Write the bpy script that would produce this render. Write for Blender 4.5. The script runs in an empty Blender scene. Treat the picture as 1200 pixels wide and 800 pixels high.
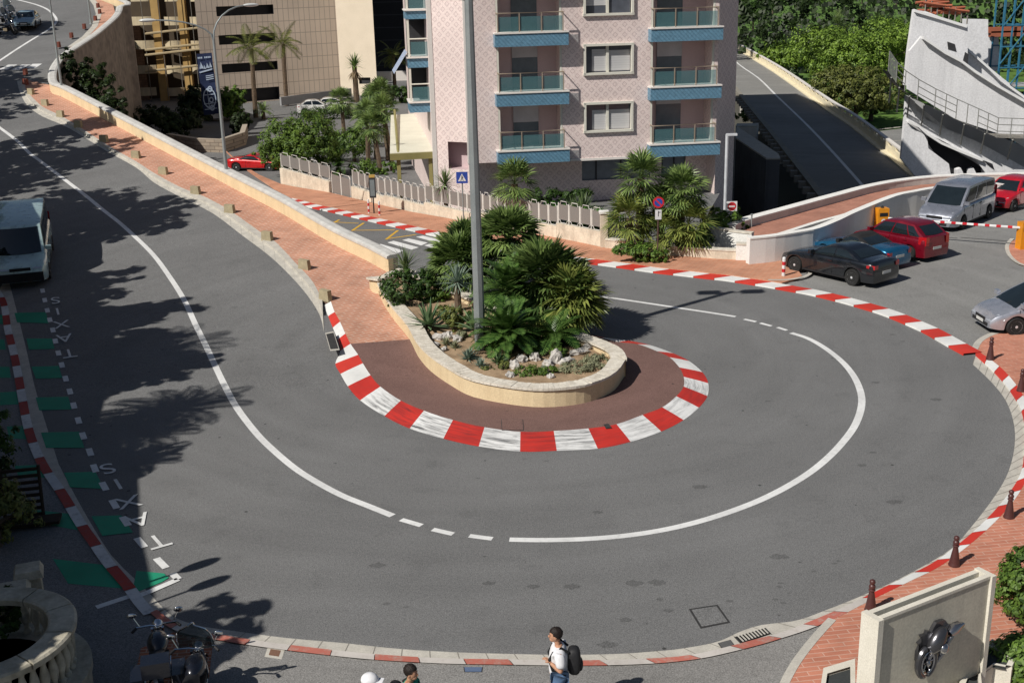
import bpy, bmesh, math, random
from mathutils import Vector, Matrix, noise
from mathutils.geometry import tessellate_polygon
random.seed(7)
C = bpy.data.collections.new('place'); bpy.context.scene.collection.children.link(C)
R = math.radians
# ------------------------------------------------------------------ camera
FPX, TH, ROLL, HC = 1385.0, R(17.6), R(1.45), 12.0
_F = Vector((0, math.cos(TH), -math.sin(TH))); _R = Vector((1, 0, 0)); _U = Vector((0, math.sin(TH), math.cos(TH)))
CR = math.cos(ROLL)*_R - math.sin(ROLL)*_U; CU = math.cos(ROLL)*_U + math.sin(ROLL)*_R
cam = bpy.data.cameras.new('camera'); camo = bpy.data.objects.new('camera', cam); C.objects.link(camo)
cam.sensor_width = 36; cam.lens = FPX*36/1200; cam.clip_end = 4000; cam.clip_start = .1
camo.matrix_world = Matrix(((CR.x, CU.x, -_F.x, 0), (CR.y, CU.y, -_F.y, 0), (CR.z, CU.z, -_F.z, HC), (0, 0, 0, 1)))
bpy.context.scene.camera = camo
def ray(px, py): return (_F*FPX + CR*(px-600) - CU*(py-400)).normalized()
# survey of the place: heights of the ground
def U(y): return 0 if y < 32 else (.0022*(y-32)**2 if y < 63.8 else min(2.22+.14*(y-63.8), 11))
def sm(t): t = max(0, min(1, t)); return t*t*(3-2*t)
def Lz(x, y): return -2.0*sm((y-50)/48)*sm((14-x)/12)
def at(px, py, s=0.0):
    d = ray(px, py); o = Vector((0, 0, HC))
    if not callable(s):
        t = (s-HC)/d.z; return o+d*t
    t = 5.0; p = o+d*t
    while t < 600:
        q = o+d*t
        if q.z <= s(q.x, q.y): break
        t += .5
    a, b = t-.5, t
    for i in range(24):
        m = (a+b)/2; q = o+d*m
        if q.z <= s(q.x, q.y): b = m
        else: a = m
    return o+d*b
HU = lambda x, y: U(y)
HL = Lz
H0 = lambda x, y: 0.0
# line between the upper and the lower road: middle of planter, then the yellow wall
wall_px = [(456,323.5),(430,309),(390,289),(330,253),(270,221.5),(225,197.5),(160,162.5),(120,141),(75,117)]
wall_lo = [at(x, y, HU) for x, y in wall_px]
wall_hi = [at(x, y, lambda a, b: U(b)+.8) for x, y in [(59,97),(57,88),(60,78),(70,65),(85,55),(105,42),(120,30),(133,18),(137,8),(134,-3)]]
wall_xy = [(p.x, p.y) for p in wall_lo+wall_hi]
pl = [(p.x, p.y) for p in (at(640,478), at(600,440), at(530,385,.5))]
_xb = sorted(pl+wall_xy, key=lambda p: p[1])
def xb(y):
    if y <= _xb[0][1]: return _xb[0][0]
    for a, b in zip(_xb, _xb[1:]):
        if y <= b[1]: return a[0]+(b[0]-a[0])*(y-a[1])/max(1e-6, b[1]-a[1])
    return _xb[-1][0]
def gz(x, y): return U(y) if x < xb(y) else Lz(x, y)
# ------------------------------------------------------------------ materials
MATS = {}
def nodes(name):
    m = bpy.data.materials.new(name); m.use_nodes = True; nt = m.node_tree
    return m, nt, nt.nodes['Principled BSDF']
def N(nt, t, **k):
    n = nt.nodes.new(t)
    for a, v in k.items():
        if a.startswith('i_'):
            key = a[2:]; key = int(key) if key.isdigit() else key.replace('_', ' ')
            n.inputs[key].default_value = v
        else: setattr(n, a, v)
    return n
def ramp(nt, stops):
    n = nt.nodes.new('ShaderNodeValToRGB'); e = n.color_ramp.elements
    while len(e) < len(stops): e.new(.5)
    for i, (p, c) in enumerate(stops):
        e[i].position = p; e[i].color = (c, c, c, 1) if isinstance(c, (int, float)) else (*c, 1)
    return n
def mixc(nt, fac, a, b, mode='MIX'):
    n = nt.nodes.new('ShaderNodeMix'); n.data_type = 'RGBA'; n.blend_type = mode
    for k, v in ((0, fac), (6, a), (7, b)):
        if isinstance(v, bpy.types.NodeSocket): nt.links.new(v, n.inputs[k])
        elif k == 0: n.inputs[0].default_value = v
        else: n.inputs[k].default_value = (*v, 1)
    return n.outputs[2]
def mth(nt, op, a, b=None, c=None):
    n = nt.nodes.new('ShaderNodeMath'); n.operation = op
    for i, v in enumerate((a, b, c)):
        if v is None: continue
        if isinstance(v, bpy.types.NodeSocket): nt.links.new(v, n.inputs[i])
        else: n.inputs[i].default_value = v
    return n.outputs[0]
def dirt(name, col, col2=None, scale=1.5, rough=.85, bump=.15, fine=40, metal=0, spec=.3, amt=.5, coat=0, streak=0):
    """a surface with large blotches, fine grain and, if asked, rain streaks"""
    if name in MATS: return MATS[name]
    m, nt, b = nodes(name); L = nt.links
    col2 = col2 or tuple(c*.72 for c in col)
    g = N(nt, 'ShaderNodeNewGeometry')
    n1 = N(nt, 'ShaderNodeTexNoise', i_Scale=scale, i_Detail=6.0, i_Roughness=.6)
    n2 = N(nt, 'ShaderNodeTexNoise', i_Scale=fine, i_Detail=3.0)
    L.new(g.outputs['Position'], n1.inputs['Vector']); L.new(g.outputs['Position'], n2.inputs['Vector'])
    r = ramp(nt, [(.35, 0), (.68, 1)]); L.new(n1.outputs['Fac'], r.inputs[0])
    f = mth(nt, 'MULTIPLY', r.outputs[0], amt)
    if streak:
        mp = N(nt, 'ShaderNodeMapping'); mp.inputs['Scale'].default_value = (2.2, 2.2, .12); L.new(g.outputs['Position'], mp.inputs[0])
        n3 = N(nt, 'ShaderNodeTexNoise', i_Scale=1.2, i_Detail=5.0); L.new(mp.outputs[0], n3.inputs['Vector'])
        r3 = ramp(nt, [(.5, 0), (.75, 1)]); L.new(n3.outputs['Fac'], r3.inputs[0])
        f = mth(nt, 'ADD', f, mth(nt, 'MULTIPLY', r3.outputs[0], streak))
    c = mixc(nt, f, col, col2)
    g2 = ramp(nt, [(.2, .82), (.8, 1.12)]); L.new(n2.outputs['Fac'], g2.inputs[0])
    c = mixc(nt, 1.0, c, g2.outputs[0], 'MULTIPLY')
    L.new(c, b.inputs['Base Color'])
    b.inputs['Roughness'].default_value = rough; b.inputs['Metallic'].default_value = metal
    b.inputs['Specular IOR Level'].default_value = spec
    if coat: b.inputs['Coat Weight'].default_value = coat; b.inputs['Coat Roughness'].default_value = .05
    if bump:
        bp = N(nt, 'ShaderNodeBump', i_Strength=bump, i_Distance=.02); L.new(n2.outputs['Fac'], bp.inputs['Height']); L.new(bp.outputs[0], b.inputs['Normal'])
    MATS[name] = m; return m
def asphalt(name, base, tint=(1, 1, 1), patch=.5):
    m, nt, b = nodes(name); L = nt.links
    g = N(nt, 'ShaderNodeNewGeometry'); P = g.outputs['Position']
    def nz(s, d=5, sc=None, r=.6):
        n = N(nt, 'ShaderNodeTexNoise', i_Scale=s, i_Detail=float(d), i_Roughness=r)
        if sc:
            mp = N(nt, 'ShaderNodeMapping'); mp.inputs['Scale'].default_value = sc; L.new(P, mp.inputs[0]); L.new(mp.outputs[0], n.inputs['Vector'])
        else: L.new(P, n.inputs['Vector'])
        return n.outputs['Fac']
    A = tuple(base*t*1.08 for t in tint); B = tuple(base*t*.9 for t in tint)
    c = mixc(nt, ramp_of(nt, nz(.16), .35, .65), A, B)
    c = mixc(nt, mth(nt, 'MULTIPLY', ramp_of(nt, nz(1.1, 7), .55, .8), patch), c, tuple(base*t*.62 for t in tint))
    # grain
    g2 = ramp(nt, [(.25, .5), (.75, 1.5)]); L.new(nz(38, 2), g2.inputs[0])
    c = mixc(nt, 1.0, c, g2.outputs[0], 'MULTIPLY')
    # faint wheel tracks running round the bend
    sx = N(nt, 'ShaderNodeSeparateXYZ'); L.new(P, sx.inputs[0]); dx = mth(nt, 'SUBTRACT', sx.outputs[0], -.5); dy = mth(nt, 'SUBTRACT', sx.outputs[1], 37.0)
    rr_ = mth(nt, 'SQRT', mth(nt, 'ADD', mth(nt, 'MULTIPLY', dx, dx), mth(nt, 'MULTIPLY', dy, dy))); an = mth(nt, 'ARCTAN2', dy, dx)
    cb = N(nt, 'ShaderNodeCombineXYZ'); L.new(mth(nt, 'MULTIPLY', rr_, 1.3), cb.inputs[0]); L.new(mth(nt, 'MULTIPLY', an, 1.1), cb.inputs[1])
    tn = N(nt, 'ShaderNodeTexNoise', i_Scale=1.0, i_Detail=4.0); L.new(cb.outputs[0], tn.inputs['Vector']); tr_ = ramp(nt, [(.3, .93), (.7, 1.06)]); L.new(tn.outputs['Fac'], tr_.inputs[0]); c = mixc(nt, 1.0, c, tr_.outputs[0], 'MULTIPLY')
    g3 = ramp(nt, [(.3, .8), (.7, 1.2)]); L.new(nz(11, 4, None, .75), g3.inputs[0]); c = mixc(nt, .7, c, mixc(nt, 1.0, c, g3.outputs[0], 'MULTIPLY'))
    st = mth(nt, 'MULTIPLY', ramp_of(nt, nz(2.6, 6, (1, 1.8, 1), .7), .62, .72), ramp_of(nt, nz(.22, 2), .45, .6)); c = mixc(nt, mth(nt, 'MULTIPLY', st, .45), c, tuple(base*.3 for t in tint))
    # small dark drips and gum spots
    v = N(nt, 'ShaderNodeTexVoronoi', i_Scale=1.25); L.new(P, v.inputs['Vector'])
    sp = ramp(nt, [(.035, 1), (.06, 0)]); L.new(v.outputs['Distance'], sp.inputs[0])
    k = mth(nt, 'MULTIPLY', sp.outputs[0], ramp_of(nt, nz(.45, 2), .44, .5))
    c = mixc(nt, mth(nt, 'MULTIPLY', k, .8), c, (.02, .02, .02))
    L.new(c, b.inputs['Base Color']); b.inputs['Roughness'].default_value = .86; b.inputs['Specular IOR Level'].default_value = .25
    bp = N(nt, 'ShaderNodeBump', i_Strength=.3, i_Distance=.015); L.new(nz(45, 2), bp.inputs['Height']); L.new(bp.outputs[0], b.inputs['Normal'])
    return m
def ramp_of(nt, s, a, b_):
    r = ramp(nt, [(a, 0), (b_, 1)]); nt.links.new(s, r.inputs[0]); return r.outputs[0]
def brickmat(name, c1, c2, mortar, bw=.22, bh=.11, rot=0.0, ms=.012, use_uv=False, zc=False):
    m, nt, b = nodes(name); L = nt.links
    g = N(nt, 'ShaderNodeNewGeometry'); mp = N(nt, 'ShaderNodeMapping'); mp.inputs['Rotation'].default_value = (R(90) if zc else 0, 0, rot)
    L.new(g.outputs['Position'], mp.inputs[0])
    br = N(nt, 'ShaderNodeTexBrick', i_Scale=1.0); L.new(mp.outputs[0], br.inputs['Vector'])
    br.inputs['Brick Width'].default_value = bw; br.inputs['Row Height'].default_value = bh; br.inputs['Mortar Size'].default_value = ms
    br.inputs['Mortar Smooth'].default_value = .3
    br.inputs['Color1'].default_value = (*c1, 1); br.inputs['Color2'].default_value = (*c2, 1); br.inputs['Mortar'].default_value = (*mortar, 1)
    n1 = N(nt, 'ShaderNodeTexNoise', i_Scale=.7, i_Detail=8.0, i_Roughness=.7); L.new(g.outputs['Position'], n1.inputs['Vector'])
    r = ramp(nt, [(.3, .72), (.7, 1.15)]); L.new(n1.outputs['Fac'], r.inputs[0])
    c = mixc(nt, 1.0, br.outputs['Color'], r.outputs[0], 'MULTIPLY'); L.new(c, b.inputs['Base Color'])
    b.inputs['Roughness'].default_value = .9; b.inputs['Specular IOR Level'].default_value = .2
    bp = N(nt, 'ShaderNodeBump', i_Strength=.4, i_Distance=.01, invert=True); L.new(br.outputs['Fac'], bp.inputs['Height']); L.new(bp.outputs[0], b.inputs['Normal'])
    return m
def paint(name, col, wear=.35, scuff=0.0, under=(.12, .12, .12), rough=.6):
    """road paint worn through to what lies under it; scuff = tyre marks along U"""
    m, nt, b = nodes(name); L = nt.links
    g = N(nt, 'ShaderNodeNewGeometry'); P = g.outputs['Position']
    n = N(nt, 'ShaderNodeTexNoise', i_Scale=7.0, i_Detail=8.0, i_Roughness=.75); L.new(P, n.inputs['Vector'])
    c = mixc(nt, mth(nt, 'MULTIPLY', ramp_of(nt, n.outputs['Fac'], .5, .72), wear), col, under)
    n4 = N(nt, 'ShaderNodeTexNoise', i_Scale=.8, i_Detail=4.0); L.new(P, n4.inputs['Vector'])
    r4 = ramp(nt, [(.3, .82), (.7, 1.05)]); L.new(n4.outputs['Fac'], r4.inputs[0]); c = mixc(nt, 1.0, c, r4.outputs[0], 'MULTIPLY')
    if scuff:
        uv = N(nt, 'ShaderNodeUVMap'); mp = N(nt, 'ShaderNodeMapping'); mp.inputs['Scale'].default_value = (.75, 6.5, 1); L.new(uv.outputs[0], mp.inputs[0])
        n2 = N(nt, 'ShaderNodeTexNoise', i_Scale=1.3, i_Detail=7.0, i_Roughness=.7, i_Distortion=.4); L.new(mp.outputs[0], n2.inputs['Vector'])
        n3 = N(nt, 'ShaderNodeTexNoise', i_Scale=.22, i_Detail=2.0); L.new(P, n3.inputs['Vector'])
        k = mth(nt, 'MULTIPLY', ramp_of(nt, n2.outputs['Fac'], .44, .68), ramp_of(nt, n3.outputs['Fac'], .38, .6))
        c = mixc(nt, mth(nt, 'MULTIPLY', k, scuff), c, (.025, .025, .03))
    L.new(c, b.inputs['Base Color']); b.inputs['Roughness'].default_value = rough; b.inputs['Specular IOR Level'].default_value = .3
    return m
def leafmat(name, a, b_, scale=1.2, trans=.25, rough=.55):
    if name in MATS: return MATS[name]
    m, nt, b = nodes(name); L = nt.links
    g = N(nt, 'ShaderNodeNewGeometry')
    n = N(nt, 'ShaderNodeTexNoise', i_Scale=scale, i_Detail=3.0); L.new(g.outputs['Position'], n.inputs['Vector'])
    f = mth(nt, 'ADD', mth(nt, 'MULTIPLY', n.outputs['Fac'], .9), mth(nt, 'MULTIPLY', g.outputs['Random Per Island'], .6))
    r = ramp(nt, [(.4, a), (1.0, b_)]); L.new(f, r.inputs[0]); L.new(r.outputs[0], b.inputs['Base Color'])
    b.inputs['Roughness'].default_value = rough; b.inputs['Specular IOR Level'].default_value = .35
    tr = N(nt, 'ShaderNodeBsdfTranslucent'); L.new(r.outputs[0], tr.inputs[0])
    mx = N(nt, 'ShaderNodeMixShader'); mx.inputs[0].default_value = trans
    out = nt.nodes['Material Output']; L.new(b.outputs[0], mx.inputs[1]); L.new(tr.outputs[0], mx.inputs[2]); L.new(mx.outputs[0], out.inputs[0])
    MATS[name] = m; return m
def gloss(name, col, rough=.25, metal=0.0, coat=0.0, spec=.5):
    if name in MATS: return MATS[name]
    m, nt, b = nodes(name); L = nt.links
    g = N(nt, 'ShaderNodeNewGeometry'); n = N(nt, 'ShaderNodeTexNoise', i_Scale=3.0, i_Detail=4.0); L.new(g.outputs['Position'], n.inputs['Vector'])
    r = ramp(nt, [(.3, .85), (.7, 1.08)]); L.new(n.outputs['Fac'], r.inputs[0])
    L.new(mixc(nt, 1.0, col, r.outputs[0], 'MULTIPLY'), b.inputs['Base Color'])
    r2 = ramp(nt, [(.3, rough*.8), (.7, rough*1.3)]); L.new(n.outputs['Fac'], r2.inputs[0]); L.new(r2.outputs[0], b.inputs['Roughness'])
    b.inputs['Metallic'].default_value = metal; b.inputs['Coat Weight'].default_value = coat; b.inputs['Coat Roughness'].default_value = .04
    b.inputs['Specular IOR Level'].default_value = spec
    MATS[name] = m; return m
def glassmat(name, col=(.3, .6, .6), alpha=.45, rough=.05):
    if name in MATS: return MATS[name]
    m, nt, b = nodes(name); b.inputs['Base Color'].default_value = (*col, 1); b.inputs['Roughness'].default_value = rough
    tr = N(nt, 'ShaderNodeBsdfTransparent'); tr.inputs[0].default_value = (*[.4+.6*c for c in col], 1)
    mx = N(nt, 'ShaderNodeMixShader'); mx.inputs[0].default_value = alpha
    L = nt.links; L.new(tr.outputs[0], mx.inputs[1]); L.new(b.outputs[0], mx.inputs[2]); L.new(mx.outputs[0], nt.nodes['Material Output'].inputs[0])
    MATS[name] = m; return m
# ------------------------------------------------------------------ scene graph helpers
def tag(o, label=None, cat=None, group=None, kind=None):
    if label: o['label'] = label
    if cat: o['category'] = cat
    if group: o['group'] = group
    if kind: o['kind'] = kind
    return o
def empty(name, loc=(0, 0, 0), rz=0.0, label=None, cat=None, group=None):
    o = bpy.data.objects.new(name, None); C.objects.link(o); o.location = loc; o.rotation_euler = (0, 0, rz); o.empty_display_size = .2
    return tag(o, label, cat, group)
def obj(name, bm, mats, parent=None, smooth=False, loc=None, rz=0.0):
    me = bpy.data.meshes.new(name); bm.to_mesh(me); bm.free()
    for m in (mats if isinstance(mats, (list, tuple)) else [mats]): me.materials.append(m)
    if smooth:
        me.polygons.foreach_set('use_smooth', [True]*len(me.polygons))
        try: me.set_sharp_from_angle(angle=R(40))
        except Exception: pass
    o = bpy.data.objects.new(name, me); C.objects.link(o)
    if parent: o.parent = parent
    if loc is not None: o.location = loc
    o.rotation_euler.z = rz
    return o
def copy_tree(o, parent=None):
    c = o.copy(); C.objects.link(c); c.parent = parent
    for ch in list(o.children): copy_tree(ch, c)
    return c
def box(bm, c, s, rz=0.0, mat=0, rx=0.0, ry=0.0, taper=1.0):
    M = Matrix.Translation(c) @ Matrix.Rotation(rz, 4, 'Z') @ Matrix.Rotation(ry, 4, 'Y') @ Matrix.Rotation(rx, 4, 'X')
    v = []
    for z in (-1, 1):
        k = taper if z > 0 else 1
        for x, y in ((-1, -1), (1, -1), (1, 1), (-1, 1)): v.append(bm.verts.new(M @ Vector((x*s[0]/2*k, y*s[1]/2*k, z*s[2]/2))))
    for f in ((3, 2, 1, 0), (4, 5, 6, 7), (0, 1, 5, 4), (1, 2, 6, 5), (2, 3, 7, 6), (3, 0, 4, 7)):
        fc = bm.faces.new([v[i] for i in f]); fc.material_index = mat
def bevel(bm, w=.02, seg=2):
    es = [e for e in bm.edges if len(e.link_faces) == 2 and e.calc_face_angle(0) > R(30)]
    bmesh.ops.bevel(bm, geom=es, offset=w, segments=seg, profile=.5, affect='EDGES')
def tube(bm, pts, r, seg=8, mat=0, cap=True):
    pts = [Vector(p) for p in pts]; n = len(pts); rr = r if isinstance(r, (list, tuple)) else [r]*n
    rings = []; ref = None
    for i in range(n):
        d = (pts[min(i+1, n-1)]-pts[max(i-1, 0)])
        if d.length < 1e-9: d = Vector((0, 0, 1))
        d.normalize()
        if ref is None: ref = Vector((1, 0, 0)) if abs(d.x) < .9 else Vector((0, 1, 0))
        a = d.cross(ref).normalized(); b = d.cross(a).normalized(); ref = a.cross(d) * -1 if False else ref
        rings.append([bm.verts.new(pts[i]+a*math.cos(2*math.pi*k/seg)*rr[i]+b*math.sin(2*math.pi*k/seg)*rr[i]) for k in range(seg)])
    for i in range(n-1):
        for k in range(seg):
            f = bm.faces.new((rings[i][k], rings[i][(k+1) % seg], rings[i+1][(k+1) % seg], rings[i+1][k])); f.material_index = mat
    if cap:
        for rg, fl in ((rings[0], 1), (rings[-1], 0)):
            try: f = bm.faces.new(rg[::-1] if not fl else rg); f.material_index = mat
            except ValueError: pass
def lathe(bm, prof, c=(0, 0, 0), seg=20, mat=0, axis='Z'):
    rings = []
    for r, z in prof:
        rg = []
        for k in range(seg):
            a = 2*math.pi*k/seg; p = (r*math.cos(a), r*math.sin(a), z)
            if axis == 'Y': p = (p[0], p[2], p[1])
            if axis == 'X': p = (p[2], p[0], p[1])
            rg.append(bm.verts.new(Vector(p)+Vector(c)))
        rings.append(rg)
    for i in range(len(rings)-1):
        for k in range(seg):
            f = bm.faces.new((rings[i][k], rings[i][(k+1) % seg], rings[i+1][(k+1) % seg], rings[i+1][k])); f.material_index = mat
    for rg in (rings[0], rings[-1]):
        try: bm.faces.new(rg).material_index = mat
        except ValueError: pass
def poly(bm, pts, mat=0):
    f = bm.faces.new([bm.verts.new(p) for p in pts]); f.material_index = mat; return f
def prism(bm, pts, z0, z1, mat=0):
    a = [bm.verts.new((p[0], p[1], z0)) for p in pts]; b = [bm.verts.new((p[0], p[1], z1)) for p in pts]; n = len(pts)
    for i in range(n): bm.faces.new((a[i], a[(i+1) % n], b[(i+1) % n], b[i])).material_index = mat
    bm.faces.new(b).material_index = mat; bm.faces.new(a[::-1]).material_index = mat
def resample(pts, step):
    out = [Vector(pts[0])]
    for a, b in zip(pts, pts[1:]):
        a, b = Vector(a), Vector(b); n = max(1, int((b-a).length/step))
        for i in range(1, n+1): out.append(a.lerp(b, i/n))
    return out
def spline(pts, k=6, closed=False):
    P = [Vector(p) for p in pts]; n = len(P); out = []
    for i in range(n if closed else n-1):
        p0 = P[(i-1) % n] if closed or i > 0 else P[0]; p1 = P[i % n]; p2 = P[(i+1) % n]
        p3 = P[(i+2) % n] if closed or i+2 < n else P[-1]
        for j in range(k):
            t = j/k; out.append(.5*((2*p1)+(p2-p0)*t+(2*p0-5*p1+4*p2-p3)*t*t+(3*p1-p0-3*p2+p3)*t**3))
    if not closed: out.append(P[-1])
    return out
def slab(name, outline, hf, lift, mat, label=None, cat=None, kind=None, grid=1.5, skirt=.0, parent=None):
    """sheet over outline (world xy), following ground function hf + lift, with a side skirt"""
    o2 = [Vector((p[0], p[1], 0)) for p in outline]
    o3 = []
    for p in o2:
        if not o3 or (p-o3[-1]).length > 1e-3: o3.append(p)
    if (o3[0]-o3[-1]).length < 1e-3: o3.pop()
    bm = bmesh.new(); vs = [bm.verts.new(p) for p in o3]
    es = [bm.edges.new((vs[i], vs[(i+1) % len(vs)])) for i in range(len(vs))]
    bmesh.ops.triangle_fill(bm, use_beauty=True, edges=es)
    xs = [p.x for p in o2]; ys = [p.y for p in o2]
    def cut(axis, lo, hi):
        n = int((hi-lo)/grid)
        for i in range(1, n+1):
            co = Vector((0, 0, 0)); co[axis] = lo+i*grid; no = Vector((0, 0, 0)); no[axis] = 1
            bmesh.ops.bisect_plane(bm, geom=bm.verts[:]+bm.edges[:]+bm.faces[:], plane_co=co, plane_no=no)
    if grid: cut(1, min(ys), max(ys)); cut(0, min(xs), max(xs))
    bmesh.ops.recalc_face_normals(bm, faces=bm.faces)
    if bm.faces and sum(f.normal.z for f in bm.faces) < 0: bmesh.ops.reverse_faces(bm, faces=bm.faces)
    for v in bm.verts: v.co.z = hf(v.co.x, v.co.y)+lift
    if skirt:
        be = [e for e in bm.edges if e.is_boundary]
        r = bmesh.ops.extrude_edge_only(bm, edges=be)
        for v in r['geom']:
            if isinstance(v, bmesh.types.BMVert): v.co.z -= skirt
        bmesh.ops.recalc_face_normals(bm, faces=bm.faces)
        top = max(bm.faces, key=lambda f: abs(f.normal.z))
    o = obj(name, bm, mat, parent); tag(o, label, cat, kind=kind); return o
def strip(bm, centre, width, hf, lift, mat=0, step=.6, uv=None):
    pts = resample([(p[0], p[1], 0) for p in centre], step); n = len(pts); L_, R_ = [], []
    acc = 0; us = []
    for i in range(n):
        d = (pts[min(i+1, n-1)]-pts[max(i-1, 0)]).normalized(); nn = Vector((-d.y, d.x, 0))
        if i: acc += (pts[i]-pts[i-1]).length
        us.append(acc)
        for s, arr in ((1, L_), (-1, R_)):
            q = pts[i]+nn*width/2*s; arr.append(bm.verts.new((q.x, q.y, hf(q.x, q.y)+lift)))
    for i in range(n-1):
        f = bm.faces.new((L_[i], R_[i], R_[i+1], L_[i+1])); f.material_index = mat
def atl(pts, s): return [at(x, y, s) for x, y in pts]
# ------------------------------------------------------------------ ground surfaces
M_road = asphalt('road_asphalt', .165, (1.0, 1.0, 1.0))
M_park = asphalt('car_park_asphalt', .235, (1.0, .99, .96), .7)
M_pave = asphalt('pavement_asphalt', .23, (1.02, .99, .95), .6)
M_apron = asphalt('red_apron', .112, (1.62, .95, .82), .5)
M_conc = dirt('kerb_concrete', (.56, .53, .47), (.38, .36, .32), 2.5, fine=30, amt=.7)
M_white = paint('white_road_paint', (.78, .78, .77), .3)
M_redp = paint('red_kerb_paint', (.60, .045, .03), .12)
M_whk = paint('white_kerb_paint', (.78, .78, .76), .15)
M_red_s = paint('red_kerb_paint_scuffed', (.56, .035, .025), .12, .55)
M_wh_s = paint('white_kerb_paint_scuffed', (.78, .78, .77), .15, .95)
M_redf = paint('faded_red_kerb', (.5, .16, .12), .85, under=(.42, .37, .32))
M_whf = paint('faded_white_kerb', (.6, .56, .52), .6, under=(.4, .34, .3))
M_green = paint('green_road_paint', (.02, .30, .17), .25)
M_yel = paint('yellow_road_paint', (.72, .42, .04), .35)
M_brick = brickmat('orange_paving', (.56, .285, .195), (.49, .24, .16), (.60, .42, .33), .42, .21, R(-38), .02)
M_brickR = brickmat('red_paving', (.56, .235, .155), (.48, .19, .125), (.58, .34, .26), .5, .13, R(-8), .014)
M_brickL = brickmat('lower_paving', (.58, .27, .165), (.50, .225, .135), (.54, .34, .24), .3, .15, R(-20), .015)

# wall between the car park walkway and the drop (its top edge surveyed at 1.1 m)
wA_px = [(862,263),(879,256.5),(920,245.5),(960,234.5),(990,226.5),(1020,218.5),(1050,212.5),(1080,208.5),(1110,206),(1140,205),(1170,204),(1210,203.5),(1260,204)]
wA = [at(x, y, 1.1) for x, y in wA_px]
line = [(p[0], p[1]) for p in _xb]
slab('road', [(-120, -25), (line[0][0], -25)]+line+[(line[-1][0]-22, line[-1][1]+30), (line[-1][0]-70, 230), (-120, 230)], HU, 0, M_road, kind='structure', grid=2.0)
slab('road', [(line[0][0], -25), (70, -25), (70, wA[-1].y)]+[(p.x, p.y) for p in reversed(wA)]+[(9.9, 58), (11.6, 64), (11.6, 230), (line[-1][0]-70, 230), (line[-1][0]-22, line[-1][1]+30)]+line[::-1], Lz, 0, M_road, kind='structure', grid=2.0)
# land below the cliff, sheet to the horizon
bm = bmesh.new()
for x0, x1, y0, y1, z0 in ((-1500, 1500, 40, 3000, -10.2),): poly(bm, [(x0, y0, z0), (x1, y0, z0), (x1, y1, z0), (x0, y1, z0)])
tag(obj('ground', bm, dirt('far_ground', (.12, .115, .10), (.06, .06, .05), .08)), kind='structure')

# kerb lines of the wide outer curve
gut_in = [(1140,427),(1162,448),(1179,470),(1188,496),(1189,522),(1182,552),(1166,581),(1136,620),(1112,645),(1060,675),(1012,697),(967,715),(933,727),(893,732),(867,740),(840,752),(797,760),(767,763),(723,766),(660,767),(600,766),(533,764),(467,760),(400,753),(333,747),(273,739),(233,733),(205,723.5),(193,714),(177,697),(155,675),(130,650),(100,602),(72,550),(66,535),(42,458),(31,410),(19,362),(8,320)]
kerb_in = [(1143,417),(1166,438),(1185,461),(1197,483),(1201,506),(1200,530),(1196,556),(1179,584),(1146,620),(1100,657),(1065,676),(1012,702),(983,716),(950,730),(917,743),(887,751),(833,765),(800,771),(767,773.5),(720,775.5),(660,776),(600,775),(533,774),(487,772),(420,767),(333,757),(277,749),(240,742),(213,735),(196,726),(184,716)]
kerb_out = [(1143,411),(1172,432),(1193,456),(1206,481),(1210,506),(1209,532),(1204,560),(1187,590),(1153,626),(1106,663),(1067,683),(1014,709),(985,724),(950,739),(917,750),(887,759),(833,772),(800,777),(767,780),(720,782),(660,782.5),(600,781.5),(533,780.5),(487,778.5),(420,774),(333,764),(277,756),(238,749),(210,743),(190,732),(176,720)]
G = lambda pts: [at(x, y, gz) for x, y in pts]
gi, ki, ko = spline(G(gut_in), 4), spline(G(kerb_in), 4), spline(G(kerb_out), 4)
lk = [(-4,340),(5,357),(9.5,386),(16,412),(22,441),(27.5,472),(35,507.5),(50,544),(72,577),(96,616),(111,637),(127,660),(150,687),(163,705),(176,720)]
lk_c = spline(G(lk), 4)
def band(bm, A, B, z, mat=0, za=None):
    """surface between two polylines with the same count"""
    a = [bm.verts.new((p.x, p.y, z+gz(p.x, p.y))) for p in A]; b = [bm.verts.new((p.x, p.y, z+gz(p.x, p.y))) for p in B]
    for i in range(len(a)-1):
        f = bm.faces.new((a[i], a[i+1], b[i+1], b[i])); f.material_index = mat
        if f.normal.z < 0: f.normal_flip()
def evenly(P, n):
    d = [0]
    for a, b in zip(P, P[1:]): d.append(d[-1]+(b-a).length)
    out = []; j = 0
    for i in range(n):
        t = d[-1]*i/(n-1)
        while j < len(d)-2 and d[j+1] < t: j += 1
        out.append(P[j].lerp(P[j+1], (t-d[j])/max(1e-6, d[j+1]-d[j])))
    return out
# concrete gutter
bm = bmesh.new()
cut = [i for i, p in enumerate(gut_in) if p == (193,714)][0]*4
A = evenly(gi[:cut+1], 160); B = evenly(ki, 160); band(bm, A, B, .006)
A = gi[cut:]; 
n = len(A); B = evenly([Vector((p.x+.12, p.y, 0)) for p in lk_c[::-1]], n); band(bm, evenly(A, n), B, .006)
o = obj('gutter', bm, M_conc); tag(o, kind='structure')
# joints between the kerb stones
bm = bmesh.new(); A = evenly(gi[:cut+1], 60); B = evenly(ki, 60)
for a, b in zip(A, B):
    d = Vector((-(b-a).y, (b-a).x, 0)).normalized()*.008
    poly(bm, [a-d+Vector((0, 0, .010)), a+d+Vector((0, 0, .010)), b+d+Vector((0, 0, .010)), b-d+Vector((0, 0, .010))])
tag(obj('gutter_joints', bm, dirt('joint', (.26, .24, .21), fine=20)), kind='structure')

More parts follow.
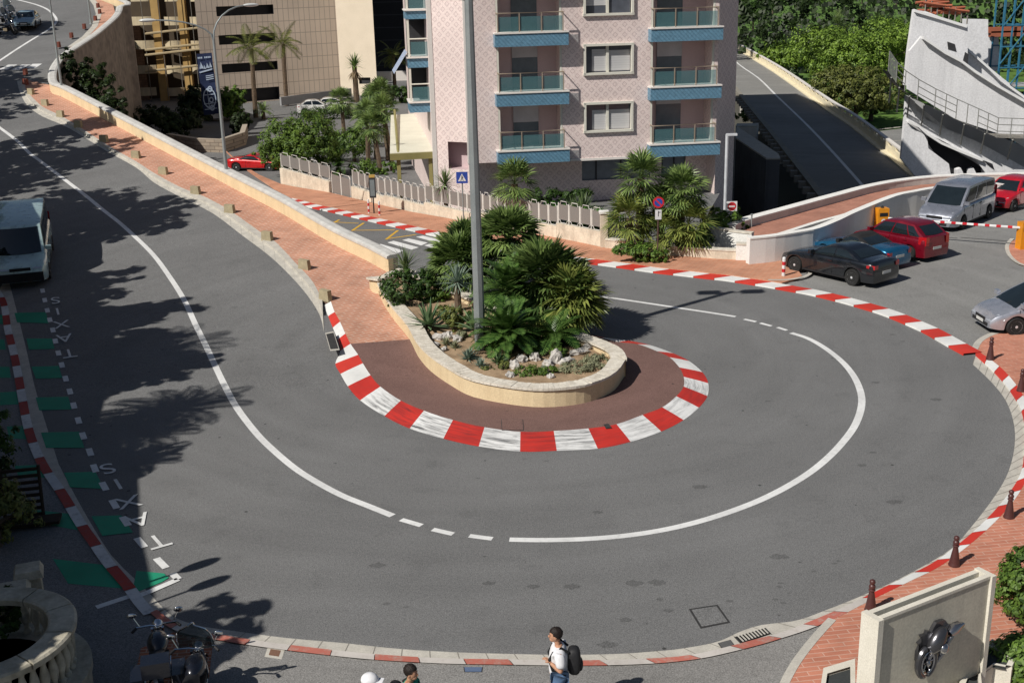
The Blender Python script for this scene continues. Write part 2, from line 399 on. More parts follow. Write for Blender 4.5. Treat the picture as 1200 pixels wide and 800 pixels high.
def kerb_blocks(inner, outer, block, mats, start, h, z0=0.0, fade=None, label=None, hf=None, gap=.012):
    n = max(2, int(sum((b-a).length for a, b in zip(inner, inner[1:]))/(block/4))); n -= n % 4; n += 1
    A, B = evenly(inner, n), evenly(outer, n); bm = bmesh.new(); uvl = bm.loops.layers.uv.new('UVMap'); hf = hf or H0
    u = 0
    for i in range(n-1):
        k = (i//4) % 2; mi = (k+start) % 2
        if fade: mi = fade(A[i], i//4, mi)
        a0, a1, b0, b1 = A[i].copy(), A[i+1].copy(), B[i].copy(), B[i+1].copy()
        if i % 4 == 3 and gap: a1 = a1.lerp(a0, .07); b1 = b1.lerp(b0, .07)
        za0, za1 = hf(a0.x, a0.y)+z0, hf(a1.x, a1.y)+z0
        V = [(a0.x, a0.y, za0), (a1.x, a1.y, za1), (a1.x, a1.y, za1+h), (a0.x, a0.y, za0+h)]
        T = [(a0.x, a0.y, za0+h), (a1.x, a1.y, za1+h), (b1.x, b1.y, za1+h+.004), (b0.x, b0.y, za0+h+.004)]
        du = (A[i+1]-A[i]).length; w = (b0-a0).length
        for Q, v0, v1 in ((V, -h, 0), (T, 0, w)):
            f = poly(bm, Q, mi)
            for l, (uu, vv) in zip(f.loops, ((u, v0), (u+du, v0), (u+du, v1), (u, v1))): l[uvl].uv = (uu, vv)
        u += du
    bmesh.ops.recalc_face_normals(bm, faces=bm.faces)
    for f in bm.faces:
        if abs(f.normal.z) > .5 and f.normal.z < 0: f.normal_flip()
    return obj('painted_kerb', bm, mats, None)
# outer kerb: bright on the right, worn and flush along the bottom
def fd(p, k, mi):
    if 13.2 > p.x > 7.6 or p.x > 13: return mi
    rnd = (k*7919) % 10
    return mi if (p.x > 5 and rnd < 5) else 2+mi
k = kerb_blocks(ki, ko, .82, [M_redp, M_whk, M_redf, M_whf], 0, .05, fade=fd, hf=lambda x, y: .004)
tag(k, 'red and white kerb round the outside of the wide bend, faded along the near side', 'kerb')
off = lambda P, w: [p+Vector((-(P[min(i+1, len(P)-1)]-P[max(i-1, 0)]).y, (P[min(i+1, len(P)-1)]-P[max(i-1, 0)]).x, 0)).normalized()*w for i, p in enumerate(P)]
lk2 = lk_c[::-1]
k = kerb_blocks(off(lk2, -.11), off(lk2, .13), 1.2, [paint('shade_dulled_red_kerb', (.38, .04, .03), .5), paint('worn_white_kerb', (.68, .68, .68), .5)], 1, .02, hf=lambda x, y: U(y)+.014); tag(k, 'narrow red and white kerb in the shade beside the green taxi bay stripes', 'kerb')  # shade is put into this darker red; the wear is real

# far kerb of the lower road, from the yellow wall to the car park
fk_c = [(330,233),(352.5,238.6),(366,242.5),(390,247.6),(420,254.5),(450,261.5),(480,268.2),(520,277.5),(560,285.5),(600,293),(650,301.5),(692,307.5),(730,312.5),(772,318.5),(800,321.5),(830,325),(850,327),(877,331),(905,335.5),(927,339.5),(950,343.5),(972,348.5),(994,354),(1014,359.7),(1035,366),(1054,373),(1073,381),(1091,389),(1109,399),(1125,408),(1140,416)]
fk = spline([at(x, y, HL) for x, y in fk_c], 4)
fkn, fkf = off(fk, -.32), off(fk, .32)
k = kerb_blocks(fkn, fkf, .86, [M_redp, M_whk], 0, .07, hf=lambda x, y: Lz(x, y)+.004); tag(k, 'long red and white kerb on the far side of the lower road, running to the car park', 'kerb')

# inner kerb of the island, surveyed block by block: (road edge, island edge)
IK = [((379.5,358),(388,357)),((384.5,370.5),(392.5,369.5)),((390,384),(398.7,381)),((395.7,398),(405,395)),((399,411),(411,407)),((393,426),(420,420)),((399,438),(425.5,430)),((407.5,452.5),(434.5,444)),((422,469),(446,457.5)),((450.5,487.5),(470,474)),((480,502),(497,486)),((519.5,514),(531,497)),((561,523),(568,505.5)),((609.5,529),(610,511)),((652.5,528),(649,510)),((700.5,525.5),(689.5,507)),((739,517.5),(722.5,502)),((775,505.5),(753,491)),((801,492),(776,482)),((819,477.5),(792.5,469)),((829,464),(801,457.5)),((830,449),(801,446)),((823,436),(796,435)),((807.5,423),(784.5,423)),((789,414),(770,416)),((762.5,404.5),(747,407.5)),((736,399),(725,405)),((712,396),(704,400)),((688,392),(682,396))]
io = [at(*a, gz) for a, b in IK]; ii = [at(*b, gz) for a, b in IK]
bm = bmesh.new(); uvl = bm.loops.layers.uv.new('UVMap'); SO, SI = spline(io, 4), spline(ii, 4); u = 0
for i in range(len(IK)-1):
    mi = 1 if i % 2 == 0 else 0
    sc = 2 if 7 <= i <= 21 else 0
    for j in range(4):
        a, b, c, d = SO[i*4+j], SO[i*4+j+1], SI[i*4+j+1], SI[i*4+j]
        du = (b-a).length; w = (d-a).length
        hz = lambda p, h: Vector((p.x, p.y, gz(p.x, p.y)+h))
        md, mc = a.lerp(d, .35), b.lerp(c, .35)
        for Q, v0, v1 in (((hz(a, .004), hz(b, .004), hz(mc, .055), hz(md, .055)), 0, w*.35), ((hz(md, .055), hz(mc, .055), hz(c, .13), hz(d, .13)), w*.35, w)):
            f = poly(bm, Q, mi+sc)
            for l, (uu, vv) in zip(f.loops, ((u, v0), (u+du, v0), (u+du, v1), (u, v1))): l[uvl].uv = (uu, vv)
            if f.normal.z < 0: f.normal_flip()
        u += du
tag(obj('painted_kerb', bm, [M_redp, M_whk, M_red_s, M_wh_s]), 'wide red and white kerb with tyre marks round the planted island', 'kerb')

# planter outline: base points in front, top edge points behind
PB = [(442,336),(443,341),(450,357),(462,375),(480,397.5),(490,417.5),(505,435),(530,452.5),(555,465),(600,474),(637,477),(675,474),(700,467.5),(720,457),(731,442)]
gz1 = lambda x, y: gz(x, y)+.13
pb = [at(x, y, gz1) for x, y in PB]; pz = [gz(p.x, p.y)+.13+.57*min(1, .72+i*.05) for i, p in enumerate(pb)]
for x, y, z in [(733,420,.70),(727,409,.70),(712,401,.70),(690,393,.70),(650,381,.72),(600,364,.78),(545,341,.92),(500,323,1.0),(474,314,1.0),(456,318.5,1.0),(446,324,1.0)]:
    q = at(x, y, z); pb.append(Vector((q.x, q.y, 0))); pz.append(z)
# island apron and brick sidewalk
apr = [at(x, y, gz) for x, y in [(411,407)]]
outl = [(p.x, p.y) for p in SI[16:]]
back = [(p.x, p.y) for p in reversed(pb[4:18])]
slab('island_pavement', outl+back, gz, .13, M_apron, kind='structure', grid=1.5)
band_in = [(27.5,95),(29,100),(32.5,110),(50,127.5),(67.5,136),(87.5,147.5),(130,175),(160,192),(180,205),(210,221.5),(240,233.5),(270,250),(306,275.5),(324,287.5),(348,313),(366,332.5),(378,355)]
band_out = [(20,95),(21,100),(24,110),(32,124),(50,137),(80,150),(125,177.5),(160,197),(180,214),(210,230.5),(249,250),(285,277),(315,299.5),(339,322),(360,346),(375,370),(379.5,389.5)]
bi = spline([at(x, y, HU) for x, y in band_in], 3)
bo = spline([at(x, y, HU) for x, y in band_out], 3)
ksi = [(p.x, p.y) for p in SI[:17]]
wl = [(p.x+.1, p.y) for p in wall_lo]
slab('sidewalk', [(p.x, p.y) for p in bi]+ksi+[(p.x, p.y) for p in (pb[4], pb[3], pb[2], pb[1], pb[0])]+wl+[(wall_hi[0].x, wall_hi[0].y), (wall_hi[1].x, wall_hi[1].y)], HU, .126, M_brick, kind='structure', grid=1.5, skirt=.1)
bm = bmesh.new(); A, B = evenly(bo, 110), evenly(bi, 110)
for i in range(109):
    a, b, c, d = A[i], A[i+1], B[i+1], B[i]
    h = lambda p, q: Vector((p.x, p.y, U(p.y)+q))
    g_ = .04 if i % 3 == 0 else 0
    e, f_ = a.lerp(d, .55), b.lerp(c, .55)
    poly(bm, [h(a.lerp(b, g_), .012), h(b, .012), h(f_, .03), h(e.lerp(f_, g_), .03)]); poly(bm, [h(e, .03), h(f_, .03), h(f_, .13), h(e, .13)]); poly(bm, [h(e, .13), h(f_, .13), h(c, .13), h(d, .13)])
bmesh.ops.recalc_face_normals(bm, faces=bm.faces)
tag(obj('kerb', bm, M_conc), 'pale concrete kerb along the brick sidewalk of the upper road', 'kerb')
# upper pavement beyond the crossing
up2 = [(83,57),(100,45),(111,33),(116,18),(113,8),(104,-4)]; up2w = [at(x, y, lambda a, b: U(b)) for x, y in up2]
slab('sidewalk', [(p.x, p.y) for p in up2w]+[(p.x-.2, p.y) for p in reversed(wall_hi[3:])], HU, .12, M_brick, kind='structure', grid=2)
bm = bmesh.new(); strip(bm, up2w, .5, HU, .13); tag(obj('kerb', bm, M_conc), 'pale kerb at the top of the upper road beside the second pavement', 'kerb')

# right-hand brick pavement inside the outer kerb
w1 = [(p.x, p.y) for p in ko if p.x > at(978, 726, 0).x and p.y > at(978, 730, 0).y-.01]
s2 = G([(975,728),(960,744),(945,762),(930,783),(917,808),(905,840)])
slab('sidewalk', w1+[(p.x, p.y) for p in s2]+[(20, 14), (32, 20), (32, 36)]+[(p.x, p.y) for p in G([(1230,389),(1200,390),(1175,391),(1160,395),(1148,403)])], H0, .055, M_brickR, kind='structure', grid=0, skirt=.06)
bm = bmesh.new(); strip(bm, spline(s2, 4), .16, H0, .062)
strip(bm, spline(G([(1250,387),(1200,389),(1175,390.5),(1160,394),(1147,402),(1141,413)]), 4), .2, H0, .062)
tag(obj('pavement_edging', bm, M_conc), kind='structure')
# grey pavement along the near side
slab('pavement', [(p.x, p.y) for p in G([(967,731),(917,749),(833,771),(767,779),(720,781.5),(600,781),(487,778),(420,773.5),(333,763.5),(277,756),(250,752)])]+[(-5.5, 18), (-8, 8), (14, 8), (14, 18)]+[(p.x, p.y) for p in G([(917,806),(945,761)])], H0, .03, M_pave, kind='structure', grid=0)
slab('pavement', [(p.x, p.y) for p in lk_c]+[(p.x, p.y) for p in G([(205,742),(238,750),(277,757),(300,790),(310,830)])]+[(-7, 10), (-40, 10), (-40, 48)], HU, .009, asphalt('left_pavement', .20), kind='structure', grid=1.5)
slab('brick_apron', [(p.x, p.y) for p in G([(203,741),(238,750),(268,757),(290,775),(312,802),(330,830),(150,830),(165,760)])], H0, .012, brickmat('near_brick', (.45, .17, .09), (.36, .13, .07), (.5, .36, .28), .3, .11, R(-5), .012), kind='structure', grid=0)
bm = bmesh.new(); strip(bm, G([(262,754),(290,774),(312,799),(332,828)]), .16, H0, .02); tag(obj('pavement_edging', bm, M_conc), kind='structure')
# car park surface
slab('car_park', [(p.x, p.y) for p in fkf if p.x > at(920, 338, 0).x]+[(p.x, p.y) for p in G([(1143,411),(1160,392),(1200,388.5)])]+[(32, 36), (45, 45), (60, wA[-1].y-1.4)]+[(p.x, p.y) for p in G([(1200,216+20),(1098,246),(1060,256),(1032,267),(1000,283),(965,297),(925,312)])], H0, .004, M_park, kind='structure', grid=0)
# lower pavement in front of the garden wall
gw_px = [(303,206),(328.5,217),(345,220.5),(387,227.5),(411,233.5),(450,243),(480,250),(520,257),(560,265),(600,271.5),(650,280),(705,292),(755,299),(802,303),(860,307),(882,307.5),(924,305)]
gw = [at(x, y, HL) for x, y in gw_px]
slab('sidewalk', [(p.x, p.y) for p in fkf if p.x < at(921, 338, 0).x]+[(p.x, p.y) for p in G([(940,326)])]+[(p.x, p.y) for p in reversed(gw)]+[(-24, 100)], Lz, .10, M_brickL, kind='structure', grid=1.5, skirt=.08)
bm = bmesh.new(); strip(bm, spline(G([(900,331),(925,330.5),(945,326),(948,320),(930,308)]), 4), .16, H0, .11); tag(obj('kerb', bm, M_conc), 'short pale kerb at the corner of the lower pavement under the black car', 'kerb')

# ------------------------------------------------------------------ road markings
def mark(name, lines, width, mat, hf=gz, z=.004, **k):
    bm = bmesh.new()
    for l in lines: strip(bm, l, width, hf, z)
    return tag(obj(name, bm, mat), kind='structure')
cl = [(-30,128),(0,150),(20,165),(35,180),(47.5,189),(75,210),(100,229),(120,245.5),(140,261),(160,279),(180,299),(197.5,322.5),(215,350),(229,380),(240,402.5),(251,426),(262.5,450),(277.5,477.5),(300,507),(320,527),(345,548),(370,564),(400,580),(430,592),(460,604)]
mark('centre_line', [spline([at(x, y, gz) for x, y in cl], 4)], .2, M_white)
mark('centre_line', [G([(470,608.5),(494,615.5)]), G([(507,620),(531,625.5)]), G([(550,627.5),(577,631)])], .17, M_white)
cr = [(597,632),(640,632.5),(690,631),(740,626.5),(790,618),(840,604.5),(890,586),(930,565.5),(960,545),(985,521),(1003,496),(1010,470),(1004,447),(990,427),(970,410),(948,397),(927,390)]
mark('centre_line', [spline([at(x, y, 0) for x, y in cr], 5)], .2, M_white)
mark('centre_line', [G([(911,383.5),(922,387)]), G([(891,378.5),(904,382)]), G([(872,374),(886,377)]), ], .15, M_white)
mark('centre_line', [spline([at(x, y, gz) for x, y in [(862,371),(830,366),(780,358.5),(730,351),(686,344.5),(640,336),(600,328)]], 4)], .17, M_white)
mark('lane_line', [spline([at(x, y, HU) for x, y in [(-10,77),(0,71),(18,59),(37,47),(52,38),(62,31),(66,25),(64,19),(55,11),(40,5),(20,0)]], 4)], .22, M_white, HU)
mark('crossing_stripes', [[at(3,82,HU), at(15,76,HU)], [at(18,82,HU), at(31,76,HU)], [at(36,80,HU), at(44,75,HU)]], .7, M_white, HU)
# crosswalk and yellow hatch on the lower road
bm = bmesh.new()
for q in [[(165,590),(185,584),(292,615),(262,628)],[(215,577),(245,569),(363,600),(330,611)],[(285,566),(315,558),(405,578),(375,591)],[(350,551),(382,545),(490,571),(470,584)],[(388,591),(412,584),(470,596),(420,600)]]:
    P_ = [at(400+x/4, 140+y/4, HL) for x, y in q]; poly(bm, [(p.x, p.y, Lz(p.x, p.y)+.005) for p in P_])
tag(obj('crosswalk', bm, M_white), kind='structure')
mark('yellow_hatching', [[at(400+x/4, 140+y/4, HL) for x, y in q] for q in [[(50,522),(105,485)],[(210,563),(265,520)],[(60,520),(250,518)],[(210,560),(350,540)],[(-100,478),(80,487)],[(-60,500),(-10,470)]]], .13, M_yel, Lz)
# taxi bay
dsh = [(50,341),(52.5,352),(55.5,364),(58.5,375),(62,387),(65,400),(68.5,414),(72.5,428),(77,444),(82,459),(86.5,475.5),(92,493),(97.5,511),(105.5,530),(111,549),(122,570),(134,591),(147,611),(165,636),(189,660)]
bm = bmesh.new(); D = G(dsh)
for i, p in enumerate(D):
    d = (D[min(i+1, len(D)-1)]-D[max(i-1, 0)]).normalized(); strip(bm, [p-d*.28, p+d*.28], .16, HU, .016)
for q in ([(202,672),(209,679)], [(209,679),(172,695)], [(172,695),(158,700)], [(113,712),(152,699)]): strip(bm, G(q), .16, HU, .018)
tag(obj('bay_line', bm, M_white), kind='structure')
bm = bmesh.new()
for q in ([(17,367),(54,366),(57,379),(20,378)], [(31,397),(61,397),(64,409),(34,410)], [(37,430),(69,429),(73,443),(42,444)], [(42,466),(80,465),(84,480),(46,481)], [(48,507),(93,506),(99,525),(54,525)], [(75,554),(112,553),(122,573),(82,571)], [(107,605),(142,604),(156,624),(120,628)], [(160,669),(192,672),(198,677),(190,682),(163,693),(156,689)],
          [(-10,369),(4,369),(5,380),(-10,380)], [(-10,398),(5,398),(7,410),(-10,410)], [(-10,430),(11,430),(13,443),(-10,443)], [(0,460),(19,459),(22,474),(0,475)], [(8,500),(28,499),(33,515),(11,514)], [(17,546),(48,545),(58,560),(22,559)], [(37,597),(80,602),(94,622),(40,612)], [(62,655),(121,662),(147,690),(80,684)]):
    P_ = G(q); poly(bm, [(p.x, p.y, U(p.y)+.0135) for p in P_])
for f in bm.faces:
    f.normal_update()
    if f.normal.z < 0: f.normal_flip()
tag(obj('green_bay_stripes', bm, M_green), kind='structure')
def text_mesh(s, size=1.0, ext=0.0, align='CENTER'):
    cu = bpy.data.curves.new('writing', 'FONT'); cu.body = s; cu.size = size; cu.extrude = ext; cu.align_x = align; cu.align_y = 'CENTER'
    t = bpy.data.objects.new('writing', cu); C.objects.link(t)
    dg = bpy.context.evaluated_depsgraph_get(); me = bpy.data.meshes.new_from_object(t.evaluated_get(dg))
    bpy.data.objects.remove(t); bpy.data.curves.remove(cu); return me
def text_bm(bm, s, M, size=1.0, mat=0, ext=0.0):
    me = text_mesh(s, size, ext); b2 = bmesh.new(); b2.from_mesh(me); b2.transform(M)
    base = len(bm.verts); vs = [bm.verts.new(v.co) for v in b2.verts]
    for f in b2.faces:
        try: bm.faces.new([vs[v.index] for v in f.verts]).material_index = mat
        except ValueError: pass
    b2.free(); bpy.data.meshes.remove(me)
bm = bmesh.new()
for word, px in (('SIXAT', [(65,352),(67.5,365),(72,380),(75.5,396),(81,414)]), ('SIXAT', [(126,549),(138,567),(150,588),(162,609),(184,634)])):
    P_ = G(px)
    for ch, p, i in zip(word, P_, range(5)):
        q = P_[min(i+1, 4)]-P_[max(i-1, 0)]; ang = math.atan2(q.y, q.x)+R(90)
        text_bm(bm, ch, Matrix.Translation((p.x, p.y, U(p.y)+.022)) @ Matrix.Rotation(ang+R(180), 4, 'Z') @ Matrix.Diagonal((.85, 1.0, 1, 1) if px[0][0] > 100 else (.8, 1.45, 1, 1)), 1.0)
for f in bm.faces:
    f.normal_update()
    if f.normal.z < 0: f.normal_flip()
tag(obj('taxi_lettering', bm, M_white), kind='structure')
# oil stains and smudges on the asphalt
bm = bmesh.new(); random.seed(9)
for px, py, s in [(625,687,.22),(670,687,.28),(743,683,.3),(770,682,.3),(773,702,.12),(783,715,.16),(855,704,.12),(712,755,.3),(913,652,.32),(915,683,.1),(913,687,.1),(908,702,.1),(918,706,.1),(953,669,.1),(978,660,.1),(983,657,.1),(733,726,.2),(442,662,.3),(453,707,.13),(476,711,.1),(573,683,.22),(1097,468,.28),(1026,448,.2),(1046,392,.16),(1058,400,.14),(1048,588,.3),(1023,530,.16),(1010,545,.2),(640,540,.1),(820,570,.3),(700,600,.2),(560,560,.1),(330,400,.1),(275,360,.2),(900,470,.14),(860,430,.1)]:
    s *= .8; p = at(px, py, gz); k = 22; poly(bm, [(p.x+s*math.cos(2*math.pi*i/k)*(.75+.5*noise.noise(Vector((px, i*.9, 0)))+random.uniform(-.1, .1)), p.y+s*.6*math.sin(2*math.pi*i/k)*(.75+.5*noise.noise(Vector((px, i*.9, 0)))+random.uniform(-.1, .1)), gz(p.x, p.y)+.004) for i in range(k)])
tag(obj('oil_stains', bm, asphalt('stained_asphalt', .118)), kind='structure')
# covers and drains in the road
def quad_px(q, z=.006): return [(p.x, p.y, p.z) for p in atl(q, z)]
M_iron = dirt('cast_iron', (.05, .05, .05), (.09, .085, .08), 6, metal=.3, rough=.6)
def cover(name, q, z, rimm, inner, label, shrink=.88, grates=0):
    c = empty(name, at(sum(a for a, b in q)/4, sum(b for a, b in q)/4, z), label=label, cat='drain' if grates else 'manhole cover')
    o = Vector(c.location); P_ = [Vector(p)-o for p in quad_px(q, z+.004)]
    b = bmesh.new(); poly(b, P_); obj('frame', b, rimm, c)
    Q_ = [p*shrink+Vector((0, 0, .004)) for p in P_]; b = bmesh.new(); poly(b, Q_); obj('lid', b, inner, c)
    if grates:
        b = bmesh.new()
        for i in range(grates):
            t = (i+.5)/grates; e0 = Q_[0].lerp(Q_[1], t); e1 = Q_[3].lerp(Q_[2], t); d = (Q_[1]-Q_[0])/grates*.25
            poly(b, [e0-d+Vector((0, 0, .02)), e0+d+Vector((0, 0, .02)), e1+d+Vector((0, 0, .02)), e1-d+Vector((0, 0, .02))])
        obj('grating', b, M_conc, c)
    return c
cover('manhole_cover', [(807,713),(841,708),(856,729),(821,736)], 0, M_iron, M_road, 'rectangular manhole cover with black frame in the road near the drain', .86)
cover('manhole_cover', [(587,491),(613,491),(614,504),(588,504)], .13, M_iron, M_apron, 'faint square cover set in the red apron of the island', .94)
cover('drain_grate', [(860,746),(897,735),(904,742),(868,754)], .01, M_iron, dirt('pit', (.01, .01, .01)), 'slotted drain grate in the gutter at the near side of the bend', .9, 9)
cover('manhole_cover', [(841,753),(856,749),(862,757),(847,761)], .01, M_iron, dirt('plate', (.12, .12, .12)), 'small dark plate beside the slotted drain', .9)
cover('drain_grate', [(381,390),(391,388),(398,410),(387,411)], .3, M_conc, M_iron, 'dark drain plate beside the narrow end of the island kerb', .85)
cover('manhole_cover', [(707,497),(713,496),(717,501),(710,502)], .13, M_iron, M_iron, 'tiny black plate near the inner edge of the island kerb', .85)
cover('manhole_cover', [(543,781),(566,781),(565,787),(544,787)], .03, M_iron, dirt('blue_plate', (.12, .17, .28)), 'bluish rectangular plate in the near pavement behind the kerb', .9)
cover('manhole_cover', [(314,757),(334,760),(330,772),(310,769)], .03, M_conc, dirt('rust_plate', (.22, .12, .08)), 'small rusty cover in pale frame in the near pavement', .6)
for q in ([(1060,275.5),(1122,279)], [(1126,278),(1190,283)]):
    pass
bm = bmesh.new(); strip(bm, G([(1098,277.5),(1122,279.5)]), .07, H0, .012); strip(bm, G([(1126,278.5),(1190,283.5)]), .07, H0, .012)
tag(obj('sensor_line', bm, M_iron), kind='structure')
# ------------------------------------------------------------------ yellow wall, planter, white walls
M_yw = dirt('yellow_render', (.74, .60, .385), (.60, .47, .29), 1.2, amt=.6, fine=25, streak=.6)
M_cap = dirt('grey_coping', (.62, .61, .58), (.44, .43, .41), 2.5, fine=20, amt=.8)
M_stone = dirt('retaining_stone', (.34, .28, .23), (.17, .14, .115), 1.5, fine=6, amt=.9, bump=.6)
M_ww = dirt('white_wall', (.84, .83, .80), (.72, .70, .66), .9, amt=.5, streak=.25, fine=15)
M_ows = dirt('cream_wall', (.74, .66, .53), (.50, .43, .34), 1.6, amt=.8, streak=.5, fine=12)
def nrm(P, i):
    d = Vector((P[min(i+1, len(P)-1)].x-P[max(i-1, 0)].x, P[min(i+1, len(P)-1)].y-P[max(i-1, 0)].y, 0)).normalized(); return Vector((d.y, -d.x, 0))
def sweep(bm, P, prof, hf, mat=0, closed=False):
    """prof: list of (offset along the outward normal, z or callable)"""
    rows = []
    for i, p in enumerate(P):
        n = nrm(P, i)
        rows.append([bm.verts.new((p.x+n.x*o, p.y+n.y*o, (z(p.x, p.y) if callable(z) else hf(p.x, p.y)+z))) for o, z in prof])
    m = len(prof)
    for i in range(len(P)-1):
        for k in range(m): bm.faces.new((rows[i][k], rows[i+1][k], rows[i+1][(k+1) % m], rows[i][(k+1) % m])).material_index = mat
    for r in (rows[0], rows[-1]): bm.faces.new(r).material_index = mat
WL = [Vector((p[0], p[1], 0)) for p in wall_xy]; WL = WL+[Vector((WL[-1].x-22, WL[-1].y+30, 0))]
WL = spline(WL, 4)
low = lambda x, y: Lz(x, y)-.3
t = empty('retaining_wall', (WL[0].x, WL[0].y, 0), label='long yellow rendered wall with grey coping between the upper road and the lower road', cat='wall')
o_ = Vector(t.location)
def loc_sweep(name, P, prof, hf, mat, parent, org):
    bm = bmesh.new(); sweep(bm, P, prof, hf); bmesh.ops.recalc_face_normals(bm, faces=bm.faces)
    for v in bm.verts: v.co -= org
    return obj(name, bm, mat, parent)
loc_sweep('rendered_face', WL, [(0, 0), (0, .70), (.22, .70), (.22, 0)], HU, M_yw, t, o_)
loc_sweep('stone_face', WL, [(.225, .69), (.42, .69), (.42, low), (.225, low)], HU, M_stone, t, o_)
loc_sweep('coping', WL, [(-.05, .70), (-.05, .80), (.08, .845), (.38, .845), (.50, .80), (.50, .70)], HU, M_cap, t, o_)

# planter
n = len(pb)
cen = Vector((sum(p.x for p in pb)/n, sum(p.y for p in pb)/n, 0))
PBc = [Vector((p.x, p.y, z)) for p, z in zip(pb, pz)]
PS = spline(PBc, 3, closed=True); n = len(PS)
def inset(i, w):
    a, b = PS[(i-1) % n], PS[(i+1) % n]; d = (b-a); d.z = 0; d.normalize(); nn = Vector((-d.y, d.x, 0))
    return PS[i]+nn*w
area = sum(PS[i].x*PS[(i+1) % n].y-PS[(i+1) % n].x*PS[i].y for i in range(n)); sg = 1 if area > 0 else -1
t = empty('planter', (cen.x, cen.y, 0), label='raised kidney-shaped planter with cream wall and pale stone coping in the hairpin', cat='planter'); o_ = Vector(t.location)
bm = bmesh.new(); o1 = []; 
rows = []
for i in range(n):
    p = PS[i]; g = min(gz(p.x, p.y), p.z-.55) ; g = -.3
    row = [Vector((p.x, p.y, g)), Vector((p.x, p.y, p.z-.07))]
    q = inset(i, sg*.3); row += [Vector((q.x, q.y, p.z-.07)), Vector((q.x, q.y, g))]
    rows.append([bm.verts.new(v-o_) for v in row])
for i in range(n):
    for k in range(3): bm.faces.new((rows[i][k], rows[(i+1) % n][k], rows[(i+1) % n][k+1], rows[i][k+1]))
bmesh.ops.recalc_face_normals(bm, faces=bm.faces); obj('wall', bm, M_yw, t)
M_cop = dirt('stone_coping', (.74, .69, .60), (.52, .47, .39), 4, amt=.9, fine=14, bump=.5)
bm = bmesh.new(); random.seed(3)
for i in range(n):
    j = (i+1) % n; a, b = PS[i], PS[j]; dz = random.uniform(-.006, .006)
    for s0, s1 in ((0, .485), (.5, .985)):
        A0, B0 = a.lerp(b, s0), a.lerp(b, s1); ia, ib = inset(i, sg*.42), inset(j, sg*.42); A1, B1 = ia.lerp(ib, s0), ia.lerp(ib, s1)
        oa, ob = inset(i, -sg*.05), inset(j, -sg*.05); A0, B0 = oa.lerp(ob, s0), oa.lerp(ob, s1)
        q = [A0, B0, B1, A1]; lo = [bm.verts.new(v+Vector((0, 0, -.07))-o_) for v in q]; hi = [bm.verts.new(v+Vector((0, 0, dz+random.uniform(-.008, .008)))-o_) for v in q]
        bm.faces.new(hi)
        for k in range(4): bm.faces.new((lo[k], lo[(k+1) % 4], hi[(k+1) % 4], hi[k]))
bmesh.ops.recalc_face_normals(bm, faces=bm.faces); obj('coping', bm, M_cop, t)
# soil
def psoil(x, y): # height of the soil inside
    w = sm((y-34)/12); return .42+.5*w*sm((2-x)/6)
inn = [inset(i, sg*.32) for i in range(n)]
so = slab('soil', [(p.x-o_.x, p.y-o_.y) for p in inn], lambda x, y: psoil(x+o_.x, y+o_.y)+.06*noise.noise(Vector((x*1.3, y*1.3, 0)))+.03*noise.noise(Vector((x*5, y*5, 2))), 0, dirt('dry_soil', (.42, .30, .19), (.22, .15, .09), 2.0, fine=18, bump=.8, amt=.9), grid=.35, parent=t)

# white walls by the car park
def wallobj(name, label, P, h, th, base, mat, cat='wall', capm=None, hf=H0):
    t = empty(name, (P[0].x, P[0].y, 0), label=label, cat=cat); o_ = Vector(t.location)
    hh = h if callable(h) else (lambda x, y: h)
    bm = bmesh.new(); sweep(bm, P, [(0, lambda x, y: base), (0, lambda x, y: hh(x, y)-.06), (-th, lambda x, y: hh(x, y)-.06), (-th, lambda x, y: base)], hf); bmesh.ops.recalc_face_normals(bm, faces=bm.faces)
    for v in bm.verts: v.co -= o_
    obj('wall_face', bm, mat, t)
    bm = bmesh.new(); sweep(bm, P, [(.02, lambda x, y: hh(x, y)-.06), (.02, lambda x, y: hh(x, y)), (-th-.02, lambda x, y: hh(x, y)), (-th-.02, lambda x, y: hh(x, y)-.06)], hf); bmesh.ops.recalc_face_normals(bm, faces=bm.faces)
    for v in bm.verts: v.co -= o_
    obj('coping', bm, capm or M_ww, t); return t
M_gwf = dirt('grey_wall_face', (.62, .60, .56), (.46, .44, .41), 1.2, streak=.4, amt=.5)
wallobj('parapet_wall', 'long pale parapet wall curving along the drop behind the brick walkway', spline(wA, 3), 1.1, .45, -10, M_gwf)
wC = spline([at(x, y, 1.2) for x, y in [(879,279),(909,276),(940,271),(960,267),(985,257),(1005,247.5),(1050,229.5),(1075,224),(1098,220),(1140,216.5),(1200,215),(1260,216)]], 3)
wallobj('white_wall', 'bright white curved wall behind the black car and the grey van', wC, 1.2, .3, 0, dirt('white_wall_face', (.82, .81, .79), (.68, .66, .63), 1.0, streak=.3, amt=.5), capm=M_ww)
wB = spline([at(x, y, .85) for x, y in [(913,275),(935,268),(960,260),(990,252),(1020,243),(1055,229)]], 3)
wallobj('ramp_wall', 'thin pale wall between the brick walkway and the ramp behind the white wall', wB, .85, .2, 0, M_gwf)
# brick walkway between
slab('walkway', [(p.x, p.y) for p in wA]+[(p.x, p.y) for p in reversed(spline([at(x, y, .74) for x, y in [(866,276),(890,280),(913,277),(935,270),(960,262),(990,254),(1020,245),(1055,231),(1098,223),(1140,219.5),(1200,218),(1260,219)]], 2))], H0, .74, brickmat('walkway_paving', (.46, .21, .15), (.40, .18, .13), (.44, .27, .2), .3, .15, R(-15), .012), kind='structure', grid=0, skirt=.74)
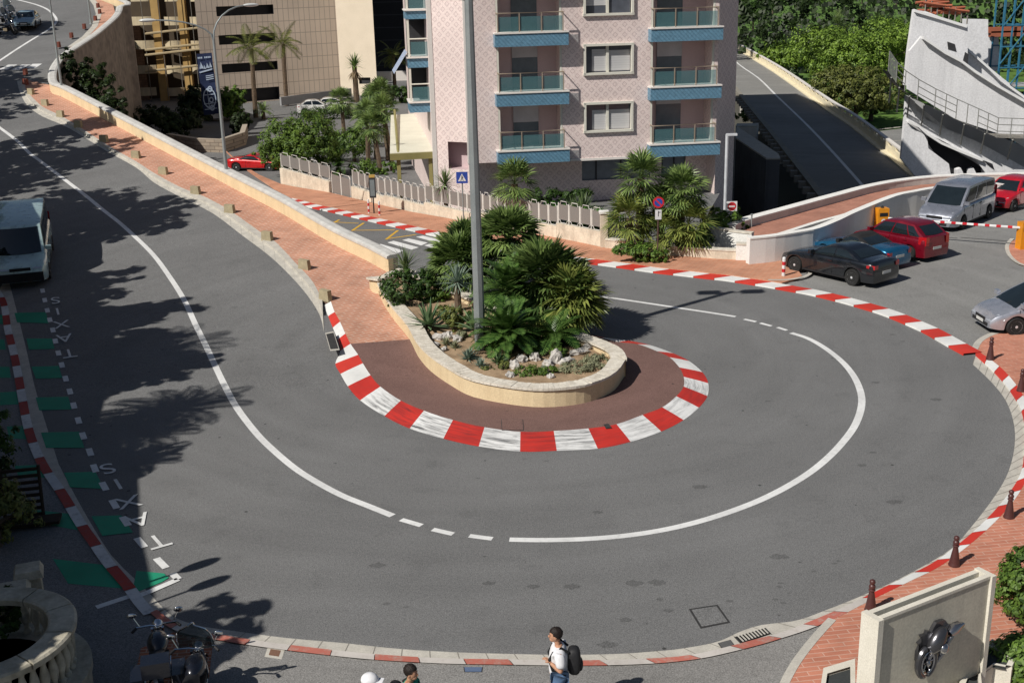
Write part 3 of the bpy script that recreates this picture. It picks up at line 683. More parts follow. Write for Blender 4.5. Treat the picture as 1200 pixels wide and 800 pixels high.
# low walls left of the white wall
def lowwall(label, px, h, th, mat=M_ows, z0=-.2, hf=Lz):
    P = [at(x, y, HL) for x, y in px]; t = empty('garden_wall', (P[0].x, P[0].y, 0), label=label, cat='wall'); o_ = Vector(t.location)
    for nm, prof, m in (('wall_face', [(0, z0), (0, h), (-th, h), (-th, z0)], mat), ('coping', [(.03, h), (.03, h+.06), (-th-.03, h+.06), (-th-.03, h)], M_cop)):
        bm = bmesh.new(); sweep(bm, P, prof, hf); bmesh.ops.recalc_face_normals(bm, faces=bm.faces)
        for v in bm.verts: v.co -= o_
        obj(nm, bm, m, t)
    return t
lowwall('low cream wall under the fan palms beside the no parking sign', [(709,293),(735,296),(760,299.5)], .45, .3)
lowwall('low cream wall of blocks between the fan palms and the white wall', [(777,301.5),(802,303),(840,306),(862,307)], .45, .35)
lowwall('short white wall stepping down beside the no entry sign', [(828,292),(845,295),(862,298),(880,300)], .95, .25, M_ww)
lowwall('low white wall end joining the curved white wall', [(862,307.5),(882,308)], .75, .3, M_ww)
# garden wall with fence, stepping down to the left
fence_top = lambda x: .95
M_fw = gloss('fence_white', (.68, .66, .62), .5)
m, nt, b = nodes('fence_mesh'); g_ = N(nt, 'ShaderNodeNewGeometry'); bk = N(nt, 'ShaderNodeTexNoise', i_Scale=60.0); nt.links.new(g_.outputs['Position'], bk.inputs['Vector'])
nt.links.new(mixc(nt, bk.outputs['Fac'], (.11, .10, .095), (.30, .28, .26)), b.inputs['Base Color']); M_mesh = m
def fence_run(px0, px1, npan, zs, label):
    """npan panels on a wall from px0 to px1 (base of wall); zs = (wall height, panel height)"""
    a, b_ = at(*px0, HL), at(*px1, HL); zb = max(Lz(a.x, a.y), Lz(b_.x, b_.y))+zs[0]
    t = empty('garden_fence', (a.x, a.y, zb), label=label, cat='fence', group='fence sections on the garden wall'); d = (b_-a); d.z = 0; Ln = d.length; rz = math.atan2(d.y, d.x); t.rotation_euler.z = rz
    bm = bmesh.new(); box(bm, (Ln/2, .14, -(zs[0]+.4)/2), (Ln-.01, .26, zs[0]+.4)); obj('base_wall', bm, M_ows, t)
    w = Ln/npan
    for i in range(npan+1):
        bm = bmesh.new(); box(bm, (min(max(w*i, .03), Ln-.03), .14, zs[1]/2), (.042, .042, zs[1])); obj('post', bm, M_fw, t)
    for i in range(npan):
        x0 = w*i+.04; x1 = w*(i+1)-.04; bm = bmesh.new()
        tube(bm, [(x0, .14, .16), (x0+w*.1, .14, .16), (x0+w*.2, .14, .03), (x1-w*.2, .14, .03), (x1-w*.1, .14, .16), (x1, .14, .16), (x1, .14, zs[1]-.05), (x1-w*.15, .14, zs[1]-.05), (x1-w*.2, .14, zs[1]+.08), (x0+w*.2, .14, zs[1]+.08), (x0+w*.15, .14, zs[1]-.05), (x0, .14, zs[1]-.05), (x0, .14, .16)], .017, 5)
        fr = obj('panel_frame', bm, M_fw, t)
        bm = bmesh.new(); poly(bm, [(x0, .14, .18), (x1, .14, .18), (x1, .14, zs[1]-.07), (x0, .14, zs[1]-.07)]); obj('infill', bm, M_mesh, t)
    return t
fence_run((329,217), (386,227.5), 5, (.75, .95), 'highest fence section with grey infill, on the stained wall left of the gate')
fence_run((412,233.5), (450,243), 5, (.55, .95), 'fence section just right of the gate, behind the notice board')
fence_run((450,243), (497,252.5), 6, (.5, .95), 'fence section on the garden wall in front of the yucca')
fence_run((497,252.5), (556,264), 6, (.55, .95), 'fence section behind the blue crossing sign and lamp mast')
fence_run((556,264), (608,273), 6, (.6, .95), 'fence section on the wall in front of the single fan palm')
fence_run((608,273), (652,281), 4, (.62, .95), 'fence section behind the tallest plants of the island')
fence_run((652,281), (704,291.5), 4, (.75, .95), 'rightmost fence section with grey infill, ending at the cream pillar')
# gate
a, b_ = at(388, 228, HL), at(410, 233, HL); t = empty('garden_gate', (a.x, a.y, Lz(a.x, a.y)), math.atan2(b_.y-a.y, b_.x-a.x), 'white framed garden gate with grey infill between two fence sections', 'gate')
Ln = (b_-a).length
for k in range(2):
    bm = bmesh.new(); x0, x1 = k*Ln/2+.03, (k+1)*Ln/2-.03
    tube(bm, [(x0, .1, .1), (x0, .1, 1.25), (x0+.1, .1, 1.4), (x1-.1, .1, 1.4), (x1, .1, 1.25), (x1, .1, .1), (x0, .1, .1)], .028, 6); lf = obj('gate_leaf', bm, M_fw, t)
    bm = bmesh.new(); poly(bm, [(x0, .1, .12), (x1, .1, .12), (x1, .1, 1.25), (x0, .1, 1.25)]); obj('infill', bm, M_mesh, lf)
# pillar and the iron railing right of it
p = at(708, 292.5, 0); t = empty('gate_pillar', (p.x, p.y+.15, 0), label='square cream pillar at the right end of the white fence', cat='pillar')
bm = bmesh.new(); box(bm, (0, 0, .8), (.32, .32, 1.6)); obj('shaft', bm, M_ows, t); bm = bmesh.new(); box(bm, (0, 0, 1.65), (.42, .42, .1)); obj('cap', bm, M_ww, t)
p = at(714, 290, 0); q = at(748, 284, 0); t = empty('iron_railing', (p.x, p.y, 0), math.atan2(q.y-p.y, q.x-p.x), 'short railing of white uprights beside the cream pillar under the fan palms', 'railing'); Ln = (q-p).length
bm = bmesh.new()
for i in range(int(Ln/.14)): box(bm, (i*.14, 0, .8), (.03, .03, 1.3))
obj('uprights', bm, M_fw, t); bm = bmesh.new(); tube(bm, [(0, 0, 1.45), (Ln, 0, 1.45)], .02, 6); tube(bm, [(0, 0, .2), (Ln, 0, .2)], .02, 6); obj('rails', bm, M_fw, t)
# ------------------------------------------------------------------ apartment block
def tilemat(name, base, line, dx=.50, plain=False):
    m, nt, b = nodes(name); L = nt.links
    uv = N(nt, 'ShaderNodeUVMap'); sx = N(nt, 'ShaderNodeSeparateXYZ'); L.new(uv.outputs[0], sx.inputs[0]); u, z = sx.outputs[0], sx.outputs[1]
    a = mth(nt, 'ABSOLUTE', mth(nt, 'SUBTRACT', mth(nt, 'FRACT', mth(nt, 'DIVIDE', mth(nt, 'ADD', u, z), dx)), .5))
    c_ = mth(nt, 'ABSOLUTE', mth(nt, 'SUBTRACT', mth(nt, 'FRACT', mth(nt, 'DIVIDE', mth(nt, 'SUBTRACT', u, z), dx)), .5))
    mx = mth(nt, 'MAXIMUM', a, c_)
    ring = ramp(nt, [(.17, 0), (.21, 1), (.28, 1), (.32, 0)]); L.new(mx, ring.inputs[0])
    dot = ramp(nt, [(.05, .35), (.09, 0)]); L.new(mx, dot.inputs[0])
    f = mth(nt, 'ADD', ring.outputs[0], dot.outputs[0])
    # little square tiles
    t1 = mth(nt, 'FRACT', mth(nt, 'DIVIDE', u, .09)); t2 = mth(nt, 'FRACT', mth(nt, 'DIVIDE', z, .09))
    gr = mth(nt, 'MAXIMUM', mth(nt, 'GREATER_THAN', t1, .88), mth(nt, 'GREATER_THAN', t2, .88))
    g = N(nt, 'ShaderNodeNewGeometry'); n = N(nt, 'ShaderNodeTexNoise', i_Scale=.35, i_Detail=6.0); L.new(g.outputs['Position'], n.inputs['Vector'])
    nf = N(nt, 'ShaderNodeTexNoise', i_Scale=14.0, i_Detail=2.0); L.new(g.outputs['Position'], nf.inputs['Vector'])
    c = mixc(nt, mth(nt, 'MULTIPLY', f, .85), base, line)
    c = mixc(nt, mth(nt, 'MULTIPLY', gr, .18), c, (.36, .30, .29))
    r = ramp(nt, [(.3, .90), (.7, 1.04)]); L.new(n.outputs['Fac'], r.inputs[0]); c = mixc(nt, 1.0, c, r.outputs[0], 'MULTIPLY')
    r = ramp(nt, [(.3, .90), (.7, 1.08)]); L.new(nf.outputs['Fac'], r.inputs[0]); c = mixc(nt, 1.0, c, r.outputs[0], 'MULTIPLY')
    L.new(c, b.inputs['Base Color']); b.inputs['Roughness'].default_value = .45; b.inputs['Specular IOR Level'].default_value = .4
    return m
M_tile = tilemat('patterned_pink_tiles', (.82, .69, .655), (.585, .46, .45))
m, nt, b = nodes('blue_tiles'); L = nt.links; g = N(nt, 'ShaderNodeNewGeometry'); s_ = N(nt, 'ShaderNodeSeparateXYZ'); L.new(g.outputs['Position'], s_.inputs[0])
f = mth(nt, 'FRACT', mth(nt, 'DIVIDE', mth(nt, 'ADD', s_.outputs[0], s_.outputs[2]), .22)); f = mth(nt, 'GREATER_THAN', f, .7)
f2 = mth(nt, 'FRACT', mth(nt, 'DIVIDE', mth(nt, 'SUBTRACT', s_.outputs[0], s_.outputs[2]), .22)); f2 = mth(nt, 'MULTIPLY', mth(nt, 'GREATER_THAN', f2, .8), .5)
n = N(nt, 'ShaderNodeTexNoise', i_Scale=9.0); L.new(g.outputs['Position'], n.inputs['Vector'])
c = mixc(nt, mth(nt, 'MAXIMUM', f, f2), (.13, .265, .37), (.085, .185, .275)); r = ramp(nt, [(.3, .8), (.7, 1.2)]); L.new(n.outputs['Fac'], r.inputs[0]); L.new(mixc(nt, 1.0, c, r.outputs[0], 'MULTIPLY'), b.inputs['Base Color']); b.inputs['Roughness'].default_value = .4
M_blue = m
M_trim = dirt('pale_trim', (.78, .74, .70), (.64, .6, .56), 1.5, amt=.4)
M_frame = dirt('cream_frame', (.72, .70, .62), (.6, .58, .5), 2, amt=.3)
M_bin = dirt('balcony_wall', (.56, .44, .45), (.48, .38, .39), 1.2, amt=.4)
M_slide = gloss('sliding_door', (.12, .15, .18), .12)
m, nt, b = nodes('roller_shutter'); L = nt.links; g = N(nt, 'ShaderNodeNewGeometry'); s_ = N(nt, 'ShaderNodeSeparateXYZ'); L.new(g.outputs['Position'], s_.inputs[0])
f = mth(nt, 'FRACT', mth(nt, 'DIVIDE', s_.outputs[2], .12)); r = ramp(nt, [(.0, .62), (.2, .82), (1, .78)]); L.new(f, r.inputs[0]); L.new(mixc(nt, 1.0, (.62, .62, .63), r.outputs[0], 'MULTIPLY'), b.inputs['Base Color']); b.inputs['Roughness'].default_value = .6
M_shut = m
M_dark = gloss('dark_pane', (.09, .10, .125), .1)
M_grn = glassmat('teal_glass', (.15, .32, .35), .38)
M_rail = dirt('brown_rail', (.33, .27, .21), rough=.5)
M_slot = dirt('dark_recess', (.05, .05, .055), (.02, .02, .02), 1)
ang = R(7.5); B0 = at(700, 250, 0); B0 = Vector((B0.x, 62.6, 0)); ud = Vector((math.cos(ang), math.sin(ang), 0)); vd = Vector((-ud.y, ud.x, 0))
def fac(px, py, back=0.0):
    """where the sight line meets the facade plane, as (u, z)"""
    d = ray(px, py); o = Vector((0, 0, HC)); P0 = B0+vd*back; t = (P0-o).dot(vd)/d.dot(vd); p = o+d*t; return ((p-B0).dot(ud), p.z)
def FW(u, z, b=0.0): return ud*u+vd*b+Vector((0, 0, z))
apt = empty('apartment_block', B0, label='tall apartment block tiled in pink diamonds with blue balcony fronts', cat='building')
def uvquad(bm, uvl, pts, uvs, mat=0):
    f = poly(bm, pts, mat)
    for l, q in zip(f.loops, uvs): l[uvl].uv = q
    return f
uL, uR = fac(547, 120)[0], fac(840, 120)[0]
ZT = 19.0
cols = []
bl0, bl1 = fac(583, 110)[0], fac(659, 110)[0]; br0, br1 = fac(762, 110)[0], fac(836, 110)[0]; w0, w1 = fac(685.5, 100)[0], fac(740, 100)[0]
ftop = [fac(620, y)[1] for y in (38.5, 107, 175)]; fbot = [fac(620, y)[1] for y in (53.5, 122.5, 189.5)]
fh = (ftop[0]-ftop[2])/2; base0 = ftop[2]; th_ = ftop[1]-fbot[1]
floors = [base0+fh*i for i in range(0, 5)]
zb = fac(700, 185)[1]
wz0 = fac(712, 153.0)[1]-base0; wz1 = fac(712, 121)[1]-base0
holes = []
for f0 in floors:
    zt = min(f0+fh-th_, ZT-.3)
    if zt-f0 < 1: continue
    holes.append((bl0, bl1, f0, zt)); holes.append((br0, br1, f0, zt))
    holes.append((w0, w1, f0+wz0, min(f0+wz1, ZT-.3)))
n0, n1, nz0, nz1 = fac(560, 210)[0], fac(583, 210)[0], fac(570, 245)[1], fac(570, 183)[1]
def holed(bm, uvl, u0, u1, z0, z1, holes, P, uo=0.0):
    us = sorted({u0, u1, *[h for q in holes for h in q[:2] if u0 < h < u1]}); zs = sorted({z0, z1, *[h for q in holes for h in q[2:4] if z0 < h < z1]})
    for a, b_ in zip(us, us[1:]):
        for c_, d_ in zip(zs, zs[1:]):
            m_, k_ = (a+b_)/2, (c_+d_)/2
            if any(q[0] < m_ < q[1] and q[2] < k_ < q[3] for q in holes): continue
            uvquad(bm, uvl, [P(a, c_), P(b_, c_), P(b_, d_), P(a, d_)], [(a+uo, c_), (b_+uo, c_), (b_+uo, d_), (a+uo, d_)])
bm = bmesh.new(); uvl = bm.loops.layers.uv.new('UVMap')
holed(bm, uvl, uL, uR, zb, ZT, holes, lambda u, z: FW(u, z))
# returns of the openings
for q in holes:
    dpt = 1.7 if q[1]-q[0] > 2.8 else .22
    for (a, c_), (b_, d_) in (((q[0], q[2]), (q[0], q[3])), ((q[1], q[2]), (q[1], q[3])), ((q[0], q[2]), (q[1], q[2])), ((q[0], q[3]), (q[1], q[3]))):
        uvquad(bm, uvl, [FW(a, c_), FW(b_, d_), FW(b_, d_, dpt), FW(a, c_, dpt)], [(0, c_), (0, d_), (dpt, d_), (dpt, c_)])
# canted corners
cl_ = FW(uL, 0); cr_ = FW(uR, 0)
lx = fac(507, 120, 1.1)[0]; l_end = ud*lx+vd*1.15
rx = fac(862, 120, 1.4)[0]; r_end = ud*rx+vd*1.45
zg = -10.3
wl_ = (l_end-cl_).length; wr_ = (r_end-cr_).length
nh = (wl_*.40, wl_*.98, fac(530, 200)[1], fac(530, 168)[1])
Pl = lambda u, z: l_end.lerp(cl_, u/wl_)+Vector((0, 0, z))
holed(bm, uvl, 0, wl_, -3, ZT, [nh], Pl, uL-wl_)
Pr = lambda u, z: cr_.lerp(r_end, u/wr_)+Vector((0, 0, z))
holed(bm, uvl, 0, wr_, zg, ZT, [], Pr, uR)
# sides and back
bk = 26; bL, bR = l_end+vd*bk, r_end+vd*bk
for a, b_ in ((l_end, bL), (bL, bR), (bR, r_end)):
    ln = (b_-a).length; uvquad(bm, uvl, [a+Vector((0, 0, zg)), b_+Vector((0, 0, zg)), b_+Vector((0, 0, ZT)), a+Vector((0, 0, ZT))], [(0, zg), (ln, zg), (ln, ZT), (0, ZT)])
poly(bm, [p+Vector((0, 0, ZT)) for p in (cl_, cr_, r_end, bR, bL, l_end)])
# ground floor set back
sb = 1.5; g0 = uL+.1
holed(bm, uvl, g0+1.6, uR, -3, zb+.02, [(fac(682, 200, sb)[0], fac(762, 200, sb)[0], fac(700, 211, sb)[1], zb-.05), (fac(775, 200, sb)[0], fac(803, 200, sb)[0], fac(780, 208, sb)[1], zb-.05)], lambda u, z: FW(u, z, sb))
uvquad(bm, uvl, [FW(uL, zb), FW(uR, zb), FW(uR, zb, sb), FW(uL, zb, sb)], [(0, 0), (1, 0), (1, 1), (0, 1)])
uvquad(bm, uvl, [FW(uR, -3), FW(uR, zb), FW(uR, zb, sb), FW(uR, -3, sb)], [(0, 0), (0, 4), (1.5, 4), (1.5, 0)])
uvquad(bm, uvl, [FW(uL, -3), FW(uL, zb), FW(g0+1.6, zb, sb), FW(g0+1.6, -3, sb)], [(0, 0), (0, 4), (1.5, 4), (1.5, 0)])
uvquad(bm, uvl, [FW(uL, -3), FW(uL+.9, -3, 0), FW(uL+.35, zb), FW(uL, zb)], [(0, 0), (.9, 0), (.35, 4), (0, 4)])
bmesh.ops.recalc_face_normals(bm, faces=bm.faces); obj('wall', bm, M_tile, apt)
# dark inside of the openings
bm = bmesh.new()
cc = [Pl(nh[0], nh[2]), Pl(nh[1], nh[2]), Pl(nh[1], nh[3]), Pl(nh[0], nh[3])]; ins = [c_+vd*.9+ud*.1 for c_ in cc]
for i in range(4): poly(bm, [cc[i], cc[(i+1) % 4], ins[(i+1) % 4], ins[i]])
poly(bm, ins); obj('niche', bm, M_bin, apt)
bm = bmesh.new(); a = fac(682, 200, sb)[0]; b_ = fac(803, 200, sb)[0]; poly(bm, [FW(a, 0, sb+.15), FW(b_, 0, sb+.15), FW(b_, zb-.05, sb+.15), FW(a, zb-.05, sb+.15)]); obj('ground_window', bm, gloss('ground_window', (.16, .19, .23), .2), apt)
bm = bmesh.new()
for px in (699, 728, 754, 776, 790): u = fac(px, 200, sb)[0]; box(bm, FW(u, zb/2, sb+.08), (.06, .06, zb-.1), ang)
obj('mullion', bm, M_slot, apt)
# pale corner strips
for nm, u in (('corner_trim', uL+.1),):
    bm = bmesh.new(); box(bm, FW(u, (ZT+zb)/2, -.02), (.32, .10, ZT-zb), ang); obj(nm, bm, M_trim, apt)
bm = bmesh.new(); box(bm, l_end+Vector((0, 0, ZT/2)), (.22, .22, ZT+1), ang); obj('corner_trim', bm, M_trim, apt)
bm = bmesh.new(); box(bm, FW((bl1+br0)/2, zb-.06, .1), (br0-bl1, .3, .12), ang); obj('soffit_edge', bm, M_trim, apt)
def balcony(u0, u1, z, zt, idx, side):
    t = empty('balcony', FW(0, 0)); t.parent = apt
    bm = bmesh.new(); box(bm, FW((u0+u1)/2+.05, z-th_/2+.02, -.1), (u1-u0+.38, 1.1, th_-.04), ang); obj('balcony_front', bm, M_blue, t)
    bm = bmesh.new(); box(bm, FW((u0+u1)/2+.05, z+.03, -.12), (u1-u0+.42, 1.16, .07), ang); obj('slab_edge', bm, M_trim, t)
    d = 1.72
    bm = bmesh.new(); poly(bm, [FW(u0, z+.02, d-.02), FW(u1, z+.02, d-.02), FW(u1, zt, d-.02), FW(u0, zt, d-.02)]); obj('back_wall', bm, M_bin, t)
    um = u0+(u1-u0)*(.30 if side == 0 else .22); ue = u0+(u1-u0)*(.70 if side == 0 else .62)
    bm = bmesh.new(); box(bm, FW((um+ue)/2, z+1.15, d-.06), (ue-um, .05, 2.25), ang); obj('sliding_door', bm, M_slide, t)
    bm = bmesh.new(); h = [.9, .5, .25, .7, 0][idx % 5]+.15
    box(bm, FW((um+ue)/2, z+2.27-h/2, d-.1), (ue-um, .03, h), ang); obj('roller_shutter', bm, dirt('grey_shutter', (.50, .51, .55)), t)
    for u in ((u0+.06, u1-.06)): 
        bm = bmesh.new(); box(bm, FW(u, (z+zt)/2, .05), (.1, .12, zt-z), ang); obj('side_post', bm, M_frame, t)
    for k in range(3):
        a, b_ = u0+(u1-u0)*k/3+.04, u0+(u1-u0)*(k+1)/3-.04
        bm = bmesh.new(); poly(bm, [FW(a, z+.10, -.55), FW(b_, z+.10, -.55), FW(b_, z+.82, -.55), FW(a, z+.82, -.55)]); obj('glass_panel', bm, M_grn, t)
    bm = bmesh.new()
    rp = [FW(u0+.02, z+1.0, .3), FW(u0+.02, z+1.0, -.57), FW(u1, z+1.0, -.57), FW(u1, z+1.0, .3)]
    tube(bm, rp, .035, 6); obj('handrail', bm, M_rail, t)
    for k in range(4):
        u = u0+(u1-u0)*k/3+(.03 if k == 0 else -.03 if k == 3 else 0); bm = bmesh.new(); box(bm, FW(u, z+.52, -.58), (.05, .04, .96), ang); obj('rail_post', bm, M_rail, t)
for i, f0 in enumerate(floors):
    zt = min(f0+fh-th_, ZT-.3)
    if zt-f0 < 1: continue
    balcony(bl0, bl1, f0, zt, i, 0); balcony(br0, br1, f0, zt, i+2, 1)
    za, zb_ = f0+wz0, min(f0+wz1, ZT-.3)
    t = empty('window'); t.parent = apt
    bm = bmesh.new(); c_ = (w0+w1)/2
    for (uu, zz, su, sz) in ((c_, za-.02, w1-w0+.2, .12), (c_, zb_+.02, w1-w0+.2, .12), (w0-.02, (za+zb_)/2, .12, zb_-za+.1), (w1+.02, (za+zb_)/2, .12, zb_-za+.1)): box(bm, FW(uu, zz, -.04), (su, .2, sz), ang)
    obj('frame', bm, M_frame, t)
    bm = bmesh.new(); box(bm, FW(c_-.03, (za+zb_)/2, .1), (.14, .08, zb_-za-.1), ang); obj('mullion', bm, M_frame, t)
    for s in (0, 1):
        a, b_ = (w0+.05, c_-.1) if s == 0 else (c_+.04, w1-.05)
        bm = bmesh.new(); poly(bm, [FW(a, za+.04, .17), FW(b_, za+.04, .17), FW(b_, zb_-.04, .17), FW(a, zb_-.04, .17)]); obj('pane', bm, M_dark, t)
        h = [(.75, .75), (.85, .8), (.7, .35), (.5, .6), (.7, .7)][i % 5][s]*(zb_-za); bm = bmesh.new()
        if i in (0, 1): poly(bm, [FW(a+.35 if s == 0 else a, za+.05 if i == 0 else za+.1, .155), FW(b_, za+.05 if i == 0 else za+.1, .155), FW(b_, za+h, .155), FW(a+.35 if s == 0 else a, za+h, .155)])
        else: poly(bm, [FW(a, zb_-h, .155), FW(b_, zb_-h, .155), FW(b_, zb_-.05, .155), FW(a, zb_-.05, .155)])
        obj('blind', bm, M_shut, t)
# side balconies left of the canted corner, set back
sbk = 3.2
for i, (ya, yb) in enumerate([(13, 22.5), (68.5, 79.5), (121, 132)]):
    u0, u1 = fac(477.5, 70, sbk)[0], fac(507, 70, sbk)[0]; z1, z0 = fac(490, ya, sbk)[1], fac(490, yb, sbk)[1]
    t = empty('side_balcony'); t.parent = apt
    bm = bmesh.new(); box(bm, FW((u0+u1)/2, (z0+z1)/2, sbk+1), (u1-u0, 2, z1-z0), ang); obj('balcony_front', bm, M_blue, t)
    bm = bmesh.new(); box(bm, FW((u0+u1)/2, z1+.04, sbk+.95), (u1-u0+.1, 2.1, .07), ang); obj('slab_edge', bm, M_trim, t)
    bm = bmesh.new(); box(bm, FW(u0+.1, z1+1.15, sbk+.1), (.12, .12, 2.3), ang); obj('side_post', bm, M_frame, t)
    bm = bmesh.new(); box(bm, FW((u0+u1)/2, z1+1.2, sbk+1.9), (u1-u0-.2, .05, 2.4), ang); obj('back_wall', bm, M_slot, t)
    bm = bmesh.new(); poly(bm, [FW(u0+.2, z1+.12, sbk), FW(u1, z1+.12, sbk), FW(u1, z1+.85, sbk), FW(u0+.2, z1+.85, sbk)]); obj('glass_panel', bm, M_grn, t)
    bm = bmesh.new(); tube(bm, [FW(u0+.15, z1+1, sbk), FW(u1, z1+1, sbk)], .035, 6); obj('handrail', bm, M_frame, t)
# striped awning
z_ = fac(470, 82, sbk)[1]; u_ = fac(478, 80, sbk)[0]
m, nt, b = nodes('awning_stripes'); g = N(nt, 'ShaderNodeNewGeometry'); s_ = N(nt, 'ShaderNodeSeparateXYZ'); nt.links.new(g.outputs['Position'], s_.inputs[0])
f = mth(nt, 'GREATER_THAN', mth(nt, 'FRACT', mth(nt, 'DIVIDE', s_.outputs[1], .5)), .5); nt.links.new(mixc(nt, f, (.6, .62, .68), (.08, .18, .38)), b.inputs['Base Color'])
bm = bmesh.new(); a0, a1 = FW(u_, z_+.9, sbk), FW(u_, z_+.9, sbk+2.6); poly(bm, [a0, a1, a1-ud*.75-Vector((0, 0, 1.1)), a0-ud*.75-Vector((0, 0, 1.1))]); obj('awning', bm, m, apt)
rw = bmesh.new(); box(rw, (12.6-B0.x, 83.4-B0.y, 4.3), (2.2, 14.4, 29)); obj('shade_wing', rw, M_trim, apt)  # hidden wing added to widen the shadow on the viaduct deck
# unseen second block, added so that its shadow lies on the viaduct
b2_ = empty('apartment_block', (3, 114, -10), label='unseen plain tower added behind the pink tiled block to shade the viaduct', cat='building')
bm = bmesh.new(); box(bm, (1.8, 0, 15.8), (21, 46, 31.6)); obj('wall', bm, dirt('tower_render', (.6, .52, .44)), b2_); bm = bmesh.new(); box(bm, (1.8, 0, 31.8), (21.4, 46.4, .3)); obj('roof', bm, M_trim, b2_)
# canopy
cp = empty('canopy', at(480, 182, 2.6), label='pale translucent canopy roof on olive posts left of the apartment block', cat='canopy'); o_ = Vector(cp.location)
q = [Vector(at(x, y, 2.6))-o_ for x, y in ((457,181),(509,178.5),(505,133),(458,136))]
bm = bmesh.new(); prism(bm, [(v.x, v.y) for v in q], .0, .06); bmesh.ops.recalc_face_normals(bm, faces=bm.faces); obj('roof', bm, dirt('canopy_sheet', (.72, .70, .58), (.55, .52, .42), .8, amt=.5), cp)
bm = bmesh.new(); box(bm, (q[0]+q[1])/2+Vector((0, -.05, -.14)), ((q[1]-q[0]).length, .14, .34), math.atan2((q[1]-q[0]).y, (q[1]-q[0]).x)); obj('edge_beam', bm, dirt('olive_beam', (.28, .25, .10)), cp)
for s in (.18, .9):
    c_ = q[0].lerp(q[1], s); bm = bmesh.new(); box(bm, (c_.x, c_.y+.15, -1.9), (.2, .2, 3.7)); obj('post', bm, dirt('olive_beam', (.28, .25, .10)), cp)
bm = bmesh.new(); tube(bm, [q[0].lerp(q[1], .18)+Vector((0, .2, 0)), q[3].lerp(q[2], .1)+Vector((0, 0, .35))], .09, 6); obj('mast', bm, dirt('olive_beam', (.28, .25, .10)), cp)

# ------------------------------------------------------------------ garage building on the left
m, nt, b = nodes('garage_cladding'); L = nt.links; uv = N(nt, 'ShaderNodeUVMap'); s_ = N(nt, 'ShaderNodeSeparateXYZ'); L.new(uv.outputs[0], s_.inputs[0])
a = mth(nt, 'GREATER_THAN', mth(nt, 'FRACT', mth(nt, 'DIVIDE', s_.outputs[0], .62)), .90); c_ = mth(nt, 'GREATER_THAN', mth(nt, 'FRACT', mth(nt, 'DIVIDE', s_.outputs[1], 1.35)), .95)
g = N(nt, 'ShaderNodeNewGeometry'); n = N(nt, 'ShaderNodeTexNoise', i_Scale=.25, i_Detail=5.0); L.new(g.outputs['Position'], n.inputs['Vector'])
c = mixc(nt, mth(nt, 'MULTIPLY', mth(nt, 'MAXIMUM', a, c_), .75), (.74, .62, .51), (.34, .27, .22)); r = ramp(nt, [(.3, .85), (.7, 1.08)]); L.new(n.outputs['Fac'], r.inputs[0]); L.new(mixc(nt, 1.0, c, r.outputs[0], 'MULTIPLY'), b.inputs['Base Color']); b.inputs['Roughness'].default_value = .7
M_clad = m
def vplane(px, py, A, B_):
    """meeting point of a sight line with the upright plane through A and B"""
    d = ray(px, py); o = Vector((0, 0, HC)); e = (B_-A); nn = Vector((-e.y, e.x, 0)); t = (A-o).dot(nn)/d.dot(nn); return o+d*t
zlow = -2.0
g1 = at(381, 116, zlow); g0_ = at(243, 140, zlow); g2_ = at(405, 108, zlow); 
def facade(name, parent, A, B_, z0, z1, holes_px, mat, org, depth=1.0, holemat=None, uo=0):
    e = Vector((B_.x-A.x, B_.y-A.y, 0)); Ln = e.length; e.normalize(); A_ = Vector((A.x, A.y, 0)); hs = []
    for (x0, y0, x1, y1) in holes_px:
        p, q_ = vplane(x0, y0, A_, A_+e), vplane(x1, y1, A_, A_+e); u0, u1 = (p-A_).dot(e), (q_-A_).dot(e); hs.append((u0, u1, min(p.z, q_.z), max(p.z, q_.z)))
    bm = bmesh.new(); uvl = bm.loops.layers.uv.new('UVMap'); holed(bm, uvl, 0, Ln, z0, z1, hs, lambda u, z: A_+e*u+Vector((0, 0, z))-org, uo); obj(name, bm, mat, parent)
    nn = Vector((-e.y, e.x, 0))
    if nn.y < 0: nn = -nn
    for u0, u1, a_, b_ in hs:
        if u1 < 0 or u0 > Ln: continue
        bm = bmesh.new(); cc = [A_+e*u+Vector((0, 0, z))-org for u, z in ((u0, a_), (u1, a_), (u1, b_), (u0, b_))]; ii_ = [c_+nn*depth for c_ in cc]
        for i in range(4): poly(bm, [cc[i], cc[(i+1) % 4], ii_[(i+1) % 4], ii_[i]])
        poly(bm, ii_); obj('opening', bm, holemat or M_slot, parent)
gar = empty('garage_building', g1, label='tan panel-clad building with long dark horizontal openings behind the garden', cat='building'); og = Vector(g1)
cA = at(400, 112, zlow); cB0 = at(240, 141, zlow); cE = at(447, 101, zlow); cE = Vector((cE.x, cE.y, 0))
cA = Vector((cA.x, cA.y, 0)); cB0 = vplane(241, 130, cA, cA+Vector((.87, .5, 0))); cE = vplane(442, 101, cA, cA+Vector((1, -.25, 0))); cB0.z = cE.z = 0
facade('wall', gar, cB0, cA, zlow-1, 24, [(254,19.5,320,5.5),(257,53,322,38.5),(260.5,86,325,71.5),(270,121,327,101.5),(256,-16,320,-28)], M_clad, og, .9)
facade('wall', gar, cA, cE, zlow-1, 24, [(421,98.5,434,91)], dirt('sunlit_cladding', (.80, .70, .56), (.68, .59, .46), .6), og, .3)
bm = bmesh.new(); prism(bm, [(p.x-og.x, p.y-og.y) for p in (cB0+Vector((.1, .2, 0)), cA+Vector((0, .3, 0)), cE+Vector((-.1, .3, 0)), cE+Vector((0, 18, 0)), cB0+Vector((0, 22, 0)))], 23-og.z, 24-og.z); obj('roof', bm, M_conc, gar)
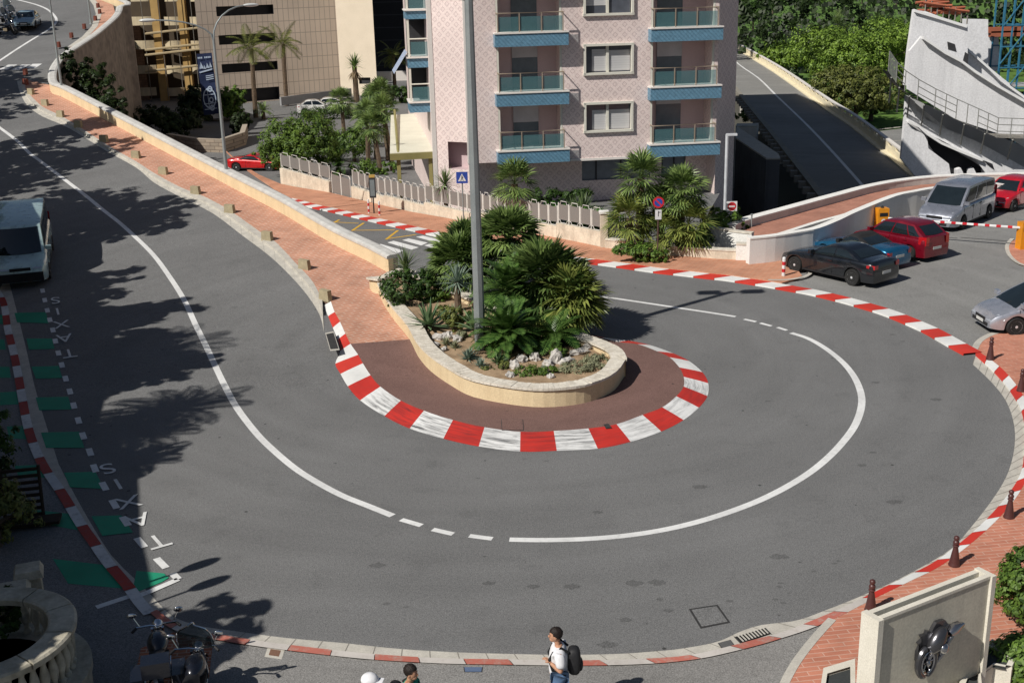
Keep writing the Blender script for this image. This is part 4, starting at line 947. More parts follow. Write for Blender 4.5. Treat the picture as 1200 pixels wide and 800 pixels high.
bm = bmesh.new(); P_ = [at(330, 124, zlow+.1), at(412, 113, zlow+.1)]; d = P_[1]-P_[0]; box(bm, (P_[0]+P_[1])/2-og+Vector((0, -.4, .5)), (d.length, .25, .9), math.atan2(d.y, d.x)); obj('plinth', bm, dirt('grey_plinth', (.33, .33, .34)), gar)
dk = empty('glass_building', at(460, 95, zlow), label='dark glazed building in the gap left of the blue side balconies', cat='building'); od = Vector(dk.location)
m, nt, b = nodes('dark_glazing'); L = nt.links; g = N(nt, 'ShaderNodeNewGeometry'); s_ = N(nt, 'ShaderNodeSeparateXYZ'); L.new(g.outputs['Position'], s_.inputs[0]); f = mth(nt, 'GREATER_THAN', mth(nt, 'FRACT', mth(nt, 'DIVIDE', s_.outputs[2], 1.6)), .93)
L.new(mixc(nt, f, (.012, .016, .024), (.035, .045, .06)), b.inputs['Base Color']); b.inputs['Roughness'].default_value = .35; b.inputs['Specular IOR Level'].default_value = .2
bm = bmesh.new(); box(bm, (1.5, 4, 13), (9, 6, 27)); obj('glazed_wall', bm, m, dk)
bm = bmesh.new(); box(bm, (1.5, .5, .6), (9, .6, 1.2)); obj('plinth', bm, M_trim, dk)

# ------------------------------------------------------------------ ochre building behind the retaining wall
oc = empty('ochre_building', at(200, 118, zlow), label='ochre balconied building partly scaffolded behind the dark bushes', cat='building'); oo = Vector(oc.location)
M_och = dirt('ochre_render', (.55, .36, .14), (.36, .23, .09), .7, amt=.7, streak=.5)
M_bal = dirt('cream_balcony', (.66, .56, .38), (.45, .37, .25), .9, amt=.8, streak=.5)
oA, oB = at(150, 116, zlow), at(246, 116, zlow); oY = oB.y+3
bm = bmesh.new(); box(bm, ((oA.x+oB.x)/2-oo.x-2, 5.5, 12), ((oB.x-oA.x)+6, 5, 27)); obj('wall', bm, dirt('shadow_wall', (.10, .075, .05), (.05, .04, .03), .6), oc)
def opx(px, py, y): d = ray(px, py); t = y/d.y; return Vector((0, 0, HC))+d*t-oo
yf = oo.y
for px in (146, 187, 218, 244):
    c_ = opx(px, 60, yf); bm = bmesh.new(); box(bm, (c_.x, .1, 10.5), (.85, .8, 26)); obj('pillar', bm, M_och, oc)
for r_, py in enumerate((-8, 20, 48, 77, 103)):
    for (x0, x1) in ((152, 183), (192, 216), (222, 241)):
        a, b_ = opx(x0, py, yf), opx(x1, py, yf); h = .95
        bm = bmesh.new(); k = 8
        pts = [(a.x+(b_.x-a.x)*i/k, -.35*math.sin(math.pi*i/k), 0) for i in range(k+1)]
        for i in range(k): poly(bm, [(pts[i][0], pts[i][1], a.z-h), (pts[i+1][0], pts[i+1][1], a.z-h), (pts[i+1][0], pts[i+1][1], a.z), (pts[i][0], pts[i][1], a.z)])
        poly(bm, [(p[0], p[1], a.z-h) for p in pts]); obj('balcony_parapet', bm, M_bal, oc)
for py, yo in ((57, -.9), (63, -.9), (82, -.8), (38, -.8)):
    a, b_ = opx(170, py+2, yf+yo), opx(250, py-7, yf+yo); bm = bmesh.new(); tube(bm, [a, b_], .14, 6); obj('scaffold_board', bm, dirt('scaffold_timber', (.45, .36, .22)), oc)
for px in (176, 196, 214, 233):
    a = opx(px, 100, yf-.9); bm = bmesh.new(); tube(bm, [(a.x, -.9, -1), (a.x, -.9, 14)], .04, 5); obj('scaffold_tube', bm, dirt('scaffold_steel', (.3, .28, .25), metal=.4), oc)
# stone pier between retaining wall and ochre building
pz_ = empty('stone_buttress', at(163, 118, zlow), label='reddish stone buttress right of the tall grey retaining wall', cat='wall'); 
bm = bmesh.new(); box(bm, (-.4, 1.5, 3.2), (2.3, 3, 10.5), R(20), taper=.8); obj('shaft', bm, brickmat('buttress_stone', (.24, .16, .12), (.19, .13, .1), (.12, .09, .07), .6, .3, 0, .02, zc=True), pz_)
# low stone wall
sw = [at(x, y, HL) for x, y in ((196,172),(230,178),(262,179),(288,170),(291,160))]
t = wallobj('stone_wall', 'low pale stone block wall below the dark bushes, beside the far road', sw, lambda x, y: 1.0-1.9, .4, -3, brickmat('block_wall', (.38, .31, .24), (.30, .25, .2), (.18, .14, .11), .8, .3, 0, .03, zc=True), capm=dirt('block_cap', (.42, .36, .29)))
# ------------------------------------------------------------------ viaduct on the right
ZV = -4.6
via = empty('viaduct', at(960, 180, ZV), label='concrete viaduct road with pierced cream parapet running away past the apartment block', cat='bridge'); ov = Vector(via.location)
le = [at(x, y, ZV) for x, y in ((835,67),(850,84),(862,101),(885,129),(910,159),(938,194),(966,229),(1010,284))]
re = [at(x, y, ZV) for x, y in ((835,41),(850,49),(865,58),(910,85),(970,127.5),(1000,147),(1035,175),(1062,197),(1120,245))]
le, re = spline(le, 4), spline(re, 4); A, B = evenly(le, 40), evenly(re, 40)
def loc(p, o): return p-o
bm = bmesh.new()
for i in range(39): poly(bm, [A[i]-ov, A[i+1]-ov, B[i+1]-ov, B[i]-ov])
for f in bm.faces:
    f.normal_update()
    if f.normal.z < 0: f.normal_flip()
obj('deck', bm, asphalt('viaduct_asphalt', .24, (1, .98, .93), .3), via)
P_ = spline([at(x, y, ZV) for x, y in ((845,55),(865,75),(888.5,91.5),(910,112.5),(940,141),(970,172),(1012,219),(1060,275))], 3)
bm = bmesh.new(); strip(bm, P_, .28, H0, ZV+.02); 
for v in bm.verts: v.co -= ov
obj('centre_line', bm, M_white, via)
def side(P, prof, name, mat, sgn=1):
    bm = bmesh.new(); rows = []
    for i, p in enumerate(P):
        n_ = nrm(P, i)*sgn; rows.append([bm.verts.new(Vector((p.x, p.y, ZV))+n_*o+Vector((0, 0, z))-ov) for o, z in prof])
    m_ = len(prof)
    for i in range(len(P)-1):
        for k in range(m_): bm.faces.new((rows[i][k], rows[i+1][k], rows[i+1][(k+1) % m_], rows[i][(k+1) % m_]))
    for r_ in (rows[0], rows[-1]): bm.faces.new(r_)
    bmesh.ops.recalc_face_normals(bm, faces=bm.faces); return obj(name, bm, mat, via)
rs = 1 if (nrm(B, 5).x*(A[5].x-B[5].x)+nrm(B, 5).y*(A[5].y-B[5].y)) < 0 else -1
ls = 1 if (nrm(A, 5).x*(B[5].x-A[5].x)+nrm(A, 5).y*(B[5].y-A[5].y)) < 0 else -1
M_par = dirt('cream_parapet', (.82, .74, .54), (.68, .6, .43), .5, streak=.4)
side(B, [(0, -.02), (.05, .62), (.3, .62), (.3, -.8)], 'parapet', M_par, rs)
side(B, [(0, .95), (0, 1.1), (.34, 1.1), (.34, .95)], 'parapet_rail', M_trim, rs)
side(B, [(-.5, -.0), (-.5, .12), (0, .12), (0, -.0)], 'parapet_kerb', M_par, rs)
def blocks(P, nb, name, mat, sgn, sz, off_, z):
    Q = evenly(P, nb)
    for i in range(nb-1):
        if i % 1: continue
        d = Q[i+1]-Q[i]; n_ = nrm(Q, i)*sgn; bm = bmesh.new(); c_ = Q[i].lerp(Q[i+1], .5)+n_*off_-ov; box(bm, (c_.x, c_.y, z), (d.length*sz[0], sz[1], sz[2]), math.atan2(d.y, d.x)); obj(name, bm, mat, via)
blocks(B, 60, 'parapet_block', M_par, rs, (.45, .26, .36), .16, .79)
side(A, [(0, 0), (0, .1), (.5, .1), (.5, -.55), (.0, -.9), (-.6, -.9), (-.6, -.02)], 'edge_beam', dirt('edge_concrete', (.30, .28, .24), (.18, .17, .15), 1, streak=.4), ls)
blocks(A, 60, 'bracket', dirt('edge_concrete', (.30, .28, .24)), ls, (.22, .7, .5), .75, -.3)
for i in (6, 16, 26, 35):
    c_ = A[i].lerp(B[i], .5)-ov; bm = bmesh.new(); box(bm, (c_.x, c_.y, -3.3), (3.4, 1.0, 5.0)); obj('pier', bm, M_gwf, via)
# metal guard on the parapet in the shade
# dark concrete walls in the gully between the block and the viaduct
def blockp(name, label, quad, ztop, zbot, mat):
    P = [at(x, y, ztop) for x, y in quad]; c_ = sum(P, Vector())/len(P); t = empty(name, c_, label=label, cat='wall'); bm = bmesh.new()
    prism(bm, [(p.x-c_.x, p.y-c_.y) for p in P], zbot-ztop, 0); bmesh.ops.recalc_face_normals(bm, faces=bm.faces); obj('concrete', bm, mat, t)
    bm = bmesh.new(); prism(bm, [((p.x-c_.x)*1.01, (p.y-c_.y)*1.01) for p in P], .002, .12); bmesh.ops.recalc_face_normals(bm, faces=bm.faces); obj('coping', bm, M_conc, t)
blockp('concrete_wall', 'dark slanting concrete wall in the gully right of the apartment block', [(862,163),(898,187),(914,187),(912,182),(864,150)], -2.0, -10.2, dirt('gully_concrete', (.13, .13, .14), (.06, .06, .06), .8, streak=.4))
blockp('concrete_wall', 'low concrete box under the near end of the viaduct', [(862,149),(887,149),(889,146),(864,146)], -4.0, -10.2, M_gwf)
# ------------------------------------------------------------------ park beyond the viaduct
ZP = -8.5
grass = leafmat('park_grass', (.03, .075, .012), (.11, .21, .04), .35, .05, .9)
M_lawn = dirt('lawn', (.13, .23, .045), (.06, .125, .026), .3, fine=12, bump=.5, amt=.9)
slab('lawn', [(p.x, p.y) for p in [at(x, y, ZP) for x, y in ((855,30),(900,90),(960,125),(1010,155),(1030,170),(1120,165),(1400,120),(1500,20),(1300,-10),(870,-10))]], lambda x, y: ZP, 0, M_lawn, kind='structure', grid=0)
slab('park_road', [(p.x, p.y) for p in [at(x, y, ZP+.01) for x, y in ((1010,156),(1060,150.5),(1130,148),(1130,182),(1060,180),(1040,182))]], lambda x, y: ZP+.02, 0, M_park, kind='structure', grid=0)
bm = bmesh.new(); strip(bm, [at(x, y, ZP) for x, y in ((1008,155.5),(1062,149.5),(1120,147))], .5, H0, ZP+.15); strip(bm, [at(x, y, ZP) for x, y in ((1038,166),(1064,165))], .25, H0, ZP+.05); tag(obj('kerb_line', bm, M_conc), kind='structure')
# ------------------------------------------------------------------ concrete building under construction
cs = empty('unfinished_building', at(1057, 190, -6), label='unfinished white concrete building with blue scaffolding and a railed work platform', cat='building'); oc2 = Vector(cs.location)
YB = 84.0
M_cw = dirt('raw_white_concrete', (.84, .84, .86), (.66, .66, .68), .35, streak=.55, amt=.45, fine=9)
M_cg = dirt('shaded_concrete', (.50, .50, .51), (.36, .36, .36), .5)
def yp(px, py, y): d = ray(px, py); t = y/d.y; return Vector((0, 0, HC))+d*t-oc2
def panel(name, pts, y, th, mat=M_cw, yr=0.0):
    """upright slab: outline seen from the front, its right end yr metres further back"""
    x0 = pts[0][0]; P = []
    for px, py in pts: P.append(yp(px, py, y+yr*(px-1057)/143.0))
    a = [Vector(p) for p in P]; b_ = [p+Vector((0, th, 0)) for p in P]; bm = bmesh.new(); n_ = len(a)
    va = [bm.verts.new(p) for p in a]; vb = [bm.verts.new(p) for p in b_]
    bm.faces.new(va[::-1]); bm.faces.new(vb)
    for i in range(n_): bm.faces.new((va[i], va[(i+1) % n_], vb[(i+1) % n_], vb[i]))
    bmesh.ops.triangulate(bm, faces=[f for f in bm.faces if len(f.verts) > 4]); bmesh.ops.recalc_face_normals(bm, faces=bm.faces); return obj(name, bm, mat, cs)
panel('upper_wall', [(1071,11.5),(1086,14),(1130,30),(1134,31),(1134,100),(1110,110),(1060,100),(1064,60)], YB+1.2, .4)
panel('upper_wall', [(1130,22.5),(1158,23),(1158,90),(1130,80)], YB+4.5, .4)
panel('upper_wall', [(1150,38),(1170,38),(1172,85),(1150,80)], YB+6.4, .4)
panel('ramp_wall', [(1080,43),(1086,46),(1105,60),(1112,65),(1124,70),(1140,82),(1165,98),(1200,118),(1230,133),(1230,190),(1180,160),(1120,140),(1064,105),(1066,60)], YB, .35)
panel('ramp_wall', [(1131,56),(1140,62),(1156,78),(1170,92),(1200,114),(1235,140),(1235,150),(1150,120),(1131,80)], YB+2.6, .35)
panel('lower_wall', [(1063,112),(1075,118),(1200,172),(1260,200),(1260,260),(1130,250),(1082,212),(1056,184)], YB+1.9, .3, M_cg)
# front lower wall with its long opening
panel('lower_wall', [(1062,112),(1072,119),(1074,128),(1085,140),(1110,152),(1145,166),(1175,182),(1200,196),(1260,230),(1260,262),(1200,262),(1170,212),(1163,192),(1140,183),(1120,175),(1100,166),(1082,154),(1073,146),(1060,142)], YB-.6, .35)
panel('lower_wall', [(1060,142),(1064,144),(1072,153),(1082,156),(1087,166),(1088,174),(1112,192),(1114,205),(1117,216),(1080,216),(1056,186)], YB-.6, .35)
for x0 in (1121, 1136, 1153):
    panel('pillar', [(x0,199),(x0+5,197),(x0+8,203),(x0+8,218),(x0,218)], YB-.2, .5)
panel('lower_wall', [(1088,158),(1163,186),(1195,215),(1195,222),(1112,222),(1088,176)], YB+.6, .2, dirt('dark_opening', (.03, .03, .035)))
# slab roof with formwork in orange
M_form = dirt('orange_formwork', (.42, .13, .07), (.25, .09, .06), 2)
random.seed(11)
for i in range(16):
    px = random.uniform(1073, 1130); py = random.uniform(1, 12)+max(0, px-1072)*.22; a = yp(px, py, YB+1.5); a2 = a+Vector((random.uniform(1.0, 2.2), random.uniform(-.5, 1), random.uniform(-.35, .15))); bm = bmesh.new(); tube(bm, [a, a2], .10, 4); obj('formwork_beam', bm, M_form, cs)
for i in range(8):
    px = 1084+i*7; a = yp(px, 15+i*1.9, YB+1.5); bm = bmesh.new(); tube(bm, [a, a+Vector((0, 0, .9))], .05, 4); obj('roof_post', bm, dirt('scaffold_steel', (.3, .28, .25)), cs)
for (x0, y0, x1, y1) in ((1158,33,1200,37),(1160,39,1206,40)):
    a, b_ = yp(x0, y0, YB+6), yp(x1, y1, YB+6); bm = bmesh.new(); box(bm, (a+b_)/2, ((b_-a).length, .5, .4)); obj('formwork_beam', bm, M_form, cs)

def ledge(pts, y, out=.45, h=.16):
    P = [yp(px, py, y) for px, py in pts]; bm = bmesh.new()
    for a, b_ in zip(P, P[1:]):
        q = [a+Vector((0, -out, 0)), b_+Vector((0, -out, 0)), b_+Vector((0, .2, 0)), a+Vector((0, .2, 0))]; lo = [bm.verts.new(v-Vector((0, 0, h))) for v in q]; hi = [bm.verts.new(v+Vector((0, 0, .03))) for v in q]
        bm.faces.new(hi); bm.faces.new(lo[::-1])
        for k in range(4): bm.faces.new((lo[k], lo[(k+1) % 4], hi[(k+1) % 4], hi[k]))
    bmesh.ops.recalc_face_normals(bm, faces=bm.faces); obj('wall_ledge', bm, dirt('ledge_concrete', (.9, .9, .9), (.75, .75, .77), 1), cs)
ledge([(1080,43),(1105,60),(1124,70),(1140,82),(1165,98),(1200,118),(1230,133)], YB)
ledge([(1131,56),(1156,78),(1170,92),(1200,114),(1235,140)], YB+2.6)
ledge([(1071,11.5),(1100,20),(1132,30)], YB+1.2, .2)
ledge([(1063,141),(1075,146),(1085,155),(1102,166),(1125,176),(1150,186)], YB-.6, .3)
# windows in the upper wall
for q in ([(1110,49),(1119,52),(1121,61),(1111,58)], [(1131,61),(1135,64),(1134,80),(1127,76)]):
    bm = bmesh.new(); poly(bm, [yp(x, y, YB+1.17 if q[0][0] == 1110 else YB-.01) for x, y in q]); obj('opening', bm, M_slot, cs)
# blue scaffold
M_bs = gloss('blue_scaffold', (.035, .16, .26), .5)
sx0, sx1 = yp(1168, 80, YB+5).x, yp(1235, 80, YB+5).x
for xx in range(7):
    for yy in (4.6, 6.2):
        x = sx0+(sx1-sx0)*xx/6; bm = bmesh.new(); tube(bm, [(x, YB-oc2.y+yy, -2), (x, YB-oc2.y+yy, 20)], .075, 5); obj('scaffold_tube', bm, M_bs, cs)
for zz in range(9):
    for yy in (4.55, 6.25): z = 1+zz*1.5; bm = bmesh.new(); tube(bm, [(sx0, YB-oc2.y+yy, z), (sx1, YB-oc2.y+yy, z)], .055, 5); obj('scaffold_tube', bm, M_bs, cs)
for zz in range(5):
    z = 2.2+zz*2.7; bm = bmesh.new(); tube(bm, [(sx0, YB-oc2.y+4.5, z), (sx0+2.0, YB-oc2.y+4.5, z+2.7)], .05, 5); obj('scaffold_tube', bm, M_bs, cs)
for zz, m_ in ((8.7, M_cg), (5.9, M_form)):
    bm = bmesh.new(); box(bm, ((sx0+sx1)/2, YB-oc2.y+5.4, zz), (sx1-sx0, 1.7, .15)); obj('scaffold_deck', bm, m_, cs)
bm = bmesh.new(); poly(bm, [(sx0-1, YB-oc2.y+7, -3), (sx1, YB-oc2.y+7, -3), (sx1, YB-oc2.y+7, 8), (sx0-1, YB-oc2.y+7, 8)]); obj('back_wall', bm, dirt('dark_opening', (.03, .03, .035)), cs)
# work platform with railing and brackets
M_gal = dirt('galvanised_steel', (.33, .33, .31), (.2, .2, .19), 4, metal=.3, rough=.6)
M_plank = dirt('grey_planks', (.42, .40, .36), (.28, .26, .23), 3)
fr = [(1041,84),(1050,97),(1060,107),(1075,117),(1095,128),(1120,140),(1145,151),(1168,161.5),(1215,163)]
bk_ = [(1052,78),(1060,90),(1070,97),(1085,104),(1105,113),(1125,124),(1150,135),(1175,147),(1215,150)]
Fp = [yp(x, y, YB-2.3) for x, y in fr]; bm = bmesh.new(); Bp = [Vector((p.x+.25, YB-oc2.y-.05, p.z)) for p in Fp]
for i in range(len(Fp)-1):
    q = [Fp[i], Fp[i+1], Bp[i+1], Bp[i]]; f = poly(bm, q)
bmesh.ops.solidify(bm, geom=bm.faces[:], thickness=.12); obj('platform', bm, M_plank, cs)
for i in range(len(Fp)-1):
    k = max(1, int((Fp[i+1]-Fp[i]).length/.75))
    for j in range(k):
        p = Fp[i].lerp(Fp[i+1], j/k); bm = bmesh.new(); tube(bm, [p, p+Vector((0, 0, 1.35))], .035, 5); obj('rail_post', bm, M_gal, cs)
    for h in (.45, .9, 1.35):
        if i in (2, 5) and h < 1: continue
        bm = bmesh.new(); tube(bm, [Fp[i]+Vector((0, 0, h)), Fp[i+1]+Vector((0, 0, h))], .03, 5); obj('guard_rail', bm, M_gal, cs)
    p = Fp[i].lerp(Fp[i+1], .4); bm = bmesh.new(); tube(bm, [p+Vector((0, 0, -.1)), p+Vector((.6, 2.0, -2.0))], .06, 5); obj('platform_bracket', bm, M_gal, cs)
bm = bmesh.new(); a = yp(1041, 66, YB-2.3); b_ = yp(1062, 82, YB-2.3)
poly(bm, [Fp[0]+Vector((0, 0, 0)), Fp[1]+Vector((0, 0, 0)), Fp[1]+Vector((0, 0, 1.4)), Fp[0]+Vector((0, 0, 1.4))]); obj('mesh_screen', bm, glassmat('screen', (.5, .52, .52), .3, .8), cs)
# ------------------------------------------------------------------ plants
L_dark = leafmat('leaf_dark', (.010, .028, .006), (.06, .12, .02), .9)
L_mid = leafmat('leaf_mid', (.022, .055, .010), (.15, .25, .038), .8)
L_pine = leafmat('leaf_pine', (.035, .08, .012), (.25, .38, .055), .5)
L_olive = leafmat('leaf_olive', (.035, .055, .012), (.20, .22, .055), .7)
L_fan = leafmat('leaf_fan_palm', (.028, .062, .016), (.22, .31, .09), 1.5, .15, .4)
L_fany = leafmat('leaf_fan_palm_yellow', (.035, .07, .014), (.28, .32, .08), 1.5, .2, .4)
L_cyc = leafmat('leaf_cycad', (.018, .055, .012), (.11, .20, .045), 1.5, .2, .3)
L_agave = leafmat('leaf_agave', (.06, .12, .055), (.24, .34, .17), 3, .05, .45)
L_blue = leafmat('leaf_blue_grey', (.10, .16, .13), (.30, .38, .30), 3, .05, .5)
L_yuc = leafmat('leaf_yucca', (.04, .08, .03), (.20, .27, .11), 3, .1, .45)
L_silver = leafmat('leaf_silver', (.13, .14, .08), (.32, .33, .20), 3, .1, .8)
L_dead = leafmat('leaf_dead', (.10, .07, .04), (.28, .21, .13), 3, .1, .9)
M_bark = dirt('palm_bark', (.17, .12, .08), (.07, .05, .035), 5, fine=14, bump=1.0, amt=.9)
M_trunk = dirt('tree_bark', (.13, .10, .075), (.06, .045, .035), 4, fine=14, bump=1.0)
def leafquad(bm, p, nrm_, s, asp=.55):
    nrm_ = nrm_.normalized(); t = nrm_.cross(Vector((random.gauss(0, 1), random.gauss(0, 1), random.gauss(0, 1)))).normalized(); b = nrm_.cross(t)
    a = t*s; c = b*s*asp
    bm.faces.new([bm.verts.new(p-a), bm.verts.new(p-c*.9+a*.1), bm.verts.new(p+a), bm.verts.new(p+c*.9+a*.1)])
def crown_bm(lobes, n, s, seed=1, shell=.55, up=.35):
    random.seed(seed); bm = bmesh.new(); tot = sum(l[3]*l[4]+l[4]*l[5]+l[3]*l[5] for l in lobes)
    for l in lobes:
        k = int(n*(l[3]*l[4]+l[4]*l[5]+l[3]*l[5])/tot)
        # clumps over each lobe
        nc = max(6, k//45)
        for c_ in range(nc):
            d = Vector((random.gauss(0, 1), random.gauss(0, 1), random.gauss(0, 1)+.15)).normalized()
            r = random.uniform(shell, 1.02); cc = Vector((l[0]+d.x*l[3]*r, l[1]+d.y*l[4]*r, l[2]+d.z*l[5]*r)); cr = random.uniform(.12, .26)*max(l[3], l[5])
            for i in range(k//nc):
                e = Vector((random.gauss(0, 1), random.gauss(0, 1), random.gauss(0, .8))); e = e.normalized()*random.random()**.5*cr
                leafquad(bm, cc+e, d*.6+e.normalized()*.8+Vector((0, 0, up)), s*random.uniform(.6, 1.25))
    return bm
def trunk_bm(h, r, lobes=(), lean=(0, 0), seed=1):
    random.seed(seed); bm = bmesh.new(); top = Vector((lean[0], lean[1], h)); pts = [Vector((0, 0, -.3)), Vector((lean[0]*.3+.05, lean[1]*.3, h*.4)), top]
    tube(bm, pts, [r*1.25, r, r*.75], 7)
    for l in lobes:
        e = Vector(l[:3]); m_ = top.lerp(e, .5)+Vector((0, 0, -.1*l[5])); tube(bm, [top-Vector((0, 0, .15)), m_, e], [r*.6, r*.4, r*.12], 5)
    return bm
def tree(name, pos, h, lobes, n, s, leaf, label, cat='tree', group=None, seed=1, trunk=True, rz=0, tr=.14):
    t = empty(name, pos, rz, label, cat, group)
    obj('crown', crown_bm(lobes, n, s, seed), leaf, t)
    if trunk: obj('trunk', trunk_bm(h, tr, lobes, seed=seed), M_trunk, t)
    return t
def blade(bm, base, d, L_, w, droop, seg=4, fold=0.0, up=Vector((0, 0, 1)), tipw=.05, mat=0):
    d = d.normalized(); s = d.cross(up)
    if s.length < .05: s = Vector((1, 0, 0))
    s.normalize(); pts = []; p = base.copy(); dd = d.copy()
    prev = None
    for i in range(seg+1):
        t = i/seg; ww = w*(1-t)**.8*(.6+1.4*min(t*3, 1)*.35+.2) if i else w*.6
        if i == seg: ww = w*tipw
        row = (bm.verts.new(p-s*ww/2), bm.verts.new(p+s*ww/2))
        if prev: bm.faces.new((prev[0], prev[1], row[1], row[0])).material_index = mat
        prev = row; p = p+dd*(L_/seg); dd = (dd+Vector((0, 0, -droop/seg))).normalized()
def rosette_bm(n, L_, w, lo=5, hi=80, droop=.3, seed=1, seg=4, z=0, bm=None, var=.2):
    random.seed(seed); bm = bm or bmesh.new()
    for i in range(n):
        a = i*2.39996+random.uniform(-.2, .2); e = R(lo+(hi-lo)*((i+.5)/n)**.9+random.uniform(-5, 5)); d = Vector((math.cos(a)*math.cos(e), math.sin(a)*math.cos(e), math.sin(e)))
        blade(bm, Vector((0, 0, z))+d*.04, d, L_*random.uniform(1-var, 1+var*.5), w, droop*random.uniform(.6, 1.3), seg)
    return bm
def fanleaf(bm, c, d, pet, rad, nb=15, spread=200, w=.045, mat=0):
    """palmate leaf: stalk along d, then narrow blades fanned about its end"""
    d = d.normalized(); s = d.cross(Vector((0, 0, 1)));
    if s.length < .05: s = Vector((1, 0, 0))
    s.normalize(); n_ = s.cross(d); e = c+d*pet+Vector((0, 0, -.08*pet))
    q = [c-s*.012, c+s*.012, e+s*.012, e-s*.012]; bm.faces.new([bm.verts.new(v) for v in q]).material_index = mat
    tilt = (d*.8+Vector((0, 0, -.25))).normalized(); s2 = s; roll = random.uniform(-.4, .4); s2 = (s*math.cos(roll)+n_*math.sin(roll))
    for i in range(nb):
        a = R(-spread/2+spread*i/(nb-1)); dd = tilt*math.cos(a)+s2*math.sin(a)+n_*.12*random.uniform(-1, 1); L_ = rad*(.8+.2*math.cos(a))*random.uniform(.9, 1.05)
        side = dd.cross(tilt.cross(s2)).normalized(); m_ = e+dd*L_*.55; tip = e+dd*L_+Vector((0, 0, -.12*L_))
        v = [bm.verts.new(x) for x in (e+side*w*.15, m_+side*w*.5, tip, m_-side*w*.5)]; bm.faces.new(v).material_index = mat
def fan_bm(n, pet, rad, seed=1, lo=-25, hi=85, z=0, nb=15, w=.05, bm=None, c=(0, 0)):
    random.seed(seed); bm = bm or bmesh.new()
    for i in range(n):
        a = i*2.39996+random.uniform(-.3, .3); e = R(lo+(hi-lo)*((i+.5)/n)+random.uniform(-8, 8)); d = Vector((math.cos(a)*math.cos(e), math.sin(a)*math.cos(e), math.sin(e)))
        fanleaf(bm, Vector((c[0], c[1], z)), d, pet*random.uniform(.75, 1.15), rad*random.uniform(.85, 1.1), nb, w=w)
    return bm
def frond_bm(n, L_, lo=0, hi=80, droop=1.1, ll=.28, lw=.035, pairs=20, seed=1, z=0, bm=None, vee=.5, c=(0, 0)):
    random.seed(seed); bm = bm or bmesh.new()
    for i in range(n):
        a = i*2.39996+random.uniform(-.25, .25); e = R(lo+(hi-lo)*((i+.5)/n)+random.uniform(-6, 6)); d = Vector((math.cos(a)*math.cos(e), math.sin(a)*math.cos(e), math.sin(e)))
        p = Vector((c[0], c[1], z)); dd = d; L2 = L_*random.uniform(.85, 1.1); s = d.cross(Vector((0, 0, 1))); s = s.normalized() if s.length > .05 else Vector((1, 0, 0)); prev = None
        for j in range(pairs+1):
            t = j/pairs
            if prev is not None: bm.faces.new([bm.verts.new(v) for v in (prev-s*.012, prev+s*.012, p+s*.01, p-s*.01)])
            if j > 1:
                l_ = ll*math.sin(math.pi*min(1, (t*.92+.08)))**.6*random.uniform(.9, 1.1)+.03; upv = s.cross(dd).normalized()
                for sg_ in (-1, 1):
                    q = p+(s*sg_+dd*.55+upv*vee*.5).normalized()*l_+Vector((0, 0, -.1*l_)); b = dd*lw*.5
                    m_ = p.lerp(q, .5); bm.faces.new([bm.verts.new(v) for v in (p-b*.6, m_-b, q, m_+b)])
            prev = p.copy(); p = p+dd*(L2/pairs); dd = (dd+Vector((0, 0, -droop/pairs))).normalized()
    return bm
def palm_trunk(h, r=.13, lean=(0, 0), seed=0):
    bm = bmesh.new(); random.seed(seed); k = 9; tube(bm, [(lean[0]*(i/k)**1.5, lean[1]*(i/k)**1.5, -.2+(h+.2)*i/k) for i in range(k+1)], [r*(1.15-.25*i/k)*(1+.06*(i % 2)) for i in range(k+1)], 8); return bm
def plant(name, px, py, z, label, cat, parts, group=None, rz=0.0, sc_=1.0):
    p = at(px, py, z); p = Vector((p.x, p.y, z(p.x, p.y) if callable(z) else z)); t = empty(name, p, rz, label, cat, group); t.scale = (sc_,)*3
    for nm, bm, m in parts: obj(nm, bm, m, t)
    return t
SZ = lambda x, y: psoil(x, y)
# --- on the island (base pixel on the soil)
plant('fan_palm', 597, 345, SZ, 'tall fan palm at the back of the island planter, beside the lamp mast', 'palm', [('crown', fan_bm(80, .62, .62, 3, z=1.6, nb=19, w=.075), L_fan), ('trunk', palm_trunk(1.6, .16), M_bark)], sc_=1.28)
plant('fan_palm', 540, 340, SZ, 'broad fan palm on the left of the lamp mast in the planter', 'palm', [('crown', fan_bm(84, .65, .62, 4, z=.75, nb=19, w=.075), L_fan), ('trunk', palm_trunk(.75, .16), M_bark)], sc_=1.28)
plant('fan_palm', 545, 318, SZ, 'small dark fan palm behind the broad one at the back edge of the planter', 'palm', [('crown', fan_bm(50, .5, .55, 14, z=.8, nb=17, w=.075), L_fan), ('trunk', palm_trunk(.8, .12), M_bark)], sc_=1.28)
plant('fan_palm', 640, 378, SZ, 'largest fan palm of the planter with yellowing outer leaves on the right', 'palm', [('crown', fan_bm(110, .8, .72, 5, z=1.05, nb=21, lo=-35, w=.08), L_fan), ('old_leaves', fan_bm(22, .85, .62, 6, lo=-50, hi=0, z=.95, nb=15), L_fany), ('trunk', palm_trunk(1.2, .18), M_bark)], sc_=1.28)
plant('fan_palm', 668, 386, SZ, 'fan palm with yellowish leaves at the right of the planter', 'palm', [('crown', fan_bm(70, .6, .68, 15, z=.8, nb=19, lo=-30, w=.075), L_fany), ('trunk', palm_trunk(.9, .15), M_bark)], sc_=1.28)
plant('cycad', 600, 382, SZ, 'glossy cycad with arching fronds in the middle of the planter', 'cycad', [('crown', frond_bm(60, 1.15, -5, 80, 1.3, .26, .06, 24, 7, z=.85), L_cyc), ('trunk', palm_trunk(.85, .16), M_bark)], sc_=1.28)
